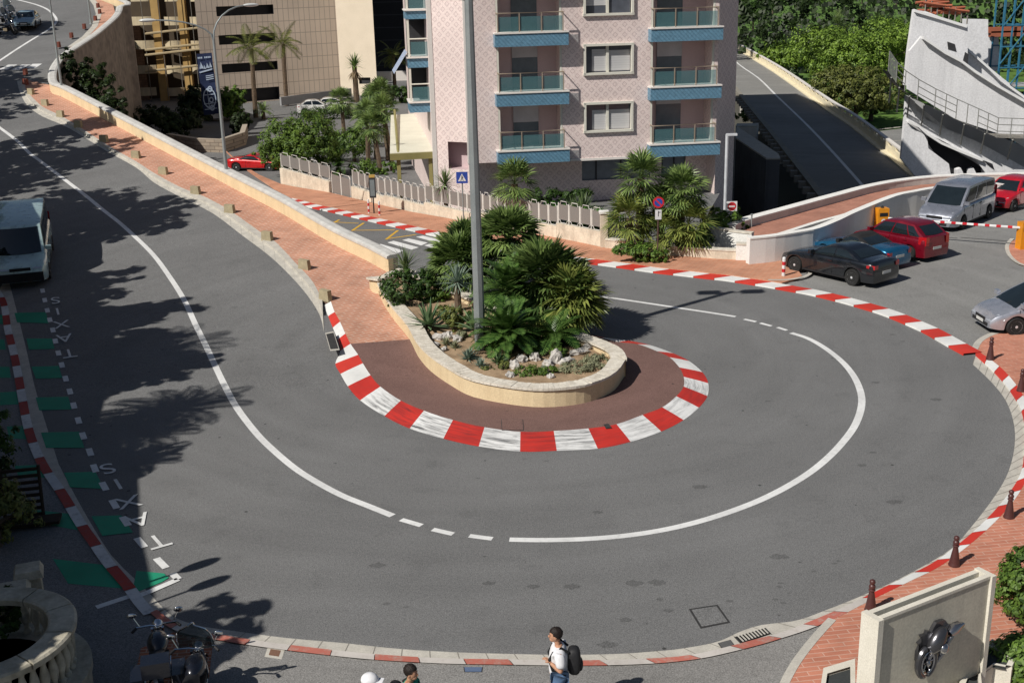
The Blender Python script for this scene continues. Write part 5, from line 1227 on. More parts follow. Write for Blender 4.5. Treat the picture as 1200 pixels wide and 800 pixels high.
plant('cycad', 594, 412, SZ, 'bright green cycad lowest in front of the planter palms', 'cycad', [('crown', frond_bm(54, 1.0, 0, 82, 1.2, .24, .06, 22, 8, z=.4), L_cyc), ('trunk', palm_trunk(.4, .15), M_bark)], sc_=1.28)
plant('cycad', 650, 408, SZ, 'dark low cycad in the shade right of the planter cycads', 'cycad', [('crown', frond_bm(26, .85, -5, 60, 1.0, .2, .045, 16, 28, z=.35), L_cyc), ('trunk', palm_trunk(.35, .14), M_bark)], sc_=1.28)
plant('yucca', 537, 364, SZ, 'round spiky grey yucca head left of the lamp mast', 'yucca', [('leaves', rosette_bm(120, .55, .035, -30, 88, .15, 9, z=.8), L_blue), ('stem', palm_trunk(.8, .09), M_bark)], sc_=1.28)
plant('yucca', 476, 327, SZ, 'small spiky yucca at the narrow end of the planter', 'yucca', [('leaves', rosette_bm(70, .62, .04, 5, 85, .2, 10, z=.35), L_yuc), ('stem', palm_trunk(.35, .08), M_bark)], sc_=1.28)
plant('agave', 503, 386, SZ, 'grey green agave near the brick side of the planter', 'agave', [('leaves', rosette_bm(38, .72, .11, 0, 80, .25, 11, z=.1), L_agave), ('stem', palm_trunk(.15, .08), M_bark)], sc_=1.28)
plant('agave', 558, 398, SZ, 'pale green agave in front of the lamp mast', 'agave', [('leaves', rosette_bm(30, .68, .12, 5, 75, .4, 12, z=.25), L_agave), ('stem', palm_trunk(.28, .08), M_bark)], sc_=1.28)
plant('agave', 549, 421, SZ, 'small blue agave on the bare soil at the front of the planter', 'agave', [('leaves', rosette_bm(55, .36, .07, 5, 85, .1, 13), L_blue)])
plant('agave', 563, 429, SZ, 'tiny blue agave touching the small blue one at the planter edge', 'agave', [('leaves', rosette_bm(40, .27, .06, 5, 85, .1, 16), L_blue)])
plant('agave', 523, 404, SZ, 'pale low succulent between the white stones', 'agave', [('leaves', rosette_bm(36, .26, .06, 5, 80, .1, 17), L_silver)])
plant('agave', 533, 408, SZ, 'second pale succulent on the soil right of the white stones', 'agave', [('leaves', rosette_bm(30, .24, .06, 5, 80, .1, 18), L_silver)])
plant('shrub', 478, 352, SZ, 'dense round dark green shrub at the narrow end of the planter', 'shrub', [('foliage', crown_bm([(0, 0, .35, .85, .7, .55), (.45, .1, .3, .5, .5, .45)], 5200, .055, 19), L_dark), ('stem', trunk_bm(.3, .05), M_trunk)], sc_=1.28)
plant('shrub', 532, 388, SZ, 'yellowish green leafy shrub beside the grey yucca', 'shrub', [('foliage', crown_bm([(0, 0, .45, .35, .35, .45)], 1500, .06, 20), L_olive), ('stem', trunk_bm(.3, .04), M_trunk)])
plant('shrub', 620, 438, SZ, 'low green cushion plant along the front of the planter', 'shrub', [('foliage', crown_bm([(0, 0, .06, .62, .3, .2), (.5, .05, .05, .4, .25, .16)], 3400, .035, 21), L_mid), ('stem', trunk_bm(.08, .03), M_trunk)])
plant('shrub', 672, 434, SZ, 'low silvery cushion plant near the right end of the planter', 'shrub', [('foliage', crown_bm([(0, 0, .05, .65, .32, .2), (.6, .2, .05, .45, .3, .15)], 3400, .035, 22), L_silver), ('stem', trunk_bm(.08, .03), M_trunk)])
plant('shrub', 697, 422, SZ, 'dry grey cushion plant at the rounded tip of the planter', 'shrub', [('foliage', crown_bm([(0, 0, .03, .55, .35, .13)], 1800, .032, 23), L_silver), ('stem', trunk_bm(.06, .03), M_trunk)])
plant('shrub', 572, 433, SZ, 'tiny dry tuft beside the blue agaves', 'shrub', [('foliage', crown_bm([(0, 0, .05, .3, .16, .1)], 500, .035, 24), L_olive), ('stem', trunk_bm(.05, .02), M_trunk)])
for px, py, sz, sd, mt, lb in ((575, 408, .45, 401, L_mid, 'small leafy filler shrub between the lamp mast and the lowest cycad'), (640, 400, .5, 402, L_dark, 'dark filler shrub under the largest fan palm'), (612, 405, .4, 403, L_dark, 'dark filler shrub between the two cycads'), (668, 402, .45, 404, L_dark, 'dark filler shrub under the yellowish fan palm'), (522, 372, .4, 405, L_olive, 'olive filler shrub between the agave and the round yucca'), (556, 380, .42, 406, L_dark, 'dark filler shrub at the foot of the broad fan palm'), (585, 365, .5, 407, L_dark, 'dark filler shrub behind the middle cycad'), (515, 352, .4, 408, L_mid, 'green filler shrub beside the small yucca'), (590, 432, .22, 409, L_olive, 'tiny olive tuft at the planter rim'), (541, 395, .2, 410, L_silver, 'tiny silver tuft beside the pale green agave'), (655, 418, .3, 411, L_mid, 'low green tuft in the shade of the planter palms')):
    plant('shrub', px, py, SZ, lb, 'shrub', [('foliage', crown_bm([(0, 0, sz*.5, sz, sz*.8, sz*.6)], int(900+1800*sz), .05, sd), mt), ('stem', trunk_bm(sz*.4, .03), M_trunk)])
plant('agave', 583, 425, SZ, 'green agave half under the lowest cycad', 'agave', [('leaves', rosette_bm(34, .38, .07, 5, 80, .2, 412), L_agave)])
plant('agave', 530, 378, SZ, 'second grey green agave behind the one at the brick side', 'agave', [('leaves', rosette_bm(34, .55, .09, 5, 80, .25, 413, z=.1), L_agave)])
# white rocks
M_rock = dirt('white_rock', (.62, .59, .55), (.28, .26, .24), 4, fine=12, bump=1.0, amt=.9)
def rock(px, py, s, seed, label, z=SZ, asp=(1, .8, .7)):
    p = at(px, py, z); bm = bmesh.new(); bmesh.ops.create_icosphere(bm, subdivisions=3, radius=1)
    for v in bm.verts:
        q = v.co.copy(); f = 1+.45*noise.noise(q*1.6+Vector((seed*7, 0, 0)))+.28*noise.noise(q*4+Vector((0, seed*3, 0))); v.co = Vector((q.x*asp[0], q.y*asp[1], q.z*asp[2]))*f*s
    o = obj('rock', bm, M_rock, None, loc=(p.x, p.y, (z(p.x, p.y) if callable(z) else z)+s*.25), rz=seed); tag(o, label, 'rock', 'white rocks in the planter'); return o
RL = [(652,424,.26,1,'tall pointed white rock right of the low green cushion plant',(.8,.7,1.2)), (642,428,.2,2,'white rock at the foot of the tall pointed one',(1,.8,.7)), (603,432,.22,3,'white rock between the blue agaves and the green cushion plant',(.8,.7,1)), (598,441,.15,4,'small white rock resting on the planter rim',(1,.8,.8)),
      (637,437,.16,5,'white rock at the front edge between the two cushion plants',(.9,.9,1)), (645,443,.14,6,'smallest white rock at the front edge, nearest the road',(.8,.8,.8)), (663,425,.2,7,'flat white rock behind the silvery cushion plant',(1.3,.8,.6)), (627,421,.2,8,'grey white rock in the shade of the low cycads',(1.2,.8,.8)),
      (514,397,.18,9,'white stone beside the agave at the brick side',(1.2,.8,.7)), (524,396,.2,10,'jagged white stone behind the pale succulents',(1,.8,.9)), (536,399,.2,11,'white stone at the foot of the pale green agave',(1.2,.8,.6)), (508,404,.15,12,'small white stone at the left rim of the planter',(1.4,.7,.5)), (503,330,.3,13,'pale stone block at the back corner of the planter',(1.2,.8,.5)),
      (689,408,.18,14,'white stone half hidden at the back of the planter tip',(1.3,.9,.6)), (611,423,.2,15,'dark shaded rock under the lowest cycad',(1,.8,.8)), (678,414,.2,16,'wide pale stone on the shaded soil near the tip',(1.6,.8,.5)), (521,410,.12,17,'little white stone between the two pale succulents and the rim',(1.1,.8,.7))]
for x, y, s, sd, lb, asp in RL: rock(x, y, s, sd, lb, asp=asp)
# --- garden behind the fence
GZ = lambda x, y: Lz(x, y)
def mtree(px, py, label, kind, **k): pass
plant('fan_palm', 604, 262, lambda x, y: .25, 'single fan palm behind the fence in front of the apartment block', 'palm', [('crown', fan_bm(44, .75, .8, 31, z=1.9, nb=15, w=.07), L_fan), ('trunk', palm_trunk(1.9, .17), M_bark)])
plant('yucca', 523, 246, .2, 'tall yucca with drooping leaves behind the fence at the block corner', 'yucca', [('leaves', rosette_bm(90, .95, .07, -40, 85, .5, 32, z=1.3), L_yuc), ('stem', palm_trunk(1.3, .1), M_bark)])
plant('yucca', 683, 262, .3, 'dark yucca clump behind the hedge right of the single fan palm', 'yucca', [('leaves', rosette_bm(90, 1.0, .07, 0, 85, .3, 33, z=.5), L_yuc), ('stem', palm_trunk(.5, .1), M_bark)])
plant('yucca', 672, 258, .3, 'second dark yucca clump behind the hedge, left of the other', 'yucca', [('leaves', rosette_bm(60, .8, .07, 0, 85, .3, 34, z=.4), L_yuc), ('stem', palm_trunk(.4, .1), M_bark)])
plant('yucca', 700, 268, .3, 'low spreading yucca at the right end of the hedge', 'yucca', [('leaves', rosette_bm(70, .8, .06, -5, 70, .5, 35, z=.4), L_yuc), ('stem', palm_trunk(.4, .1), M_bark)])
hA, hB = at(632, 262, .3), at(722, 280, .3); hd = (hB-hA)
t = empty('hedge', hA, math.atan2(hd.y, hd.x), 'long clipped green hedge behind the right part of the white fence', 'hedge')
obj('foliage', crown_bm([(hd.length*(i+.5)/5, .4, .55, hd.length/9, .7, .55) for i in range(5)], 9000, .08, 36, shell=.7), leafmat('leaf_hedge', (.02, .07, .012), (.09, .22, .03), 1), t)
obj('stem', trunk_bm(.4, .06), M_trunk, t)
for i, (px, py, h, n_, sd, lb) in enumerate([(750,292,3.1,46,41,'tallest fan palm of the cluster right of the fence pillar'), (738,297,1.5,44,42,'low fan palm at the left of the cluster right of the fence pillar'), (774,292,1.7,46,43,'fan palm in the middle of the cluster, behind the no parking sign'), (797,292,2.5,60,44,'broad fan palm on the right of the cluster behind the no parking sign'), (806,296,1.2,40,45,'low yellowing fan palm at the foot of the broad one'), (776,296,.8,34,46,'lowest fan palm with yellow leaves behind the low cream wall')]):
    plant('fan_palm', px, py, .15, lb, 'palm', [('crown', fan_bm(n_, .72, .78, sd, z=h, nb=15, w=.07, lo=-35), L_fany if i in (1, 4, 5) else L_fan), ('trunk', palm_trunk(h, .17, seed=sd), M_bark)])
plant('shrub', 757, 304, .2, 'green creeper spilling over the low cream wall beside the no parking sign', 'shrub', [('foliage', crown_bm([(0, 0, .3, .75, .4, .4), (-.7, .1, .45, .7, .4, .3), (.5, -.2, .15, .45, .3, .35)], 3600, .07, 47), L_mid), ('stem', trunk_bm(.3, .04), M_trunk)])
plant('shrub', 815, 300, .1, 'dark ivy clump under the broad fan palm', 'shrub', [('foliage', crown_bm([(0, .3, .6, .8, .5, .6)], 2200, .08, 48), L_dark), ('stem', trunk_bm(.3, .04), M_trunk)])
plant('shrub', 848, 285, .2, 'loose green bush beside the no entry sign', 'shrub', [('foliage', crown_bm([(0, .3, .9, .9, .7, .9), (-.7, .4, .5, .7, .6, .6), (.6, .2, .5, .6, .5, .5)], 4200, .09, 49, shell=.3), L_mid), ('stem', trunk_bm(.8, .05, [(0, .3, .9, .5, .5, .5)]), M_trunk)])
plant('shrub', 640, 236, .2, 'low dark shrub against the ground floor windows', 'shrub', [('foliage', crown_bm([(0, 0, .3, 1.2, .4, .4), (1.6, 0, .3, 1.0, .4, .35)], 2600, .08, 50), L_dark), ('stem', trunk_bm(.3, .04), M_trunk)])
# left garden
tree('garden_tree', at(352, 207, GZ), 1.6, [(-.9, 0, 2.6, 1.9, 1.7, 1.5), (.9, .3, 2.9, 1.8, 1.6, 1.5), (0, -.4, 1.7, 1.9, 1.5, 1.3), (1.9, .2, 1.6, 1.2, 1.2, 1.0), (-1.8, .2, 1.5, 1.3, 1.2, 1.1)], 22000, .10, leafmat('leaf_pepper', (.025, .06, .010), (.15, .24, .035), .6), 'big rounded light green tree behind the garden fence, beside the red sports car', seed=51)
tree('garden_tree', at(415, 190, GZ), 1.2, [(0, 0, 1.5, 2.0, 1.4, 1.1), (-1.6, .6, 1.3, 1.3, 1.1, .9)], 7000, .10, L_mid, 'lower green tree between the big rounded tree and the palm group', seed=52)
plant('cycad', 397, 205, GZ, 'wide cycad behind the fence under the garden palms', 'cycad', [('crown', frond_bm(40, 2.0, 5, 80, 1.1, .3, .06, 22, 53, z=.5), L_cyc), ('trunk', palm_trunk(.5, .2), M_bark)])
GP = [(432,196,3.9,54,'leftmost fan palm of the multi-trunked group in the garden'), (446,202,3.2,55,'fan palm with the lowest crown in the garden group'), (441,186,4.6,56,'tall fan palm in the middle of the garden group'), (460,200,4.2,57,'fan palm beside the olive canopy post'), (405,176,4.0,58,'fan palm behind the garden group, nearest the garage building'), (455,188,5.0,59,'tallest fan palm at the back of the garden group')]
for px, py, h, sd, lb in GP:
    random.seed(sd); lean = (random.uniform(-.5, .2), random.uniform(-.2, .2))
    plant('fan_palm', px, py, GZ, lb, 'palm', [('crown', fan_bm(44, .75, .72, sd, z=h, nb=13, w=.08, lo=-45, c=lean), L_fan), ('trunk', palm_trunk(h, .15, lean, sd), M_bark)])
plant('shrub', 430, 205, GZ, 'low bright green clump at the foot of the garden palms', 'shrub', [('foliage', crown_bm([(0, 0, .5, 1.2, .6, .6), (1.5, 0, .4, .8, .5, .5)], 2600, .09, 60), L_mid), ('stem', trunk_bm(.3, .05), M_trunk)])
plant("fan_palm", 418, 120, GZ, 'shaggy palm with dead hanging leaves in front of the tan building corner', 'palm', [('crown', rosette_bm(70, 1.5, .16, -10, 85, .5, 61, z=3.9), L_fan), ('dead_leaves', rosette_bm(50, 1.3, .16, -80, -20, .6, 62, z=3.4), L_dead), ('trunk', palm_trunk(3.9, .28), M_bark)])
plant('shrub', 448, 122, GZ, 'dark bushes with broad leaves right of the shaggy palm', 'shrub', [('foliage', crown_bm([(0, 0, 1, 2.4, 1, 1.1), (2.6, 0, .8, 1.4, 1, .9)], 3200, .2, 63), L_dark), ('stem', trunk_bm(.6, .08), M_trunk)])
plant('shrub', 380, 140, GZ, 'row of clipped shrubs in front of the parked cars far behind', 'shrub', [('foliage', crown_bm([(0, 0, .5, 3.0, .7, .6), (4, .5, .5, 2.6, .7, .6)], 3600, .12, 64), L_dark), ('stem', trunk_bm(.4, .05), M_trunk)])
for px, py, h, sd, lb in ((300,138,6.8,65,'slender feather palm left in front of the dark garage openings'), (336,124,6.6,66,'slender feather palm right in front of the garage openings')):
    plant('feather_palm', px, py, GZ, lb, 'palm', [('crown', frond_bm(15, 3.1, -5, 80, 1.6, .75, .10, 22, sd, z=h, vee=-.6), L_olive), ('trunk', palm_trunk(h, .22, (.15, 0), sd), M_bark)])
plant('fan_palm', 309, 140, GZ, 'small round palm between the two slender feather palms', 'palm', [('crown', frond_bm(26, 1.2, 0, 80, 1.2, .3, .08, 14, 67, z=.8), L_fan), ('trunk', palm_trunk(.8, .2), M_bark)])
plant('feather_palm', 463, 108, GZ, 'pale palm in front of the dark glazed building', 'palm', [('crown', frond_bm(18, 2.4, -10, 80, 1.7, .6, .1, 18, 68, z=4.2, vee=-.6), L_olive), ('trunk', palm_trunk(4.2, .2), M_bark)])
# dark bushes under the retaining wall
for px, py, w_, h, sd, lb in ((100,128,3.4,3.4,71,'dark climbing bush high against the retaining wall'), (128,138,3.2,2.6,72,'dark bush at the foot of the retaining wall'), (160,152,3.6,1.5,73,'low dark bush right of the buttress'), (196,160,4.0,2.0,74,'wide dark bush in front of the ochre building'), (232,150,3.4,2.8,75,'dark bush behind the hanging banner'), (272,142,2.8,2.6,76,'green leafy bush right of the hanging banner'), (284,158,1.4,1.5,79,'dark bush at the end of the stone block wall')):
    p = at(px, py, GZ); random.seed(sd)
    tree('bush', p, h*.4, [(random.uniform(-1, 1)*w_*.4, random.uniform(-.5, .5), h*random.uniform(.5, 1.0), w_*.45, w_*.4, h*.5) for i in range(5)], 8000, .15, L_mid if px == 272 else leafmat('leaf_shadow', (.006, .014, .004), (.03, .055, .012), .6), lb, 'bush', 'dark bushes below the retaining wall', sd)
p = at(96, 60, GZ); 
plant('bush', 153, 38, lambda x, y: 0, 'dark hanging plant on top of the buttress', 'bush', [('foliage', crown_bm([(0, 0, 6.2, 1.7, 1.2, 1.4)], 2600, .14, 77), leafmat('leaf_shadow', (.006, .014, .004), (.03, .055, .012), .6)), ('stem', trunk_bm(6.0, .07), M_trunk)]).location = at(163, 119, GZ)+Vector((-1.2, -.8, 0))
# --- park trees beyond the viaduct
def ptree(px, py, w_, h, sd, leaf, lb, th_=None, n=9000, s=.22, name='park_tree', flat=.7):
    p = at(px, py, ZP); random.seed(sd); k = 8; lo = []
    for i in range(k):
        a = i*2.4; r = w_*.5*math.sqrt((i+.3)/k); lo.append((r*math.cos(a), r*math.sin(a)*.8, h*(1-flat*.5)+random.uniform(-.1, .12)*h-(r/w_)*h*.2, w_*.27, w_*.27, h*flat*.38))
    return tree(name, p, h*.5, lo, n, s, leaf, lb, 'tree', 'park trees beyond the viaduct', sd, tr=.3)
ptree(932, 98, 11, 8.0, 81, L_pine, 'round pine beside the far end of the viaduct parapet', n=14000)
ptree(1005, 130, 17, 13.0, 82, L_pine, 'large bright umbrella pine left of the unfinished building', n=24000)
ptree(1056, 115, 13, 12.5, 83, L_pine, 'umbrella pine behind, touching the unfinished building', n=16000)
ptree(1001, 150, 9.6, 8.2, 84, L_olive, 'rounded olive green tree nearest the viaduct', n=22000, s=.17)
ptree(1020, 142, 5.0, 4.2, 85, L_mid, 'small dark green tree at the edge of the lawn', n=8000, s=.16)
ptree(1022, 112, 5, 6.6, 86, L_dark, 'dark tree with bare trunk above the lawn', n=7000, s=.16)
for px, py, h, sd, lb in ((978,88,8.5,91,'spiky date palm standing between the pines'), (1003,112,5.5,92,'pale date palm below the spiky one')):
    p = at(px, py, ZP); t = empty('date_palm', p, label=lb, cat='palm'); obj('crown', frond_bm(46, 3.4, -30, 85, .9, .55, .09, 20, sd, z=h), L_fan if sd == 91 else L_yuc, t); obj('trunk', palm_trunk(h, .4), M_bark, t)
for px, py, sd, lb in ((930,98,93,'clump of silvery broad leaves by the viaduct parapet, upper one'), (957,112,94,'clump of silvery broad leaves by the viaduct parapet, lower one'), (948,118,95,'dark shrub between the two silvery clumps')):
    p = at(px, py, ZP); t = empty('silver_shrub' if sd < 95 else 'shrub', p, label=lb, cat='shrub')
    obj('foliage', crown_bm([(0, 0, 1.6, 1.9, 1.2, 1.6)], 700 if sd < 95 else 3000, .38 if sd < 95 else .16, sd, shell=.3), leafmat('leaf_banana', (.12, .2, .10), (.34, .42, .26), 1) if sd < 95 else L_mid, t); obj('stem', trunk_bm(1, .1), M_trunk, t)
for i, (px, py, w_, h, lf, lb) in enumerate([(882,38,12,10,L_dark,'dark tree at the far left of the park behind the apartment corner'), (905,22,13,11,L_dark,'dark tall tree behind the round pine'), (940,18,13,11,L_dark,'dark tree behind the spiky date palm'), (975,12,14,12,L_mid,'green tree at the top edge between the dark trees and the pine'), (1010,5,14,12,L_mid,'green tree at the top edge behind the umbrella pine'), (1050,10,15,13,L_pine,'far pine behind the unfinished building'), (1110,8,16,13,L_dark,'dark tree above the unfinished roof'), (1160,4,16,13,L_olive,'olive tree at the top right behind the scaffolding'), (1210,8,16,13,L_dark,'dark tree at the far right top corner'), (865,15,14,12,L_dark,'dark tree directly behind the apartment block corner'), (1085,-5,18,15,L_olive,'farthest olive tree above the orange formwork')]):
    ptree(px, py, w_, h, 100+i, lf, lb, n=9000, s=.3)
# shrubby floor of the park, seen between trees
bm = bmesh.new(); random.seed(5)
for i in range(9000):
    px, py = random.uniform(860, 1050), random.uniform(-12, 95)
    if py > 40+(px-866)*.62: continue
    p = at(px, py, ZP); leafquad(bm, p+Vector((0, 0, random.uniform(0, 1.0))), Vector((random.gauss(0, .5), random.gauss(0, .5), 1)), random.uniform(.25, .6))
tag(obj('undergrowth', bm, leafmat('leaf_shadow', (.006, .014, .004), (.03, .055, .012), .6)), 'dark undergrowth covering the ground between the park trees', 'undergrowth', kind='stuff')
# far wood behind everything, reads as one mass
random.seed(6); fl_ = []
for i in range(64):
    x = -70+i*3.2+random.uniform(-2, 2); r_ = random.uniform(3.5, 6.5); fl_.append((x, 214+random.uniform(-12, 14), random.choice((-6, -2, 2, 6, 10, 14))+random.uniform(-2, 2), r_, r_*.8, r_*random.uniform(.7, 1.1)))
bm = crown_bm(fl_, 46000, .38, 6, shell=.75)
for i in range(20000):
    x = random.uniform(-90, 150); z = random.uniform(-10, 26); leafquad(bm, Vector((x, 226+3*noise.noise(Vector((x*.1, z*.1, 0))), z)), Vector((random.gauss(0, .4), -1, .5)), random.uniform(.4, .85), .8)
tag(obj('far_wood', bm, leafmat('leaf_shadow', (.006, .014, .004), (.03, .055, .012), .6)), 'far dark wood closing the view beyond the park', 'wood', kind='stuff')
# small shrub strip under the concrete walls in the gully
plant('shrub', 872, 140, -6.0, 'bit of lit greenery in the gap above the gully walls', 'shrub', [('foliage', crown_bm([(0, 0, .5, 1.6, 1, .7)], 900, .16, 130), L_mid), ('stem', trunk_bm(.4, .05), M_trunk)])
# hedge beside the monument
for i, (px, py, lb) in enumerate(((1205,735,'clipped green hedge right of the motorcycle monument'), (1212,800,'lower green hedge at the bottom right corner'))):
    p = at(px, py, .1); t = empty('hedge', p, label=lb, cat='hedge')
    obj('foliage', crown_bm([(.1, 0, .75, .75, .75, .55), (.3, .6, .7, .6, .6, .6)] if i == 0 else [(0, 0, .45, .8, .5, .42)], 8000, .055, 140+i, shell=.8), L_mid if i == 0 else L_mid, t); obj('stem', trunk_bm(.5, .06), M_trunk, t)
# --- street trees along the left pavement, mostly outside the picture
def btree(x, y, z, h, w_, sd, lb, n=8500, s=.20, kind=0):
    random.seed(sd); lo = [(random.uniform(-.35, .35)*w_, random.uniform(-.35, .35)*w_, h+random.uniform(-.25, .3)*w_, w_*.33, w_*.33, w_*.27) for i in range(7)]
    if kind: 
        t = empty('street_palm', (x, y, z), label=lb, cat='palm', group='trees along the left pavement'); obj('crown', frond_bm(44, w_*.62, -35, 80, 1.3, .5, .09, 20, sd, z=h), L_fan, t); obj('trunk', palm_trunk(h, .22), M_bark, t); return t
    return tree('street_tree', (x, y, z), h*.75, lo, n, s, L_dark, lb, 'tree', 'trees along the left pavement', sd, tr=.16)
# ------------------------------------------------------------------ vehicles
def carpaint(name, col, metal=.35): return gloss(name, col, .28, metal, 1.0)
M_tyre = dirt('tyre_rubber', (.018, .018, .018), (.03, .03, .03), 8, rough=.8, fine=30)
M_rim = gloss('alloy_rim', (.66, .67, .70), .3, .25)
M_cg_ = gloss('car_glass', (.012, .018, .022), .04, spec=.8)
M_trimb = dirt('black_plastic', (.02, .02, .022), rough=.55)
M_lamp = gloss('headlamp_glass', (.55, .58, .62), .08, .4)
M_tail = gloss('tail_lamp', (.45, .01, .015), .12, 0, 1)
M_chr = gloss('chrome', (.75, .76, .78), .08, 1)
M_plate = dirt('number_plate', (.62, .62, .60), rough=.5)
def interp(P, x):
    if x <= P[0][0]: return P[0][1]
    for a, b in zip(P, P[1:]):
        if x <= b[0]:
            t = (x-a[0])/(b[0]-a[0]); return a[1]+(b[1]-a[1])*t
    return P[-1][1]
def interps(P, x):
    """smooth interpolation through profile points"""
    n_ = len(P)
    if x <= P[0][0]: return P[0][1]
    if x >= P[-1][0]: return P[-1][1]
    for i in range(n_-1):
        if x <= P[i+1][0]:
            h = P[i+1][0]-P[i][0]; t = (x-P[i][0])/h
            m0 = (P[i+1][1]-P[max(i-1, 0)][1])/max(1e-6, P[i+1][0]-P[max(i-1, 0)][0])*h; m1 = (P[min(i+2, n_-1)][1]-P[i][1])/max(1e-6, P[min(i+2, n_-1)][0]-P[i][0])*h
            return (2*t**3-3*t*t+1)*P[i][1]+(t**3-2*t*t+t)*m0+(-2*t**3+3*t*t)*P[i+1][1]+(t**3-t*t)*m1
def make_car(name, L_, W, top, gh, wb, wr, col, label, loc, rz, cat='car', gc=.22, soft=None, windows=3, wt=.74, nose=.22, plate=True, spokes=7, group=None, roofrail=False, gmat=None, tailp=None, grille=True, nw=.14):
    """x forward. top: upper outline of the lower body [(x, z)]; gh: (x windscreen foot, x roof front, x roof rear, x rear screen foot, roof height); wb: (rear axle x, front axle x)"""
    t = empty(name, loc, rz, label, cat, group); h = L_/2; W2 = W/2
    def wid(x):
        e = 1.0
        d = (x-(h-.85))/.85
        if d > 0: e -= nose*d**2.4
        d = (-(h-.6)-x)/.6
        if d > 0: e -= nw*d**2.2
        return W2*e
    def zb(x):
        z = gc
        for w_ in wb:
            d = abs(x-w_); ra = wr+.055
            if d < ra: z = max(z, wr+math.sqrt(ra*ra-d*d))
        if x > h-.3: z += (x-(h-.3))*.15
        return z
    xs = []; x = -h
    while x < h-1e-6: xs.append(x); x += .045
    xs.append(h); rows = []; bm = bmesh.new()
    for x in xs:
        w_, zt, z0 = wid(x), interps(top, x), zb(x); z0 = min(z0, zt-.05)
        zm = max(z0+.02, min(zt-.02, gc+(zt-gc)*.62)); zs_ = zt-max(.02, (zt-.45)*.16)
        sec = [(w_*.90, z0-.0), (w_*.965, z0+.004), (w_*.995, z0+(zm-z0)*.5), (w_*1.0, zm), (w_*.985, zs_-.02), (w_*.95, zs_+.035*(1)), (w_*.86, zt-.005), (w_*.5, zt+.025), (0, zt+.035)]
        pts = [(x, y, z) for y, z in sec]+[(x, -y, z) for y, z in sec[-2::-1]]
        rows.append([bm.verts.new(p) for p in pts])
    for i in range(len(rows)-1):
        for k in range(len(rows[0])-1): bm.faces.new((rows[i][k], rows[i+1][k], rows[i+1][k+1], rows[i][k+1]))
    bm.faces.new(rows[0]); bm.faces.new(rows[-1][::-1])
    es = [e for e in bm.edges if len(e.link_faces) == 2 and (all(abs(v.co.x-h) < 1e-4 for v in e.verts) or all(abs(v.co.x+h) < 1e-4 for v in e.verts))]
    bmesh.ops.bevel(bm, geom=es, offset=.05, segments=3, profile=.5, affect='EDGES')
    bmesh.ops.recalc_face_normals(bm, faces=bm.faces); body = obj('body', bm, col, t, True)
    bm = bmesh.new(); box(bm, (0, 0, gc+.14), (L_-.25, W*.80, .26)); box(bm, (0, 0, .5), (L_-1.0, W*.72, .4)); obj('underbody', bm, M_trimb, t)
    # cabin
    xA, xB, xC, xD, zr = gh; wtop = W2*wt
    def ring(x0, x1, wfn, zfn, k=10, bf=.12, br=.06):
        out = []
        for i in range(k): s = i/k; y = 1-2*s; out.append((x1+bf*(1-y*y), y, 1))
        for i in range(k): s = i/k; out.append((x1+(x0-x1)*s, -1, 0))
        for i in range(k): s = i/k; y = -1+2*s; out.append((x0-br*(1-y*y), y, 1))
        for i in range(k): s = i/k; out.append((x0+(x1-x0)*s, 1, 0))
        return [Vector((x, y*wfn(x), zfn(x))) for x, y, f in out]
    K = 10
    bot = ring(xD, xA, lambda x: wid(max(-h+.1, min(h-.1, x)))*.925, lambda x: interps(top, x)-.02, K); tp = ring(xC, xB, lambda x: wtop*(1-.04*abs(x-(xB+xC)/2)/max(.1, (xB-xC)/2)), lambda x: zr-.05-.05*((x-(xB+xC)/2)/max(.1, (xB-xC)/2))**2, K, .08, .04)
    n_ = len(bot)
    def gp(s, v, off=0.0):
        """s: 0..4 round the cabin (0-1 windscreen left to right, 1-2 right side to the rear, 2-3 rear, 3-4 left side), v: 0..1 up"""
        f = (s % 4)*K; i = int(f) % n_; j = (i+1) % n_; u = f-int(f)
        b_, t_ = bot[i].lerp(bot[j], u), tp[i].lerp(tp[j], u); p = b_.lerp(t_, v)
        c_ = Vector(((xA+xD)/2, 0, p.z)); q = (p-c_); bul = .035*math.sin(math.pi*v)
        side_n = Vector((0, -1 if 1 <= (s % 4) < 2 else 1, 0)) if int(s % 4) in (1, 3) else Vector((1 if int(s % 4) == 0 else -1, 0, .4)).normalized()
        return p+side_n*(bul+off)
    bm = bmesh.new(); V = 5
    rg = [[bm.verts.new(gp(i/K, v/V)) for i in range(n_)] for v in range(V+1)]
    for v in range(V):
        for i in range(n_): bm.faces.new((rg[v][i], rg[v][(i+1) % n_], rg[v+1][(i+1) % n_], rg[v+1][i]))
    cx, k2 = (xB+xC)/2, .78
    r2 = [bm.verts.new((cx+(p.co.x-cx)*.88, p.co.y*k2, p.co.z+.045)) for p in rg[V]]; r3 = [bm.verts.new((cx+(p.co.x-cx)*.5, p.co.y*.4, zr)) for p in rg[V]]
    for a, b_ in ((rg[V], r2), (r2, r3)):
        for i in range(n_): bm.faces.new((a[i], a[(i+1) % n_], b_[(i+1) % n_], b_[i]))
    bm.faces.new(r3); bmesh.ops.recalc_face_normals(bm, faces=bm.faces); obj('cabin', bm, soft or col, t, True)
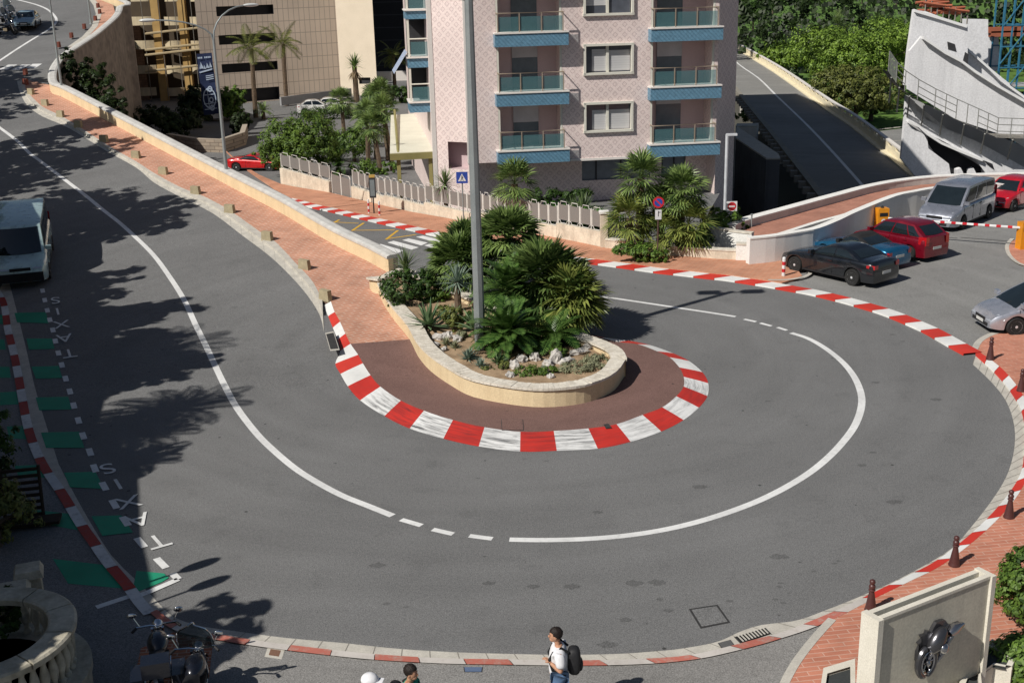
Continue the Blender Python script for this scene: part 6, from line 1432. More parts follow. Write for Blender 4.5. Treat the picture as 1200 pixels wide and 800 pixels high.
    def win(nm, s0, s1, v0, v1, m_=M_cg_, v0b=None, v1b=None, so0=0, so1=0):
        bm = bmesh.new(); a = 8; b2 = 5; g_ = []
        for j in range(b2+1):
            row = []
            for i in range(a+1):
                u = i/a; vv0 = v0+(v0b-v0)*u if v0b is not None else v0; vv1 = v1+(v1b-v1)*u if v1b is not None else v1
                s_ = s0+(s1-s0)*u; s_ += (so0*(1-u)+so1*u)*(j/b2); row.append(bm.verts.new(gp(s_, vv0+(vv1-vv0)*j/b2, .012)))
            g_.append(row)
        for j in range(b2):
            for i in range(a): bm.faces.new((g_[j][i], g_[j][i+1], g_[j+1][i+1], g_[j+1][i]))
        bmesh.ops.recalc_face_normals(bm, faces=bm.faces); return obj(nm, bm, gmat or m_, t, True)
    win('windscreen', .06, .94, .06, .93, v0b=None); win('rear_window', 2.1, 2.9, .22, .9)
    segs = {2: [(.06, .50), (.54, .92)], 3: [(.05, .40), (.43, .74), (.77, .95)], 1: [(.08, .90)], 4: [(.05, .30), (.34, .62), (.65, .93)]}[windows]
    for a, b_ in segs:
        win('side_window', 1+a, 1+b_, .12, .86); win('side_window', 4-b_, 4-a, .12, .86)
    # wheels
    for w_ in wb:
        for s in (-1, 1):
            wh = empty('wheel', (w_, s*(W2-.10), wr)); wh.parent = t
            bm = bmesh.new(); lathe(bm, [(wr*.62, -.10), (wr*.93, -.11), (wr, -.08), (wr, .08), (wr*.93, .11), (wr*.62, .10)], axis='Y', seg=24); bmesh.ops.recalc_face_normals(bm, faces=bm.faces); obj('tyre', bm, M_tyre, wh, True)
            bm = bmesh.new(); lathe(bm, [(wr*.66, s*.02), (wr*.66, s*.10), (wr*.60, s*.10), (wr*.58, s*.03)], axis='Y', seg=24)
            for k in range(spokes):
                a = 2*math.pi*k/spokes; c_, sn = math.cos(a), math.sin(a); r0, r1 = .02, wr*.62; pw, po = (-sn, c_), .028
                q = [(r0*c_+pw[0]*po, r0*sn+pw[1]*po), (r0*c_-pw[0]*po, r0*sn-pw[1]*po), (r1*c_-pw[0]*po*.8, r1*sn-pw[1]*po*.8), (r1*c_+pw[0]*po*.8, r1*sn+pw[1]*po*.8)]
                poly(bm, [(x, s*.095, z) for x, z in q])
            lathe(bm, [(.001, s*.105), (.05, s*.10), (.05, s*.05)], axis='Y', seg=10)
            obj('rim', bm, M_rim, wh, False)
            bm = bmesh.new(); lathe(bm, [(.001, s*.035), (wr*.6, s*.03)], axis='Y', seg=16); obj('brake', bm, M_trimb, wh)
    # lights, plates, handles, mirrors
    def surf(x, z, sgn, out=.012):
        return Vector((x, sgn*(wid(x)+out), z))
    zf = interps(top, h-.25)
    for s in (-1, 1):
        bm = bmesh.new(); q = [surf(h-.42, zf-.09, s, .006), surf(h-.02, zf-.20, s, .004)]
        w1_, w2_ = wid(h-.02), wid(h-.45)
        pts = [Vector((h+.006, s*w1_*.50, zf-.20)), Vector((h+.006, s*w1_*.96, zf-.20)), surf(h-.42, zf-.14, s), surf(h-.50, zf-.04, s, -.02), Vector((h-.30, s*w2_*.80, interps(top, h-.30)+.018)), Vector((h-.06, s*w1_*.52, interps(top, h-.06)+.006))]
        c_ = sum(pts, Vector())/6+Vector((.02, s*.02, .02)); cv = bm.verts.new(c_); vs = [bm.verts.new(p) for p in pts]
        for i in range(6): bm.faces.new((vs[i], vs[(i+1) % 6], cv))
        obj('headlight', bm, M_lamp, t, False)
        zr_ = interps(top, -h+.2); w3 = wid(-h); tl = tailp or (zr_-.26, zr_-.10)
        bm = bmesh.new(); pts = [Vector((-h-.008, s*w3*.70, tl[1])), Vector((-h-.008, s*w3*.70, tl[0])), Vector((-h-.008, s*w3*.97, tl[0])), surf(-h+.28, tl[0]+.06, s), surf(-h+.28, tl[1], s), Vector((-h-.006, s*w3*.96, tl[1]))]
        vs = [bm.verts.new(p) for p in pts]; bm.faces.new((vs[0], vs[1], vs[2], vs[5])); bm.faces.new((vs[5], vs[2], vs[3], vs[4])); obj('tail_light', bm, M_tail, t)
        mx = xA-.18; zm_ = interps(top, mx); bm = bmesh.new(); box(bm, (mx, s*(W2+.06), zm_+.10), (.14, .22, .15)); bevel(bm, .035, 2); obj('mirror', bm, soft and M_trimb or col, t, True)
        for hx in ((xA-1.05, xA-1.95) if windows != 1 else (xA-1.2,)):
            bm = bmesh.new(); box(bm, (hx, s*(wid(hx)+.008), interps(top, hx)-.16), (.2, .03, .035)); obj('door_handle', bm, col if windows != 4 else M_trimb, t)
        for hx in ((xA-.1, xA-1.15, xA-2.0) if windows != 1 else (xA-.1, xA-1.4)):
            z1_, z0_ = interps(top, hx)-.05, gc+.12
            if any(abs(hx-w_) < wr+.02 for w_ in wb): z0_ = wr*2+.15
            bm = bmesh.new(); box(bm, (hx, s*(wid(hx)-.004), (z0_+z1_)/2), (.012, .012, z1_-z0_)); obj('door_seam', bm, M_trimb, t)
    if grille:
        bm = bmesh.new(); box(bm, (h+.004, 0, zf-.20), (.02, W*.38, .12)); box(bm, (h+.004, 0, gc+.14), (.02, W*.62, .12)); obj('grille', bm, M_trimb, t)
    for sx in (1, -1):
        bm = bmesh.new(); box(bm, (sx*(h+.016), 0, .42 if sx > 0 else .58), (.012, .5, .11)); obj('number_plate', bm, M_plate, t)
    bm = bmesh.new(); box(bm, (0, 0, gc+.04), (L_*.46, W*.985, .07)); obj('sill', bm, M_trimb, t)
    return t
def place(px, py, z=0): p = at(px, py, z); return Vector((p.x, p.y, p.z))
def heading(a, b, s=0):
    p, q = at(*a, s), at(*b, s); return math.atan2(q.y-p.y, q.x-p.x)
def between(r, f, s=0):  # rear and front axle ground points on one side
    return at(*r, s), at(*f, s)
def park(near_r, near_f, wb, W, side, s=0):
    """centre of a car from the ground points under its two near wheels; side = +1 if those wheels are its left"""
    a, b = at(*near_r, s), at(*near_f, s); d = (b-a); d.z = 0; d.normalize(); ang_ = math.atan2(d.y, d.x); n_ = Vector((-d.y, d.x, 0)); m_ = (a+b)/2 - n_*side*(W/2-.1); c_ = m_ - d*((wb[0]+wb[1])/2)
    g_ = s(c_.x, c_.y) if callable(s) else s
    return (c_.x, c_.y, g_), ang_
# black coupe-like saloon
wb = (-1.35, 1.42); loc_, az = park((997, 334), (934, 319.5), wb, 1.82, 1)
make_car('parked_car', 4.52, 1.82, [(-2.26, .62), (-2.2, .95), (-1.9, 1.0), (-1.3, 1.02), (-.4, .98), (.6, .95), (1.2, .90), (1.8, .80), (2.15, .66), (2.26, .50)], (.75, .05, -.95, -1.62, 1.40), wb, .33, carpaint('black_paint', (.008, .010, .014), .1), 'shiny black saloon with silver wheels parked nearest the road', loc_, az, group='cars parked in the car park', windows=2, spokes=9)
# turquoise convertible with black hood
wb = (-1.15, 1.2); loc_, az = park((1024, 316.5), (962, 302.5), wb, 1.68, 1)
make_car('parked_car', 3.95, 1.68, [(-1.97, .58), (-1.9, .84), (-1.5, .90), (-.6, .88), (.5, .86), (1.1, .80), (1.6, .68), (1.9, .54), (1.97, .44)], (.55, .12, -.35, -1.0, 1.26), wb, .30, carpaint('turquoise_paint', (.008, .12, .25), .5), 'turquoise convertible with black cloth roof between the black car and the red one', loc_, az, group='cars parked in the car park', windows=1, soft=dirt('black_hood', (.022, .022, .024), rough=.9))
# red people carrier
wb = (-1.22, 1.25); loc_, az = park((1064, 305), (1012, 293), wb, 1.70, 1)
make_car('parked_car', 3.92, 1.72, [(-1.96, .55), (-1.93, .98), (-1.7, 1.02), (-.6, 1.0), (.5, .97), (1.1, .92), (1.6, .78), (1.88, .60), (1.96, .46)], (.95, .22, -1.25, -1.86, 1.58), wb, .32, carpaint('dark_red_paint', (.22, .005, .018), .4), 'dark red hatchback with roof bars parked beside the orange machine', loc_, az, group='cars parked in the car park', windows=3, tailp=(.72, 1.08))
# grey minibus facing the camera
wb = (-1.55, 1.45); loc_, az = park((1161, 254), (1121, 271), wb, 1.90, 1)
make_car('parked_van', 5.1, 1.92, [(-2.55, .6), (-2.53, 1.12), (-1.5, 1.16), (.4, 1.14), (1.45, 1.12), (1.85, 1.02), (2.3, .86), (2.48, .70), (2.55, .52)], (1.62, .72, -2.18, -2.50, 1.96), wb, .33, carpaint('silver_grey_paint', (.36, .38, .44), .6), 'silver grey minibus with dark side windows facing the barrier', loc_, az, cat='van', windows=4, wt=.86, tailp=(.9, 1.5))
# red hatch at the frame edge
wb = (-1.22, 1.22); loc_, az = park((1220, 238), (1180, 250), wb, 1.66, 1)
make_car('parked_car', 3.75, 1.68, [(-1.87, .55), (-1.85, .95), (-1.5, .98), (-.4, .95), (.6, .94), (1.1, .90), (1.5, .76), (1.8, .58), (1.87, .46)], (.85, .25, -1.2, -1.75, 1.50), wb, .30, carpaint('bright_red_paint', (.52, .012, .025), .2), 'bright red hatchback behind the silver minibus at the right edge', loc_, az, windows=3)
# silver people carrier, right edge
wb = (-1.35, 1.42); loc_, az = park((1276, 389), (1192, 393), wb, 1.80, 1)
_s = make_car('parked_car', 4.6, 1.85, [(-2.3, .6), (-2.27, 1.05), (-1.5, 1.08), (.4, 1.04), (1.2, 1.0), (1.7, .86), (2.1, .68), (2.3, .48)], (1.45, .35, -1.7, -2.2, 1.66), wb, .33, carpaint('pale_silver_paint', (.46, .48, .54), .6), 'pale silver people carrier entering at the right edge beside the brick pavement', loc_, az, windows=3, spokes=6)
_s.scale = (.95,)*3
# red sports car on the lower road
p = at(303, 199, HL); p2 = at(324, 194, HL)
sp = make_car('sports_car', 4.4, 1.88, [(-2.2, .5), (-2.15, .80), (-1.6, .90), (-.8, .88), (.4, .80), (1.3, .72), (1.9, .58), (2.2, .40)], (.85, -.0, -.6, -1.45, 1.20), (-1.3, 1.25), .32, carpaint('sports_red_paint', (.55, .008, .012), .1), 'low red sports car driving away on the far lower road', (p.x, p.y, Lz(p.x, p.y)), R(-12), windows=1, spokes=5)
# pale blue-white minibus in the shade
p = at(27, 339, HU)
bz = R(-72); p = p-Vector((math.cos(bz), math.sin(bz), 0))*3.15
mb_ = make_car('minibus', 6.3, 2.04, [(-3.15, .6), (-3.13, 1.2), (-1.5, 1.25), (1.1, 1.25), (2.05, 1.22), (2.4, 1.12), (2.9, .98), (3.08, .80), (3.15, .55)], (2.30, 1.62, -2.8, -3.12, 2.25), (-1.95, 2.1), .34, carpaint('pale_van_paint', (.50, .66, .66), .2), 'pale minibus standing in the shade at the left edge of the road', (p.x, p.y, U(p.y)+.05), bz, cat='van', windows=4, wt=.88, tailp=(.9, 1.5))
mb_.rotation_euler.y = .07
bm = bmesh.new(); box(bm, (3.1, 0, .46), (.22, 1.66, .34)); bevel(bm, .05, 2); obj('bumper', bm, M_trimb, mb_, True)
# far car top left
p = at(33, 33, HU)
make_car('oncoming_car', 4.1, 1.76, [(-2.05, .55), (-2.0, .95), (-1.4, .98), (-.4, .95), (.6, .92), (1.2, .88), (1.7, .74), (2.05, .5)], (.9, .15, -1.1, -1.7, 1.46), (-1.25, 1.28), .31, carpaint('pale_blue_paint', (.30, .42, .50), .3), 'pale blue car coming down the upper road at the top left', (p.x, p.y, U(p.y)), R(-78), windows=2)
# far white cars behind the garden
FARC = [(372,133,'white car parked behind the clipped shrubs, left one'), (392,130,'white car parked behind the clipped shrubs, beside the first'), (262,141,'white car half hidden behind the green bush and slender palms')]
proto = None
for px, py, lb in FARC:
    p = at(px, py, HL)
    if proto is None:
        proto = make_car('far_car', 4.1, 1.75, [(-2.05, .55), (-2.0, .95), (-.4, .95), (.6, .92), (1.2, .88), (1.7, .74), (2.05, .5)], (.9, .15, -1.1, -1.7, 1.46), (-1.25, 1.28), .31, carpaint('white_paint', (.72, .72, .70), 0), lb, (p.x, p.y, Lz(p.x, p.y)), R(8), windows=2, group='pale cars parked far behind the garden'); o = proto
    else:
        o = copy_tree(proto); o.location = (p.x, p.y, Lz(p.x, p.y)); o['label'] = lb
# ------------------------------------------------------------------ motorcycles
def moto(loc_, rz, label, col, screen=True, fair=False, panniers=False, mirrors=True):
    t = empty('motorcycle', loc_, rz, label, 'motorcycle', 'motorcycles parked on the near pavement')
    for x in (-.72, .74):
        wh = empty('wheel', (x, 0, .31)); wh.parent = t
        bm = bmesh.new(); lathe(bm, [(.22, -.05), (.29, -.06), (.315, 0), (.29, .06), (.22, .05)], axis='Y', seg=22); obj('tyre', bm, M_tyre, wh, True)
        bm = bmesh.new(); lathe(bm, [(.22, -.04), (.22, .04), (.19, .03), (.19, -.03)], axis='Y', seg=22)
        for k in range(6):
            a = k*math.pi/3; tube(bm, [(0, 0, 0), (.2*math.cos(a), 0, .2*math.sin(a))], .014, 5)
        obj('rim', bm, M_rim, wh)
    bm = bmesh.new(); tube(bm, [(-.72, 0, .31), (-.3, 0, .42), (.1, 0, .30), (.42, 0, .45), (.52, 0, .82)], [.05, .07, .08, .07, .05], 8); box(bm, (.02, 0, .45), (.42, .34, .32)); bevel(bm, .03); obj('frame', bm, M_trimb, t, True)
    bm = bmesh.new(); box(bm, (.02, 0, .42), (.34, .40, .24)); bevel(bm, .05, 2); obj('engine', bm, M_chr, t, True)
    for s in (-1, 1):
        bm = bmesh.new(); tube(bm, [(.74, s*.09, .31), (.50, s*.09, .92)], .028, 7); obj('fork', bm, M_chr, t, True)
        bm = bmesh.new(); tube(bm, [(.0, s*.18, .30), (-.5, s*.2, .30), (-.95, s*.22, .36)], [.03, .045, .05], 8); obj('exhaust', bm, M_chr, t, True)
    bm = bmesh.new(); bmesh.ops.create_uvsphere(bm, u_segments=20, v_segments=12, radius=1, matrix=Matrix.Translation((.18, 0, .80)) @ Matrix.Diagonal((.34, .19, .17, 1))); obj('tank', bm, col, t, True)
    bm = bmesh.new()
    tube(bm, [(-.05, 0, .78), (-.25, 0, .75), (-.5, 0, .80), (-.72, 0, .88), (-.85, 0, .9)], [.11, .15, .15, .13, .07], 10)
    for v in bm.verts: v.co.z = .80+(v.co.z-.80)*.6
    obj('seat', bm, dirt('black_leather', (.018, .018, .02), rough=.45), t, True)
    for x, nm in ((.74, 'front_fender'), (-.72, 'rear_fender')):
        bm = bmesh.new(); k = 9; a0, a1 = (20, 150) if x > 0 else (35, 165); pts = [(x+.35*math.cos(R(a0+(a1-a0)*i/k)), 0, .31+.35*math.sin(R(a0+(a1-a0)*i/k))) for i in range(k+1)]
        for i in range(k):
            a, b_ = pts[i], pts[i+1]; poly(bm, [(a[0], -.08, a[2]-.02), (b_[0], -.08, b_[2]-.02), (b_[0], 0, b_[2]+.02), (a[0], 0, a[2]+.02)]); poly(bm, [(a[0], 0, a[2]+.02), (b_[0], 0, b_[2]+.02), (b_[0], .08, b_[2]-.02), (a[0], .08, a[2]-.02)])
        obj(nm, bm, col, t, True)
    bm = bmesh.new(); tube(bm, [(.28, -.40, 1.02), (.38, -.34, 1.04), (.46, -.12, 1.0), (.48, 0, .96), (.46, .12, 1.0), (.38, .34, 1.04), (.28, .40, 1.02)], .018, 7); obj('handlebar', bm, M_chr, t, True)
    for s in (-1, 1):
        bm = bmesh.new(); tube(bm, [(.27, s*.41, 1.02), (.36, s*.34, 1.04)], .026, 7); obj('grip', bm, M_trimb, t)
        if mirrors:
            bm = bmesh.new(); tube(bm, [(.40, s*.28, 1.03), (.44, s*.38, 1.22)], .01, 5); bmesh.ops.create_uvsphere(bm, u_segments=12, v_segments=8, radius=1, matrix=Matrix.Translation((.44, s*.40, 1.25)) @ Matrix.Diagonal((.02, .085, .055, 1))); obj('mirror', bm, M_chr, t, True)
    bm = bmesh.new(); lathe(bm, [(.001, .10), (.06, .095), (.10, .04), (.095, -.02), (.05, -.1), (.001, -.12)], (.62, 0, .90), axis='X', seg=18); obj('headlight', bm, M_chr, t, True)
    if screen:
        bm = bmesh.new(); g_ = []
        for j in range(7):
            v = j/6; row = []
            for i in range(9):
                u = i/8*2-1; wv = .30*math.sqrt(max(.03, 1-(v*1.02)**4)); row.append(bm.verts.new((.66-.30*v-.10*u*u, u*wv,   .92+.62*v)))
            g_.append(row)
        for j in range(6):
            for i in range(8): bm.faces.new((g_[j][i], g_[j][i+1], g_[j+1][i+1], g_[j+1][i]))
        edge = [g_[0][0].co.copy()]+[r_[0].co.copy() for r_ in g_[1:]]+[v.co.copy() for v in g_[-1][1:-1]]+[r_[-1].co.copy() for r_ in g_[::-1]]
        ws = obj('windscreen', bm, glassmat('smoked_screen', (.04, .06, .07), .55), t, True); bm = bmesh.new(); tube(bm, edge, .016, 6); obj('screen_rim', bm, M_chr, ws, True)
    if panniers:
        for s in (-1, 1): bm = bmesh.new(); box(bm, (-.62, s*.34, .58), (.52, .22, .34)); bevel(bm, .05, 3); obj('pannier', bm, col, t, True)
        bm = bmesh.new(); box(bm, (-.95, 0, 1.02), (.34, .46, .28)); bevel(bm, .06, 3); obj('top_case', bm, col, t, True)
    bm = bmesh.new(); box(bm, (-1.06, 0, .70), (.05, .14, .08)); obj('tail_light', bm, M_tail, t)
    bm = bmesh.new(); tube(bm, [(-.05, .14, .3), (-.12, .32, .01)], .014, 5); obj('side_stand', bm, M_chr, t); return t
M_blk = carpaint('motorcycle_black', (.01, .012, .02), .3)
p = at(183, 806, 0); moto((p.x+.12, p.y+.0, .012), R(105), 'black motorcycle with round chrome mirror and shiny tank, left of the pair', M_blk, screen=False, panniers=True)
p = at(234, 832, 0); moto((p.x, p.y-.1, .012), R(96), 'black motorcycle with tall chrome-rimmed windscreen, right of the pair', M_blk, screen=True)
# scooters and motorbikes parked at top left, far away
mp = moto((0, 0, 0), 0, 'motorcycle at the front of the row parked at the top left of the upper road', carpaint('moto_dark_blue', (.03, .04, .06)), screen=True)
MP = [(9,20),(13,27),(3,30),(20,36),(8,41)]
LBm = ['motorcycle at the back of the row parked at the top left', 'second motorcycle from the back in the row at the top left', 'motorcycle nearest the left frame edge in the far row', 'motorcycle beside the pale blue car at the top left', 'motorcycle at the front of the row parked at the top left, nearest the crossing']
for i, (px, py) in enumerate(MP):
    o = mp if i == 0 else copy_tree(mp); p = at(px, py, HU); o.location = (p.x, p.y, U(p.y)); o.rotation_euler.z = R(-60+i*13); o['label'] = LBm[i]; o['group'] = 'motorcycles parked at the top of the upper road'
# ------------------------------------------------------------------ street furniture
M_gsteel = dirt('galvanised_mast', (.34, .37, .37), (.22, .24, .25), 1.5, metal=.35, rough=.5, bump=.05, streak=.3)
def lamp_post(px, py, s, h, arms, label, r=.085, group=None):
    p = at(px, py, s); t = empty('street_lamp', (p.x, p.y, p.z+.10), label=label, cat='street lamp', group=group)
    bm = bmesh.new(); tube(bm, [(0, 0, 0), (0, 0, h*.5), (0, 0, h)], [r, r*.8, r*.55], 10); obj('pole', bm, M_gsteel, t, True)
    bm = bmesh.new(); lathe(bm, [(r*2, 0), (r*2, .04), (r*1.3, .08), (r*1.2, .4)], seg=12); obj('base', bm, M_gsteel, t, True)
    for dx, dy, rise in arms:
        ar = empty('arm', (0, 0, h)); ar.parent = t
        pts = [(0, 0, -.1)]+[(dx*(1-math.cos(a)), dy*(1-math.cos(a)), rise*math.sin(a)) for a in (R(15), R(30), R(45), R(60), R(75), R(90))]
        bm = bmesh.new(); tube(bm, pts, [r*.5]*2+[r*.42]*5, 7); obj('tube', bm, M_gsteel, ar, True)
        L_ = math.hypot(dx, dy); ux, uy = dx/L_, dy/L_; bm = bmesh.new(); bmesh.ops.create_uvsphere(bm, u_segments=14, v_segments=8, radius=1, matrix=Matrix.Translation((dx+ux*.28, dy+uy*.28, rise)) @ Matrix.Rotation(math.atan2(uy, ux), 4, 'Z') @ Matrix.Diagonal((.42, .14, .09, 1)))
        obj('lantern', bm, gloss('lantern_shell', (.62, .63, .62), .35), ar, True)
    return t
lamp_post(267, 217, HU, 7.1, [(-2.7, -.5, 1.0), (1.5, 1.0, 1.55)], 'tall double-armed grey street lamp on the brick sidewalk near the red sports car', .095)
lamp_post(74, 115, HU, 7.4, [(-1.4, .2, .5)], 'single grey lamp post where the yellow wall curves at the top left', .085)
lamp_post(107, 30, HU, 7.0, [(-1.4, 0, .4)], 'farthest lamp post, behind the parapet at the top left', .085)
# tall mast in the planter
p = at(563, 409, SZ); t = empty('lamp_mast', (p.x, p.y, .3), label='thick tall grey lamp mast rising from the middle of the planter', cat='street lamp')
bm = bmesh.new(); tube(bm, [(0, 0, 0), (0, 0, 5), (0, 0, 11)], [.175, .155, .125], 8); obj('pole', bm, M_gsteel, t, False)
for dx in (-.55, .55):
    bm = bmesh.new(); tube(bm, [(0, 0, 10.8), (dx, 0, 10.9)], .05, 6); lp_ = obj('arm', bm, M_gsteel, t); bm = bmesh.new(); box(bm, (dx*1.5, 0, 10.95), (.75, .42, .22)); bevel(bm, .08, 2); obj('lantern', bm, gloss('lantern_shell', (.62, .63, .62), .35), lp_, True)
# white pole by the block
p = at(849, 262, .3); t = empty('light_pole', (p.x, p.y, -.5), label='slim pale pole with a short square top arm at the right corner of the block', cat='street lamp'); bm = bmesh.new(); _d = ray(849, 158); top_z = HC+_d.z*(p.y/_d.y)+.5; tube(bm, [(0, 0, 0), (0, 0, top_z)], .075, 8); obj('pole', bm, gloss('pale_pole', (.55, .57, .6), .4), t)
bm = bmesh.new(); box(bm, (.2, 0, top_z), (.5, .14, .10)); obj('head', bm, gloss('pale_pole', (.55, .57, .6), .4), t)
def sign(px, py, s, h, build, label, post=M_gsteel, rz=0, r=.035, name='road_sign'):
    p = at(px, py, s); t = empty(name, (p.x, p.y, p.z if not callable(s) else s(p.x, p.y)), rz, label, 'sign'); bm = bmesh.new(); tube(bm, [(0, 0, 0), (0, 0, h)], r, 8); obj('post', bm, post, t); build(t, h); return t
M_sw = gloss('sign_white', (.72, .72, .72), .4); M_sr = gloss('sign_red', (.55, .02, .03), .4); M_sb = gloss('sign_blue', (.03, .07, .35), .4)
def disc(bm, r, y, z, mat=0, seg=28): poly(bm, [(r*math.cos(2*math.pi*k/seg), y, z+r*math.sin(2*math.pi*k/seg)) for k in range(seg)], mat)
def noparking(t, h):
    bm = bmesh.new(); lathe(bm, [(.001, -.055), (.235, -.055), (.235, -.04), (.001, -.04)], (0, 0, h-.27), axis='Y', seg=28, mat=0); disc(bm, .165, -.059, h-.27, 1)
    for a in (R(45), ): poly(bm, [(math.cos(a)*.19*s1+math.sin(a)*.028*s2, -.062, h-.27-math.sin(a)*.19*s1+math.cos(a)*.028*s2) for s1, s2 in ((-1, -1), (1, -1), (1, 1), (-1, 1))], 0)
    obj('disc', bm, [M_sr, M_sb], t)
    bm = bmesh.new(); box(bm, (0, -.05, h-.78), (.26, .02, .40)); pl_ = obj('plate', bm, M_sw, t); bm = bmesh.new(); box(bm, (0, -.062, h-.74), (.03, .004, .22)); box(bm, (.04, -.062, h-.68), (.10, .004, .03)); obj('symbol', bm, M_trimb, pl_)
sign(770.5, 310, HL, 2.9, noparking, 'round red and blue no parking sign with small white plate below', dirt('brown_post', (.10, .06, .05)))
def noentry(t, h):
    bm = bmesh.new(); box(bm, (0, -.05, h-.17), (.46, .03, .44)); obj('plate', bm, M_sw, t); bm = bmesh.new(); disc(bm, .19, -.068, h-.17); o = obj('disc', bm, M_sr, t); bm = bmesh.new(); box(bm, (0, -.072, h-.17), (.26, .004, .07)); obj('bar', bm, M_sw, o)
sign(856, 283, .2, 1.75, noentry, 'square white no entry sign with red disc above the white wall')
sign(880, 280, .2, 1.1, lambda t, h: obj('cap', (lambda b: (box(b, (0, 0, h), (.09, .09, .06)), b)[1])(bmesh.new()), M_gsteel, t), 'short plain grey post on the white wall right of the no entry sign', name='short_post')
def crossing(t, h):
    bm = bmesh.new(); box(bm, (0, -.05, h-.28), (.56, .03, .56)); obj('plate', bm, M_sb, t)
    bm = bmesh.new(); poly(bm, [(-.2, -.068, h-.45), (.2, -.068, h-.45), (0, -.068, h-.08)]); tr_ = obj('triangle', bm, M_sw, t)
    bm = bmesh.new(); y = -.073
    for q in ([(-.02, h-.22), (.03, h-.22), (.02, h-.33), (-.03, h-.33)], [(-.03, h-.33), (.0, h-.33), (-.06, h-.43), (-.085, h-.43)], [(.0, h-.33), (.025, h-.33), (.075, h-.43), (.05, h-.43)], [(.02, h-.24), (.07, h-.30), (.06, h-.32), (.01, h-.27)], [(-.02, h-.17), (.02, h-.17), (.02, h-.21), (-.02, h-.21)]): poly(bm, [(a, y, b_) for a, b_ in q])
    obj('walking_figure', bm, M_trimb, tr_)
sign(543.5, 264, HL, 2.65, crossing, 'square blue pedestrian crossing sign with white triangle beside the lamp mast')
# notice board between two striped posts
def board(t, h):
    bm = bmesh.new(); box(bm, (0, -.03, h-.55), (.34, .12, 1.05)); bevel(bm, .03); obj('case', bm, dirt('dark_case', (.05, .05, .055), rough=.5), t, True); bm = bmesh.new(); box(bm, (0, -.095, h-.55), (.24, .01, .85)); obj('glass', bm, gloss('board_glass', (.20, .23, .24), .15), t); bm = bmesh.new(); box(bm, (0, -.03, h+.06), (.30, .14, .14)); obj('lamp_box', bm, gloss('amber_box', (.5, .32, .08), .4), t)
sign(438.5, 252, HL, 2.0, board, 'tall narrow bus notice board with amber top on the lower pavement', M_trimb, name='notice_board')
def spost(px, py, s, h, label, r=.05, group='small striped posts'):
    p = at(px, py, s); t = empty('striped_post', (p.x, p.y, p.z), label=label, cat='post', group=group); bm = bmesh.new(); n_ = 5
    for i in range(n_): tube(bm, [(0, 0, h*i/n_), (0, 0, h*(i+1)/n_)], r, 8, mat=i % 2)
    bmesh.ops.remove_doubles(bm, verts=bm.verts, dist=1e-4); obj('post', bm, [M_sw, M_sr if h < .85 else M_gsteel], t); bm = bmesh.new(); lathe(bm, [(r, h), (r*.8, h+.03), (.001, h+.045)], seg=8); obj('cap', bm, M_sw, t); return t
spost(432.5, 252, HL, .8, 'red and white post left of the notice board'); spost(445, 254.5, HL, .8, 'red and white post right of the notice board')
spost(918, 323, .1, .72, 'white post with grey bands at the nose of the black car', .07)
# pawn-shaped bollards
M_bol = dirt('oxblood_bollard', (.085, .032, .03), (.05, .02, .02), 5, rough=.4, spec=.5, bump=.05)
bprof = [(.13, 0), (.135, .03), (.12, .06), (.115, .10), (.085, .30), (.058, .46), (.052, .50), (.075, .515), (.075, .53), (.048, .55), (.068, .575), (.074, .61), (.062, .645), (.04, .665), (.058, .69), (.066, .72), (.056, .76), (.03, .78), (.001, .785)]
BOL = [(1160,421,'pawn-shaped bollard at the tip of the brick pavement by the silver car'), (1196,458,'pawn-shaped bollard cut by the right frame edge'), (1182,606,'pawn-shaped bollard alone on the right side beside the wide bend'), (1118,662,'pawn-shaped bollard above the motorcycle monument'), (1020,715,'pawn-shaped bollard behind the left corner of the motorcycle monument')]
b0 = None
for px, py, lb in BOL:
    p = at(px, py, .055)
    if b0 is None:
        b0 = empty('bollard', p, label=lb, cat='bollard', group='pawn-shaped bollards on the brick pavement'); bm = bmesh.new(); lathe(bm, [(r*.95, z*.92) for r, z in bprof[:11]], seg=20); obj('shaft', bm, M_bol, b0, True); bm = bmesh.new(); lathe(bm, [(r*.95, z*.92) for r, z in bprof[10:]], seg=20); obj('head', bm, M_bol, b0, True); o = b0
    else: o = copy_tree(b0); o.location = p; o['label'] = lb; o.scale = (.93,)*3
# stone blocks along the brick sidewalk
M_blkst = dirt('sandy_stone_block', (.40, .34, .22), (.22, .19, .13), 4, fine=16, bump=.6)
SB = [(381.5,351),(357,315),(313.5,281),(269.5,249),(229.5,227),(191.5,204),(159.5,185),(122,166),(92,149),(71,137),(53,123.5),(36.5,110.5),(30,99),(30,87),(69,55),(84,44),(99,33.5),(112,24),(117,16),(115,9)]
OR = ['nearest stone block, at the end of the island kerb','second stone block up the brick sidewalk','third stone block up the brick sidewalk','fourth stone block up the brick sidewalk','fifth stone block, below the double-armed lamp','sixth stone block up the brick sidewalk','seventh stone block up the brick sidewalk','eighth stone block up, lying in the tree shade','ninth stone block up, in the tree shade','tenth stone block up, at the end of the tree shade','eleventh stone block up, near the curved kerb','twelfth stone block up, on the curved kerb','thirteenth stone block, small and reddish on the curve','fourteenth stone block, where the sidewalk narrows','small block just past the crossing on the far pavement','second small block on the far pavement','third small block on the far pavement','fourth small block on the far pavement','fifth small block on the far pavement','farthest small block on the far pavement']
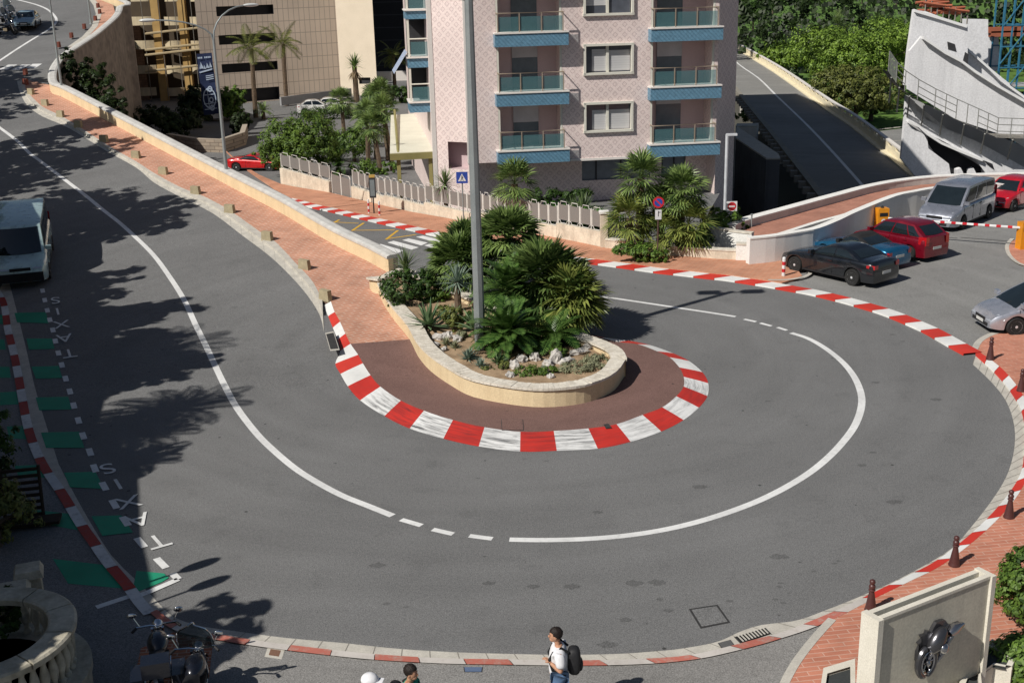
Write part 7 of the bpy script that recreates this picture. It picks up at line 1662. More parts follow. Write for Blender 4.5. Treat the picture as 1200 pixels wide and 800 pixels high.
for i, ((px, py), lb) in enumerate(zip(SB, OR)):
    p = at(px, py, lambda a, b: U(b)+.13); q = at(*SB[min(i+1, len(SB)-1)], HU) if i < 13 else p+Vector((.5, 1, 0)); d = q-p; rz = math.atan2(d.y, d.x)
    bm = bmesh.new(); box(bm, (0, 0, .17), (.55, .2, .42), taper=.88); bevel(bm, .02, 1)
    for v in bm.verts: v.co += Vector([random.uniform(-.008, .008) for _ in range(3)])
    o = obj('stone_block', bm, M_blkst if i < 12 else dirt('red_block', (.22, .07, .05)), None, loc=(p.x, p.y, p.z), rz=rz+R(30)); tag(o, lb, 'stone block', 'stone blocks along the brick sidewalk')
# orange parking machines and barrier arm
M_or = gloss('orange_cabinet', (.72, .27, .01), .35)
def machine(px, py, z, h, label):
    p = at(px, py, z); t = empty('barrier_machine', p, R(8), label, 'barrier'); bm = bmesh.new(); box(bm, (0, 0, h/2), (.52, .42, h)); bevel(bm, .03); obj('cabinet', bm, M_or, t, True)
    bm = bmesh.new(); box(bm, (0, -.215, h*.74), (.38, .02, .16)); obj('slot_panel', bm, M_trimb, t); bm = bmesh.new(); disc(bm, .11, -.222, h*.45); dd = obj('badge', bm, M_sw, t); bm = bmesh.new(); disc(bm, .045, -.226, h*.45); obj('badge_centre', bm, M_trimb, dd)
    bm = bmesh.new(); lathe(bm, [(.07, h), (.07, h+.05), (.04, h+.10), (.001, h+.11)], seg=10); obj('beacon', bm, M_trimb, t, True); return t
machine(1032, 270, 0, 1.05, 'orange barrier machine behind the dark red hatchback'); machine(1199, 291, .05, 1.15, 'orange barrier machine with round white badge at the right edge')
p = at(1199, 291, .05); q = at(1199, 283, .05)
e0, e1 = at(1197, 267, .95), at(1041, 256, .95); c_ = (e0+e1)/2; t = empty('boom_gate', e0, label='lowered white barrier arm with red dashes across the car park entry', cat='barrier'); d = e1-e0
bm = bmesh.new(); n_ = 24
tube(bm, [Vector(), d], .055, 6); obj('boom', bm, M_sw, t)
for i in range(2, 24, 2):
    bm = bmesh.new(); tube(bm, [d*((i-.45)/24), d*((i+.35)/24)], .059, 6); obj('red_dash', bm, M_sr, t)
slab('machine_island', [(p.x, p.y) for p in spline(G([(1183,285),(1180,293),(1184,302),(1196,311),(1215,314),(1240,308),(1245,285),(1215,276)]), 4, closed=True)], H0, .05, M_brickR, kind='structure', grid=0, skirt=.05)
bm = bmesh.new(); strip(bm, spline(G([(1186,281),(1181,287),(1180,293),(1184,302),(1196,311),(1215,314)]), 4), .16, H0, .06); tag(obj('pavement_edging', bm, M_conc), kind='structure')
# hanging banner beside the lamp
P0, P1 = at(243, 138, GZ), None
by = at(255, 150, GZ).y-4
def bpt(px, py): d = ray(px, py); return Vector((0, 0, HC))+d*(by/d.y)
bo_ = bpt(244, 100); t = empty('banner', bo_, label='long dark blue hanging banner with white sailing boats and a round emblem', cat='banner')
Q = [(230,63.5),(248,62),(257,133),(239,135.5)]
cn = [bpt(*q)-bo_ for q in Q]
def bq(u, v, o=0.0): return cn[0].lerp(cn[1], u).lerp(cn[3].lerp(cn[2], u), v)+Vector((0, -o, 0))
bm = bmesh.new(); g_ = [[bm.verts.new(bq(i/4, j/16)+Vector((0, .06*math.sin(j*.9+i*.5), 0))) for i in range(5)] for j in range(17)]
for j in range(16):
    for i in range(4): bm.faces.new((g_[j][i], g_[j][i+1], g_[j+1][i+1], g_[j+1][i]))
obj('cloth', bm, dirt('navy_cloth', (.012, .02, .06), (.02, .035, .09), 1), t, True)
M_bw = dirt('banner_print', (.42, .50, .62), (.3, .38, .5), 2)
bm = bmesh.new(); 
for (u0, v0, h_, w_) in ((.22, .24, .11, .18), (.42, .25, .07, .12), (.62, .24, .09, .14), (.82, .235, .10, .12)):
    poly(bm, [bq(u0, v0-h_, .12), bq(u0+w_, v0, .12), bq(u0, v0, .12)]); poly(bm, [bq(u0-.02, v0-h_*.75, .12), bq(u0-.02, v0, .12), bq(u0-w_*.6, v0, .12)])
poly(bm, [bq(.05, .29, .12), bq(.95, .25, .12), bq(.9, .275, .12), bq(.12, .31, .12)]); obj('sailing_boats', bm, M_bw, t)
bm = bmesh.new()
for i in range(8):
    if i == 3: continue
    u_ = .08+i*.108; poly(bm, [bq(u_, .052, .12), bq(u_+.075, .051, .12), bq(u_+.075, .078, .12), bq(u_, .079, .12)])
obj('lettering', bm, M_bw, t)
bm = bmesh.new()
for v_ in (.36, .39, .42): poly(bm, [bq(.45, v_, .12), bq(.95, v_-.01, .12), bq(.95, v_+.004, .12), bq(.45, v_+.014, .12)])
obj('small_lines', bm, M_bw, t)
bm = bmesh.new(); c0 = (.52, .73)
def el(r, a): return (c0[0]+.42*r*math.cos(a), c0[1]+.17*r*math.sin(a))
k = 28
for i in range(k):
    a, b_ = 2*math.pi*i/k, 2*math.pi*(i+1)/k; poly(bm, [bq(*el(1, a), .12), bq(*el(1, b_), .12), bq(*el(.86, b_), .12), bq(*el(.86, a), .12)])
for cu_ in (.58, .76, .89):
    for i in range(12):
        a, b_ = 2*math.pi*i/12, 2*math.pi*(i+1)/12; f = lambda r, an: bq(.62+.16*r*math.cos(an), cu_+.05*r*math.sin(an), .13); poly(bm, [f(1, a), f(1, b_), f(.55, b_), f(.55, a)])
for v_ in (.665, .81, .90): poly(bm, [bq(.12, v_, .125), bq(.92, v_, .125), bq(.92, v_+.012, .125), bq(.12, v_+.012, .125)])
poly(bm, [bq(.42, .58, .125), bq(.46, .58, .125), bq(.46, .9, .125), bq(.42, .9, .125)]); obj('round_emblem', bm, M_bw, t)
bm = bmesh.new(); pt = bpt(249, 40)-bo_; pb_ = bpt(259, 150)-bo_; tube(bm, [pt, pb_], .07, 6); obj('pole', bm, M_gsteel, t)
# ------------------------------------------------------------------ near the camera
# round stone balustrade, bottom left
zc_ = 1.75
cen_ = at(-28, 742, zc_); t = empty('round_balustrade', (cen_.x, cen_.y, 0), label='round stone balustrade terrace with broad pale coping at the bottom left corner', cat='balustrade')
rr = (at(85, 735, zc_)-cen_).length
M_bst = dirt('balustrade_stone', (.56, .52, .42), (.32, .29, .22), 3, fine=14, bump=.6, amt=.9)
for k in range(10):
    a0, a1 = 2*math.pi*k/10+.012, 2*math.pi*(k+1)/10-.012; bm = bmesh.new(); m_ = 6; rows = []
    for i in range(m_+1):
        a = a0+(a1-a0)*i/m_; rows.append([bm.verts.new((r_*math.cos(a), r_*math.sin(a), z)) for r_, z in ((rr-.42, zc_-.14), (rr, zc_-.14), (rr+.02, zc_-.03), (rr-.02, zc_), (rr-.40, zc_), (rr-.44, zc_-.03))])
    for i in range(m_):
        for j in range(6): bm.faces.new((rows[i][j], rows[i+1][j], rows[i+1][(j+1) % 6], rows[i][(j+1) % 6]))
    bm.faces.new(rows[0]); bm.faces.new(rows[-1]); bmesh.ops.recalc_face_normals(bm, faces=bm.faces); obj('coping_stone', bm, M_bst, t)
for k in range(44):
    a = 2*math.pi*k/44
    if not -1.9 < ((a+math.pi) % (2*math.pi))-math.pi < 1.5: continue
    bm = bmesh.new(); lathe(bm, [(.07, .92), (.07, .98), (.045, 1.0), (.04, 1.06), (.085, 1.22), (.08, 1.32), (.045, 1.48), (.05, 1.52), (.07, 1.56), (.07, 1.62)], ((rr-.15)*math.cos(a), (rr-.15)*math.sin(a), 0), seg=10); obj('baluster', bm, M_bst, t, True)
bm = bmesh.new(); lathe(bm, [(rr-.1, -.01), (rr+.12, 0), (rr+.12, .75), (rr+.16, .78), (rr+.16, .92), (rr-.4, .92)], seg=40); obj('base_wall', bm, M_bst, t, False)
bm = bmesh.new(); lathe(bm, [(.001, .96), (rr-.42, .96)], seg=30); obj('terrace_floor', bm, dirt('dark_earth', (.03, .028, .022)), t)
# stone corner posts behind it
for px, py, s_, lb in ((12, 688, .55, 'pale stone block behind the round balustrade at the left edge'), (32, 664, .42, 'smaller stone block with pointed cap behind the round balustrade')):
    p = at(px, py, 1.4); t = empty('stone_post', (p.x, p.y, 0), R(20), lb, 'stone post'); bm = bmesh.new(); box(bm, (0, 0, .62), (s_, s_, 1.25)); obj('shaft', bm, M_bst, t); bm = bmesh.new(); box(bm, (0, 0, 1.32), (s_+.12, s_+.12, .14), taper=.8); obj('cap', bm, M_bst, t)
# ladder-like bench frame
p = at(27, 596, .3); t = empty('slatted_rack', (p.x, p.y, 0), R(12), 'dark wooden rack with horizontal slats beside the bushes at the left edge', 'rack'); M_wd = dirt('dark_wood', (.04, .028, .02), (.02, .014, .01), 5)
ra, rb = at(7, 557, 1.6), at(29, 557, 1.6); w_ = .42
for s in (-1, 1): bm = bmesh.new(); tube(bm, [(s*w_, 0, 0), (s*w_, .25, 1.25)], .04, 6); obj('upright', bm, M_wd, t)
for i in range(8): bm = bmesh.new(); box(bm, (0, .03+.03*i,   .12+i*.15), (w_*2.1, .05, .07)); obj('slat', bm, M_wd, t)
bm = bmesh.new(); box(bm, (.2, -.35, .12), (1.3, .45, .07)); obj('foot_board', bm, M_wd, t)
for x, y, lb in ((-10.9, 19.3, 'slim garden lamp post left of the round balustrade, farther one'), (-10.5, 18.5, 'slim garden lamp post left of the round balustrade, nearer one')):
    t = empty('garden_lamp', (x, y, 0), label=lb, cat='lamp'); bm = bmesh.new(); tube(bm, [(0, 0, 0), (0, 0, 4.6)], .035, 8); obj('pole', bm, M_trimb, t, True); bm = bmesh.new(); ellip_ = bmesh.ops.create_uvsphere(bm, u_segments=14, v_segments=10, radius=1, matrix=Matrix.Translation((0, 0, 4.95)) @ Matrix.Diagonal((.17, .17, .42, 1))); obj('lantern', bm, gloss('lantern_shell', (.62, .63, .62), .35), t, True)
# bushes at the left edge
for px, py, z, w_, h, sd, lf, lb in ((-6, 640, 0, 1.6, 1.5, 201, L_olive, 'sunlit bush behind the stone blocks at the left edge'), (-16, 590, 0, 1.5, 2.6, 202, L_dark, 'dark bush beside the slatted rack'), (-14, 735, 1.0, 1.2, .5, 203, L_dark, 'plants growing inside the round balustrade')):
    p = at(px, py, z); random.seed(sd); tree('bush', p, h*.4, [(random.uniform(-.4, .4)*w_, random.uniform(-.4, .4)*w_, h*random.uniform(.4, .9), w_*.4, w_*.4, h*.35) for i in range(4)], 5000, .06, lf, lb, 'bush', None, sd)
# ------------------------------------------------------------------ monument with motorcycle relief
M_mf = dirt('monument_stone', (.74, .70, .61), (.58, .54, .45), 1.4, amt=.6, streak=.4)
M_mp = dirt('monument_panel', (.62, .58, .48), (.46, .43, .36), .9, amt=.8, streak=.5, fine=25)
HM = 2.5
A_ = at(1030, 728, HM); B_ = at(1168, 674, HM); Cc = at(1010, 714, HM); D_ = at(1150, 664, HM)
e = (B_-A_); e.z = 0; Lm = e.length; e.normalize(); nb = Vector((-e.y, e.x, 0)); dm = .5*((Cc-A_).dot(nb)+(D_-B_).dot(nb)); azm = math.atan2(e.y, e.x)
t = empty('monument', (A_.x, A_.y, 0), azm, 'pale stone monument slab carrying a chrome motorcycle relief', 'monument')
# local: x along the face, y to the back, z up
def lb_(nm, c_, s_, m_, par=None, bv=.0):
    bm = bmesh.new(); box(bm, c_, s_)
    if bv: bevel(bm, bv, 2)
    return obj(nm, bm, m_, par or t)
lb_('end_slab', (.055, dm/2, HM/2), (.11, dm, HM), M_mf, bv=.006); lb_('end_slab', (Lm-.05, dm/2, HM/2), (.10, dm, HM), M_mf, bv=.006)
lb_('back_panel', (Lm/2, dm-.05, HM/2-.01), (Lm-.22, .09, HM-.03), M_mf)
lb_('front_panel', (Lm/2, .075, HM/2-.02), (Lm-.22, .05, HM-.06), M_mp); lb_('top_frame', (Lm/2, .075, HM-.02), (Lm-.21, .085, .05), M_mf)
lb_('glass_roof', (Lm/2, dm/2, HM-.20), (Lm-.22, dm-.2, .03), gloss('green_glass', (.05, .09, .085), .15))
lb_('plinth', (Lm/2, -.02, .12), (Lm+.6, dm+.55, .24), M_mf)
def fp(px, py):
    """point of the front panel seen at a pixel, local (x, z)"""
    d = ray(px, py); o = Vector((0, 0, HC)); n_ = Vector((-e.y, e.x, 0)); P = Vector((A_.x, A_.y, 0))+n_*.05; k = (P-o).dot(n_)/d.dot(n_); q = o+d*k; return ((q-Vector((A_.x, A_.y, 0))).dot(e), q.z)
M_rel = gloss('relief_chrome', (.42, .42, .44), .18, .95); M_rel2 = gloss('relief_dark', (.12, .12, .13), .25, .8)
ml = empty('motorcycle_relief', (0, 0, 0)); ml.parent = t
def pt_(px, py, y=-.06): a = fp(px, py); return Vector((a[0], y, a[1]))
wf, wr_ = pt_(1079, 771), pt_(1113, 731)
for c_, r_, nm in ((wf, .22, 'front_wheel'), ):
    bm = bmesh.new(); k = 28
    for (r0, rt) in ((r_, .05),):
        ring_ = [c_+Vector((r0*.85*math.cos(2*math.pi*i/k), 0, r0*1.15*math.sin(2*math.pi*i/k))) for i in range(k+1)]; tube(bm, ring_, rt, 8, cap=False)
    o = obj(nm, bm, M_rel2, ml, True); bm = bmesh.new(); ring_ = [c_+Vector((r_*.62*math.cos(2*math.pi*i/k), -.03, r_*.86*math.sin(2*math.pi*i/k))) for i in range(k+1)]; tube(bm, ring_, .022, 6, cap=False)
    for i in range(6): a = i*math.pi/3; tube(bm, [c_, c_+Vector((r_*.7*math.cos(a), -.02, r_*.95*math.sin(a)))], .012, 5)
    lathe(bm, [(.001, -.09), (.05, -.06), (.06, 0)], c_, 12, axis='Y'); obj('rim', bm, M_rel, o, True)
bm = bmesh.new(); tube(bm, [pt_(1080, 770), pt_(1090, 754), pt_(1101, 738)], [.035, .045, .05], 8); tube(bm, [pt_(1088, 775), pt_(1099, 760), pt_(1108, 744)], [.025, .035, .03], 8); obj('fork', bm, M_rel, ml, True)
bm = bmesh.new(); bmesh.ops.create_uvsphere(bm, u_segments=18, v_segments=10, radius=1, matrix=Matrix.Translation(pt_(1092, 746, -.05)) @ Matrix.Rotation(R(-50), 4, 'Y') @ Matrix.Diagonal((.25, .13, .14, 1))); obj('tank', bm, M_rel2, ml, True)
bm = bmesh.new(); bmesh.ops.create_uvsphere(bm, u_segments=14, v_segments=10, radius=.09, matrix=Matrix.Translation(pt_(1094, 752, -.14))); obj('headlight', bm, M_rel, ml, True)
bm = bmesh.new(); tube(bm, [pt_(1106, 738), pt_(1112, 732), pt_(1122, 727)], [.06, .09, .04], 9); tube(bm, [pt_(1094, 762), pt_(1104, 748), pt_(1110, 740)], [.03, .045, .03], 8); obj('engine', bm, M_rel, ml, True)
# jagged edge of the relief, as if breaking out of the stone
pts = [(1072,762),(1075,755),(1073,752),(1078,747),(1076,743),(1082,741),(1083,737),(1088,738),(1091,732),(1094,727),(1099,725),(1104,724),(1107,728),(1111,731),(1118,728),(1122,727),(1124,731),(1116,737),(1109,742),(1106,752),(1098,768),(1092,778),(1084,784),(1075,781),(1071,772)]
bm = bmesh.new(); P_ = [pt_(x, y, 0) for x, y in pts]; va = [bm.verts.new(p+Vector((0, .045, 0))) for p in P_]; vb = [bm.verts.new(p+Vector((0, -.015, 0))) for p in P_]; bm.faces.new(vb)
for i in range(len(P_)): bm.faces.new((va[i], va[(i+1) % len(P_)], vb[(i+1) % len(P_)], vb[i]))
bmesh.ops.triangulate(bm, faces=bm.faces[:]); bmesh.ops.recalc_face_normals(bm, faces=bm.faces); obj('cracked_surround', bm, M_rel2, ml)
# basins round the monument
for q, h, lb in (([(965,782),(1002,771),(1003,830),(955,845)], .7, 'white stone basin at the left foot of the monument'), ([(1136,768),(1163,748),(1193,766),(1186,780),(1165,776),(1146,790),(1150,830),(1120,810)], .75, 'pale stone wall stub at the right foot of the monument')):
    P_ = [at(x, y, h) for x, y in q]; c_ = sum(P_, Vector())/len(P_); tt = empty('stone_basin', (c_.x, c_.y, 0), label=lb, cat='basin'); bm = bmesh.new(); prism(bm, [(p.x-c_.x, p.y-c_.y) for p in P_], 0, h-.06); bmesh.ops.recalc_face_normals(bm, faces=bm.faces); obj('wall', bm, M_mf, tt)
    bm = bmesh.new(); n_ = len(P_); A0 = [(p.x-c_.x, p.y-c_.y) for p in P_]; I0 = [(x*.72, y*.72) for x, y in A0]
    for i in range(n_):
        j = (i+1) % n_; poly(bm, [(*A0[i], h), (*A0[j], h), (*I0[j], h), (*I0[i], h)]); poly(bm, [(A0[i][0]*1.02, A0[i][1]*1.02, h-.06), (A0[j][0]*1.02, A0[j][1]*1.02, h-.06), (*A0[j], h), (*A0[i], h)])
    bmesh.ops.recalc_face_normals(bm, faces=bm.faces); obj('rim', bm, M_mf, tt); bm = bmesh.new(); poly(bm, [(x*.74, y*.74, h-.058) for x, y in A0]); obj('inside', bm, dirt('basin_dark', (.05, .055, .055)), tt)
# ------------------------------------------------------------------ people
def skin(name, verts, edges, radii, mat, parent, sub=2):
    me = bpy.data.meshes.new(name); me.from_pydata([tuple(v) for v in verts], edges, []); o = bpy.data.objects.new(name, me); C.objects.link(o)
    sk = o.modifiers.new('s', 'SKIN')
    for i, r in enumerate(radii): me.skin_vertices[0].data[i].radius = r if isinstance(r, tuple) else (r, r)
    me.skin_vertices[0].data[0].use_root = True
    o.modifiers.new('b', 'SUBSURF').levels = sub
    dg = bpy.context.evaluated_depsgraph_get(); m2 = bpy.data.meshes.new_from_object(o.evaluated_get(dg)); bpy.data.objects.remove(o); bpy.data.meshes.remove(me)
    m2.materials.clear(); m2.materials.append(mat); m2.polygons.foreach_set('use_smooth', [True]*len(m2.polygons)); o = bpy.data.objects.new(name, m2); C.objects.link(o)
    if parent: o.parent = parent
    return o
M_skin = dirt('skin', (.50, .27, .17), (.42, .21, .13), 6, rough=.55, bump=.03); M_hair = dirt('dark_hair', (.018, .012, .010), rough=.6, fine=60, bump=.5)
M_shirt = dirt('white_shirt', (.78, .78, .80), (.62, .62, .66), 5, amt=.6, fine=20); M_jean = dirt('blue_jeans', (.10, .17, .29), (.055, .095, .18), 7, fine=50); M_bag = dirt('black_bag', (.014, .014, .016), (.03, .03, .032), 6, rough=.6)
def ellip(bm, c_, r, rx=0, ry=0, rz=0, seg=16): bmesh.ops.create_uvsphere(bm, u_segments=seg, v_segments=seg//2+2, radius=1, matrix=Matrix.Translation(c_) @ Matrix.Rotation(rz, 4, 'Z') @ Matrix.Rotation(ry, 4, 'Y') @ Matrix.Rotation(rx, 4, 'X') @ Matrix.Diagonal((*r, 1)))
def person(loc_, rz, label, top, pants, hairm, bag=True, hat=None, walk=1.0, arm='strap', sleeves=True):
    """x is forward"""
    t = empty('person', loc_, rz, label, 'person')
    s = .30*walk
    # joints
    V = [(0, 0, .95), (.01, 0, 1.12), (.02, 0, 1.30), (.01, 0, 1.43), (.02, 0, 1.50), (.04, 0, 1.58), (.05, 0, 1.66),
         (0, .09, .92), (s*.55, .10, .50), (s*1.0, .10, .09), (s*1.0+.17, .11, .04),
         (0, -.09, .92), (-s*.2, -.10, .50), (-s*1.1, -.10, .11), (-s*1.1+.14, -.11, .04),
         (.0, .17, 1.41), (-.03, .22, 1.16), (.08, .21, .94),
         (.0, -.17, 1.41), (-.02, -.22, 1.16), (.14, -.17, 1.22)]
    if arm != 'strap': V[20] = (.12, -.21, .95)
    if arm == 'strap': V[17] = (.15, .13, 1.24); V[16] = (-.02, .25, 1.12); V[20] = (.10, -.20, .96)
    E = [(0, 1), (1, 2), (2, 3), (3, 4), (4, 5), (5, 6), (0, 7), (7, 8), (8, 9), (9, 10), (0, 11), (11, 12), (12, 13), (13, 14), (3, 15), (15, 16), (16, 17), (3, 18), (18, 19), (19, 20)]
    Rr = [(.13, .15), (.11, .14), (.12, .16), (.08, .12), .055, .052, .05, .085, .06, .045, .04, .085, .06, .045, .04, .055, .042, .03, .055, .042, .03]
    body = skin('body', V, E, Rr, M_skin, t)
    # head with face
    bm = bmesh.new(); hc = Vector((.06, 0, 1.66)); ellip(bm, hc, (.095, .075, .115)); ellip(bm, hc+Vector((.035, 0, -.06)), (.06, .052, .055)); ellip(bm, hc+Vector((.098, 0, -.015)), (.018, .014, .026))
    for s_ in (-1, 1): ellip(bm, hc+Vector((-.005, s_*.076, -.01)), (.02, .012, .03), seg=10)
    obj('head', bm, M_skin, t, True)
    bm = bmesh.new()
    for s_ in (-1, 1): ellip(bm, hc+Vector((.083, s_*.03, .012)), (.008, .013, .007), seg=8); ellip(bm, hc+Vector((.086, s_*.03, .032)), (.006, .018, .004), seg=8)
    ellip(bm, hc+Vector((.088, 0, -.055)), (.006, .022, .006), seg=8); obj('eyes_and_mouth', bm, dirt('face_dark', (.10, .04, .035)), t, True)
    random.seed(3); bm = bmesh.new(); bmesh.ops.create_icosphere(bm, subdivisions=4, radius=1)
    for v in list(bm.verts):
        q = v.co.copy(); f = 1+.07*noise.noise(q*4)+.03*noise.noise(q*13); v.co = Vector((q.x*.112-.016, q.y*.09, q.z*.112+.04))*1.0; v.co = Vector((v.co.x*f, v.co.y*f, v.co.z*f))+hc
    bmesh.ops.delete(bm, geom=[v for v in bm.verts if v.co.x-hc.x > .045 and v.co.z-hc.z < .062 or v.co.z-hc.z < -.075 or (v.co.x-hc.x > .01 and v.co.z-hc.z < .01)], context='VERTS'); obj('hair', bm, hairm, t, True)
    if hat:
        bm = bmesh.new(); ellip(bm, hc+Vector((-.01, 0, .05)), (.14, .12, .115)); box(bm, hc+Vector((.13, 0, .045)), (.14, .15, .012)); obj('cap', bm, hat, t, True)
    # shirt
    V2 = [(0, 0, .90), (.01, 0, 1.05), (.015, 0, 1.25), (.01, 0, 1.42), (.012, 0, 1.47), (.0, .17, 1.42), V[16][:2]+(V[16][2]+.06,), (.0, -.17, 1.42), V[19][:2]+(V[19][2]+.06,)]
    skin('shirt', V2, [(0, 1), (1, 2), (2, 3), (3, 4), (3, 5), (5, 6), (3, 7), (7, 8)], [(.165, .185), (.145, .17), (.15, .19), (.13, .17), (.075, .08), .10, .088, .10, .088], top, t)
    V3 = [(0, 0, .93), V[7], V[8], V[9][:2]+(.10,), V[11], V[12], V[13][:2]+(.12,)]; skin('trousers', V3, [(0, 1), (1, 2), (2, 3), (0, 4), (4, 5), (5, 6)], [(.15, .17), .115, .085, .07, .115, .085, .07], pants, t)
    for i, k in ((9, 10), (13, 14)):
        bm = bmesh.new(); ellip(bm, Vector(V[i]).lerp(Vector(V[k]), .45)+Vector((.0, 0, -.03)), (.145, .05, .048)); obj('shoe', bm, M_bag, t, True)
    # hands with fingers
    for i, sg_ in ((17, 1), (20, -1)):
        w_ = Vector(V[i]); pv = Vector(V[i-1]); d = (w_-pv).normalized(); sd = d.cross(Vector((0, 0, 1))).normalized() if abs(d.z) < .95 else Vector((1, 0, 0)); nn_ = sd.cross(d)
        vs = [w_-d*.01, w_+d*.045, w_+d*.085]; ed = [(0, 1), (1, 2)]; ra = [.026, (.036, .02), (.034, .018)]
        for k in range(4):
            b_ = len(vs); of = sd*(-.030+.02*k); L_ = [.062, .075, .07, .055][k]; vs += [w_+d*.085+of, w_+d*(.085+L_*.5)+of+nn_*-.012, w_+d*(.085+L_*.8)+of+nn_*-.04]; ed += [(2, b_), (b_, b_+1), (b_+1, b_+2)]; ra += [.010, .009, .008]
        b_ = len(vs); vs += [w_+d*.03+sd*.04*-sg_, w_+d*.07+sd*.06*-sg_+nn_*-.01]; ed += [(1, b_), (b_, b_+1)]; ra += [.012, .010]; skin('hand', vs, ed, ra, M_skin, t)
    if bag:
        bm = bmesh.new(); bmesh.ops.create_cube(bm, size=1); bmesh.ops.subdivide_edges(bm, edges=bm.edges[:], cuts=5, use_grid_fill=True)
        for v in bm.verts:
            q = v.co*2; f = 1/max(1e-4, (abs(q.x)**3.2+abs(q.y)**3.2+abs(q.z)**3.2)**(1/3.2)); q = q*f; v.co = Vector((-.24+q.x*.11, q.y*.15*(1-.12*q.z), 1.20+q.z*.24))
        ellip(bm, (-.34, 0, 1.12), (.05, .11, .12)); bp_ = obj('backpack', bm, M_bag, t, True)
        for s_ in (-1, 1):
            bm = bmesh.new(); tube(bm, [(-.15, s_*.11, 1.40), (-.03, s_*.125, 1.50), (.10, s_*.13, 1.42), (.17, s_*.12, 1.28), (.12, s_*.14, 1.10), (-.10, s_*.16, 1.02)], .022, 6); obj('strap', bm, M_bag, bp_, True)
    return t
def stand(px, py, zh, dx=0, dy=0): p = at(px, py, zh); return (p.x+dx, p.y+dy, .03)
person(stand(655, 747, 1.64), R(180), 'man in white shirt and blue jeans with black backpack, walking left along the pavement', M_shirt, M_jean, M_hair)
person(stand(478, 789, 1.66), R(-20), 'dark-haired person in green top with a black strap at the bottom edge', dirt('green_top', (.02, .30, .20), (.015, .22, .15), 5), M_jean, M_hair, arm='down', bag=True)
person(stand(430, 801, 1.66), R(-10), 'person in white cap, only the head showing at the bottom edge', M_bag, M_bag, M_hair, bag=False, hat=M_shirt, arm='down')
# ------------------------------------------------------------------ off to the left: trees and a low building that shade the taxi bay
SH = [(215, 475, 7.6, 3.4, 1), (195, 405, 9.0, 4.6, 1), (150, 372, 9.0, 4.4, 0), (110, 330, 8.5, 4.4, 0), (150, 246, 9.2, 5.2, 0), (85, 232, 9.0, 5.4, 0), (40, 205, 9.4, 5.6, 0), (112, 178, 9.0, 5.0, 0), (30, 172, 9.0, 5.6, 0), (120, 148, 8.0, 4.4, 0), (50, 97, 8.4, 5.6, 0), (10, 88, 8.4, 6.0, 0), (55, 30, 8.6, 7.0, 0), (165, 505, 6.6, 3.0, 1), (150, 540, 5.6, 2.6, 1), (150, 408, 9.2, 4.4, 0), (215, 425, 8.6, 3.6, 0), (105, 442, 8.0, 4.0, 0), (60, 262, 9.2, 5.2, 0), (25, 300, 9.4, 5.0, 0), (165, 262, 8.8, 4.2, 0), (35, 345, 8.8, 4.6, 0), (10, 130, 9.0, 6.0, 0), (15, 775, 6.0, 3.4, 0), (60, 812, 6.4, 2.6, 0)]  # last pair: unseen trees added to shade the balustrade and near pavement
BT = []
for i_, (px, py, h, w_, kd) in enumerate(SH):
    p = at(px, py, HU); hh = h+.2*w_; q = p-Vector((.777, .63, 0))*hh*1.072
    BT.append((q.x, q.y, h, w_, 301+i_, kd))
BL = ['first street palm up the left pavement', 'tall street palm behind the taxi bay', 'street tree by the taxi bay', 'street tree level with the parked minibus', 'street tree behind the minibus', 'sixth street tree up the left pavement', 'seventh street tree up the left pavement', 'eighth street tree up the left pavement', 'ninth street tree up the left pavement', 'tenth street tree up the left pavement', 'eleventh street tree up the left pavement', 'twelfth street tree near the far crossing', 'last street tree at the far top left', 'slim street palm near the minibus', 'small street tree near the slatted rack', 'leafy street tree behind the annex', 'leafy street tree reaching farthest over the road', 'low street tree beside the terrace building', 'street tree shading the roof of the minibus', 'street tree just behind the minibus', 'street tree beside the annex wall', 'street tree in front of the minibus', 'wide street tree up the hill at the left edge', 'unseen small tree added to shade the round balustrade', 'second unseen tree added to shade the near pavement']
BT += [(-12.2, 15.3, 5.6, 3.0, 351, 0), (-11.6, 13.2, 5.4, 2.8, 352, 0)]; BL += ['garden tree left of the round balustrade', 'lower unseen shade tree left of the round balustrade']  # unseen trees added to keep most of the balustrade dark
for (x, y, h, w_, sd, kd), lb in zip(BT, BL): btree(x, y, U(y), h, w_, sd, lb, kind=kd)
hb = empty('terrace_building', (-21.5, 22, 0), label='low stone terrace building beyond the left edge of the view', cat='building')
TB = [(7.9, -14), (7.9, -5.6), (6.8, -2.8), (5.6, 1.0), (3.8, 3.2), (2.4, 9.4), (.9, 15), (-4, 20), (-16, 24), (-16, -14)]
bm = bmesh.new(); prism(bm, TB, 0, 7.2); bmesh.ops.recalc_face_normals(bm, faces=bm.faces); obj('wall', bm, M_ows, hb)
bm = bmesh.new(); prism(bm, [(x*1.01, y*1.01) for x, y in TB], 7.2, 7.4); bmesh.ops.recalc_face_normals(bm, faces=bm.faces); obj('roof', bm, M_conc, hb)
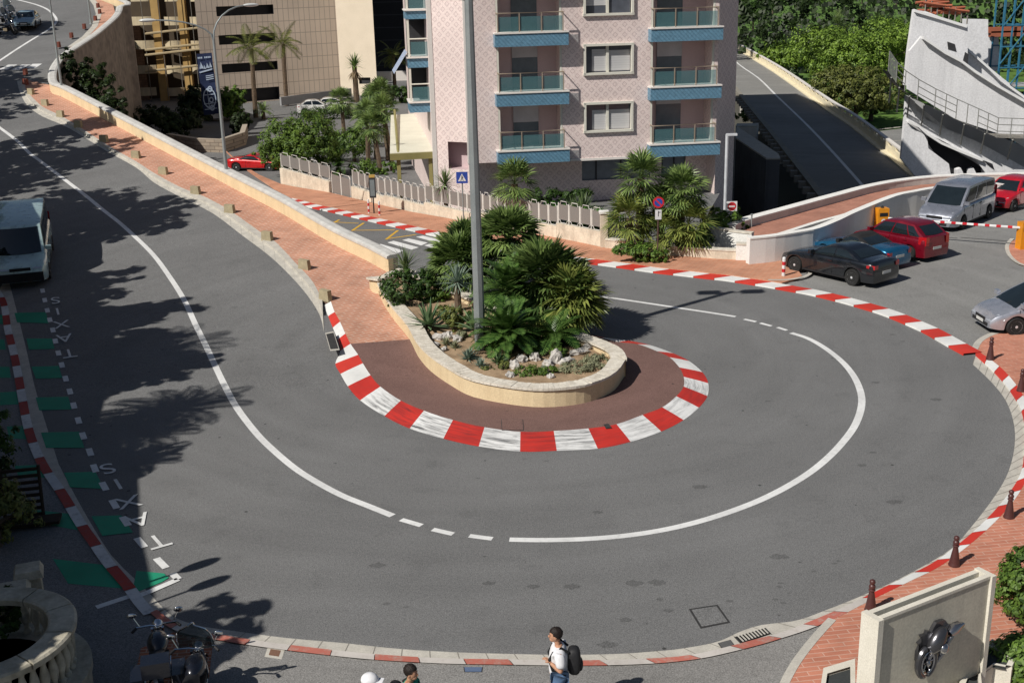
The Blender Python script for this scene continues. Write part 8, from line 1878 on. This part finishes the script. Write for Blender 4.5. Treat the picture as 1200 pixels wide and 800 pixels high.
# small hut whose shadow has a hard corner beside the minibus
p1 = at(112, 276, HU); p2 = at(122, 308, HU); p3 = at(70, 330, HU); of = Vector((.777, .63, 0))*7.6*1.072
hh_ = empty('annex_building', p2-of, label='small flat-roofed annex beyond the left edge behind the street trees', cat='building'); q0 = p2-of
P_ = [(p1-of)-q0, Vector((0, 0, 0)), (p3-of)-q0, Vector((-9, -1, 0)), Vector((-10, 5, 0))]
bm = bmesh.new(); prism(bm, [(p.x, p.y) for p in P_], 0, 7.4-q0.z*0); bmesh.ops.recalc_face_normals(bm, faces=bm.faces); obj('wall', bm, M_ows, hh_)
bm = bmesh.new(); prism(bm, [(p.x*1.02, p.y*1.02) for p in P_], 7.4, 7.6); bmesh.ops.recalc_face_normals(bm, faces=bm.faces); obj('roof', bm, M_conc, hh_)
# bush climbing the tall retaining wall
def dp(px, py, Y): d = ray(px, py); return Vector((0, 0, HC))+d*(Y/d.y)
b0_ = dp(105, 130, 86); tb = empty('bush', (b0_.x, b0_.y, -2), label='tall dark climbing bush covering the near part of the grey retaining wall', cat='bush', group='dark bushes below the retaining wall')
ll_ = [(dp(x, y, Y)-Vector(tb.location), r_) for x, y, Y, r_ in ((83,70,87.5,.9),(92,82,88,1.2),(105,84,88,1.3),(98,100,87,1.3),(116,100,87,1.4),(108,118,86,1.3),(128,116,86,1.3),(138,128,85,1.2),(122,134,84,1.2),(84,88,87,1.0))]
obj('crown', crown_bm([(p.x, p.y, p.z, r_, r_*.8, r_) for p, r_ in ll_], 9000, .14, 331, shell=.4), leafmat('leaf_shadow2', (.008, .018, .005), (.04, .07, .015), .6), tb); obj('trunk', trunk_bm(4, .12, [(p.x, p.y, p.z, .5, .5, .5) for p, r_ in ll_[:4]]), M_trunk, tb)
# ------------------------------------------------------------------ light
SUN_EL = R(43); sv = Vector((-.777*math.cos(SUN_EL), -.63*math.cos(SUN_EL), math.sin(SUN_EL)))
w = bpy.data.worlds.new('World'); bpy.context.scene.world = w; w.use_nodes = True
bg = w.node_tree.nodes['Background']; sky = w.node_tree.nodes.new('ShaderNodeTexSky'); sky.sky_type = 'NISHITA'; sky.sun_disc = False
sky.sun_elevation = SUN_EL; sky.sun_rotation = math.atan2(sv.x, sv.y)
w.node_tree.links.new(sky.outputs[0], bg.inputs[0]); bg.inputs[1].default_value = .042
sl = bpy.data.lights.new('sun', 'SUN'); sl.energy = 4.6; sl.angle = R(.5); sl.color = (1, .955, .88)
so = bpy.data.objects.new('sun', sl); C.objects.link(so); so.rotation_euler = sv.to_track_quat('Z', 'Y').to_euler()
sc = bpy.context.scene; sc.view_settings.view_transform = 'Standard'; sc.view_settings.look = 'None'; sc.view_settings.exposure = 0
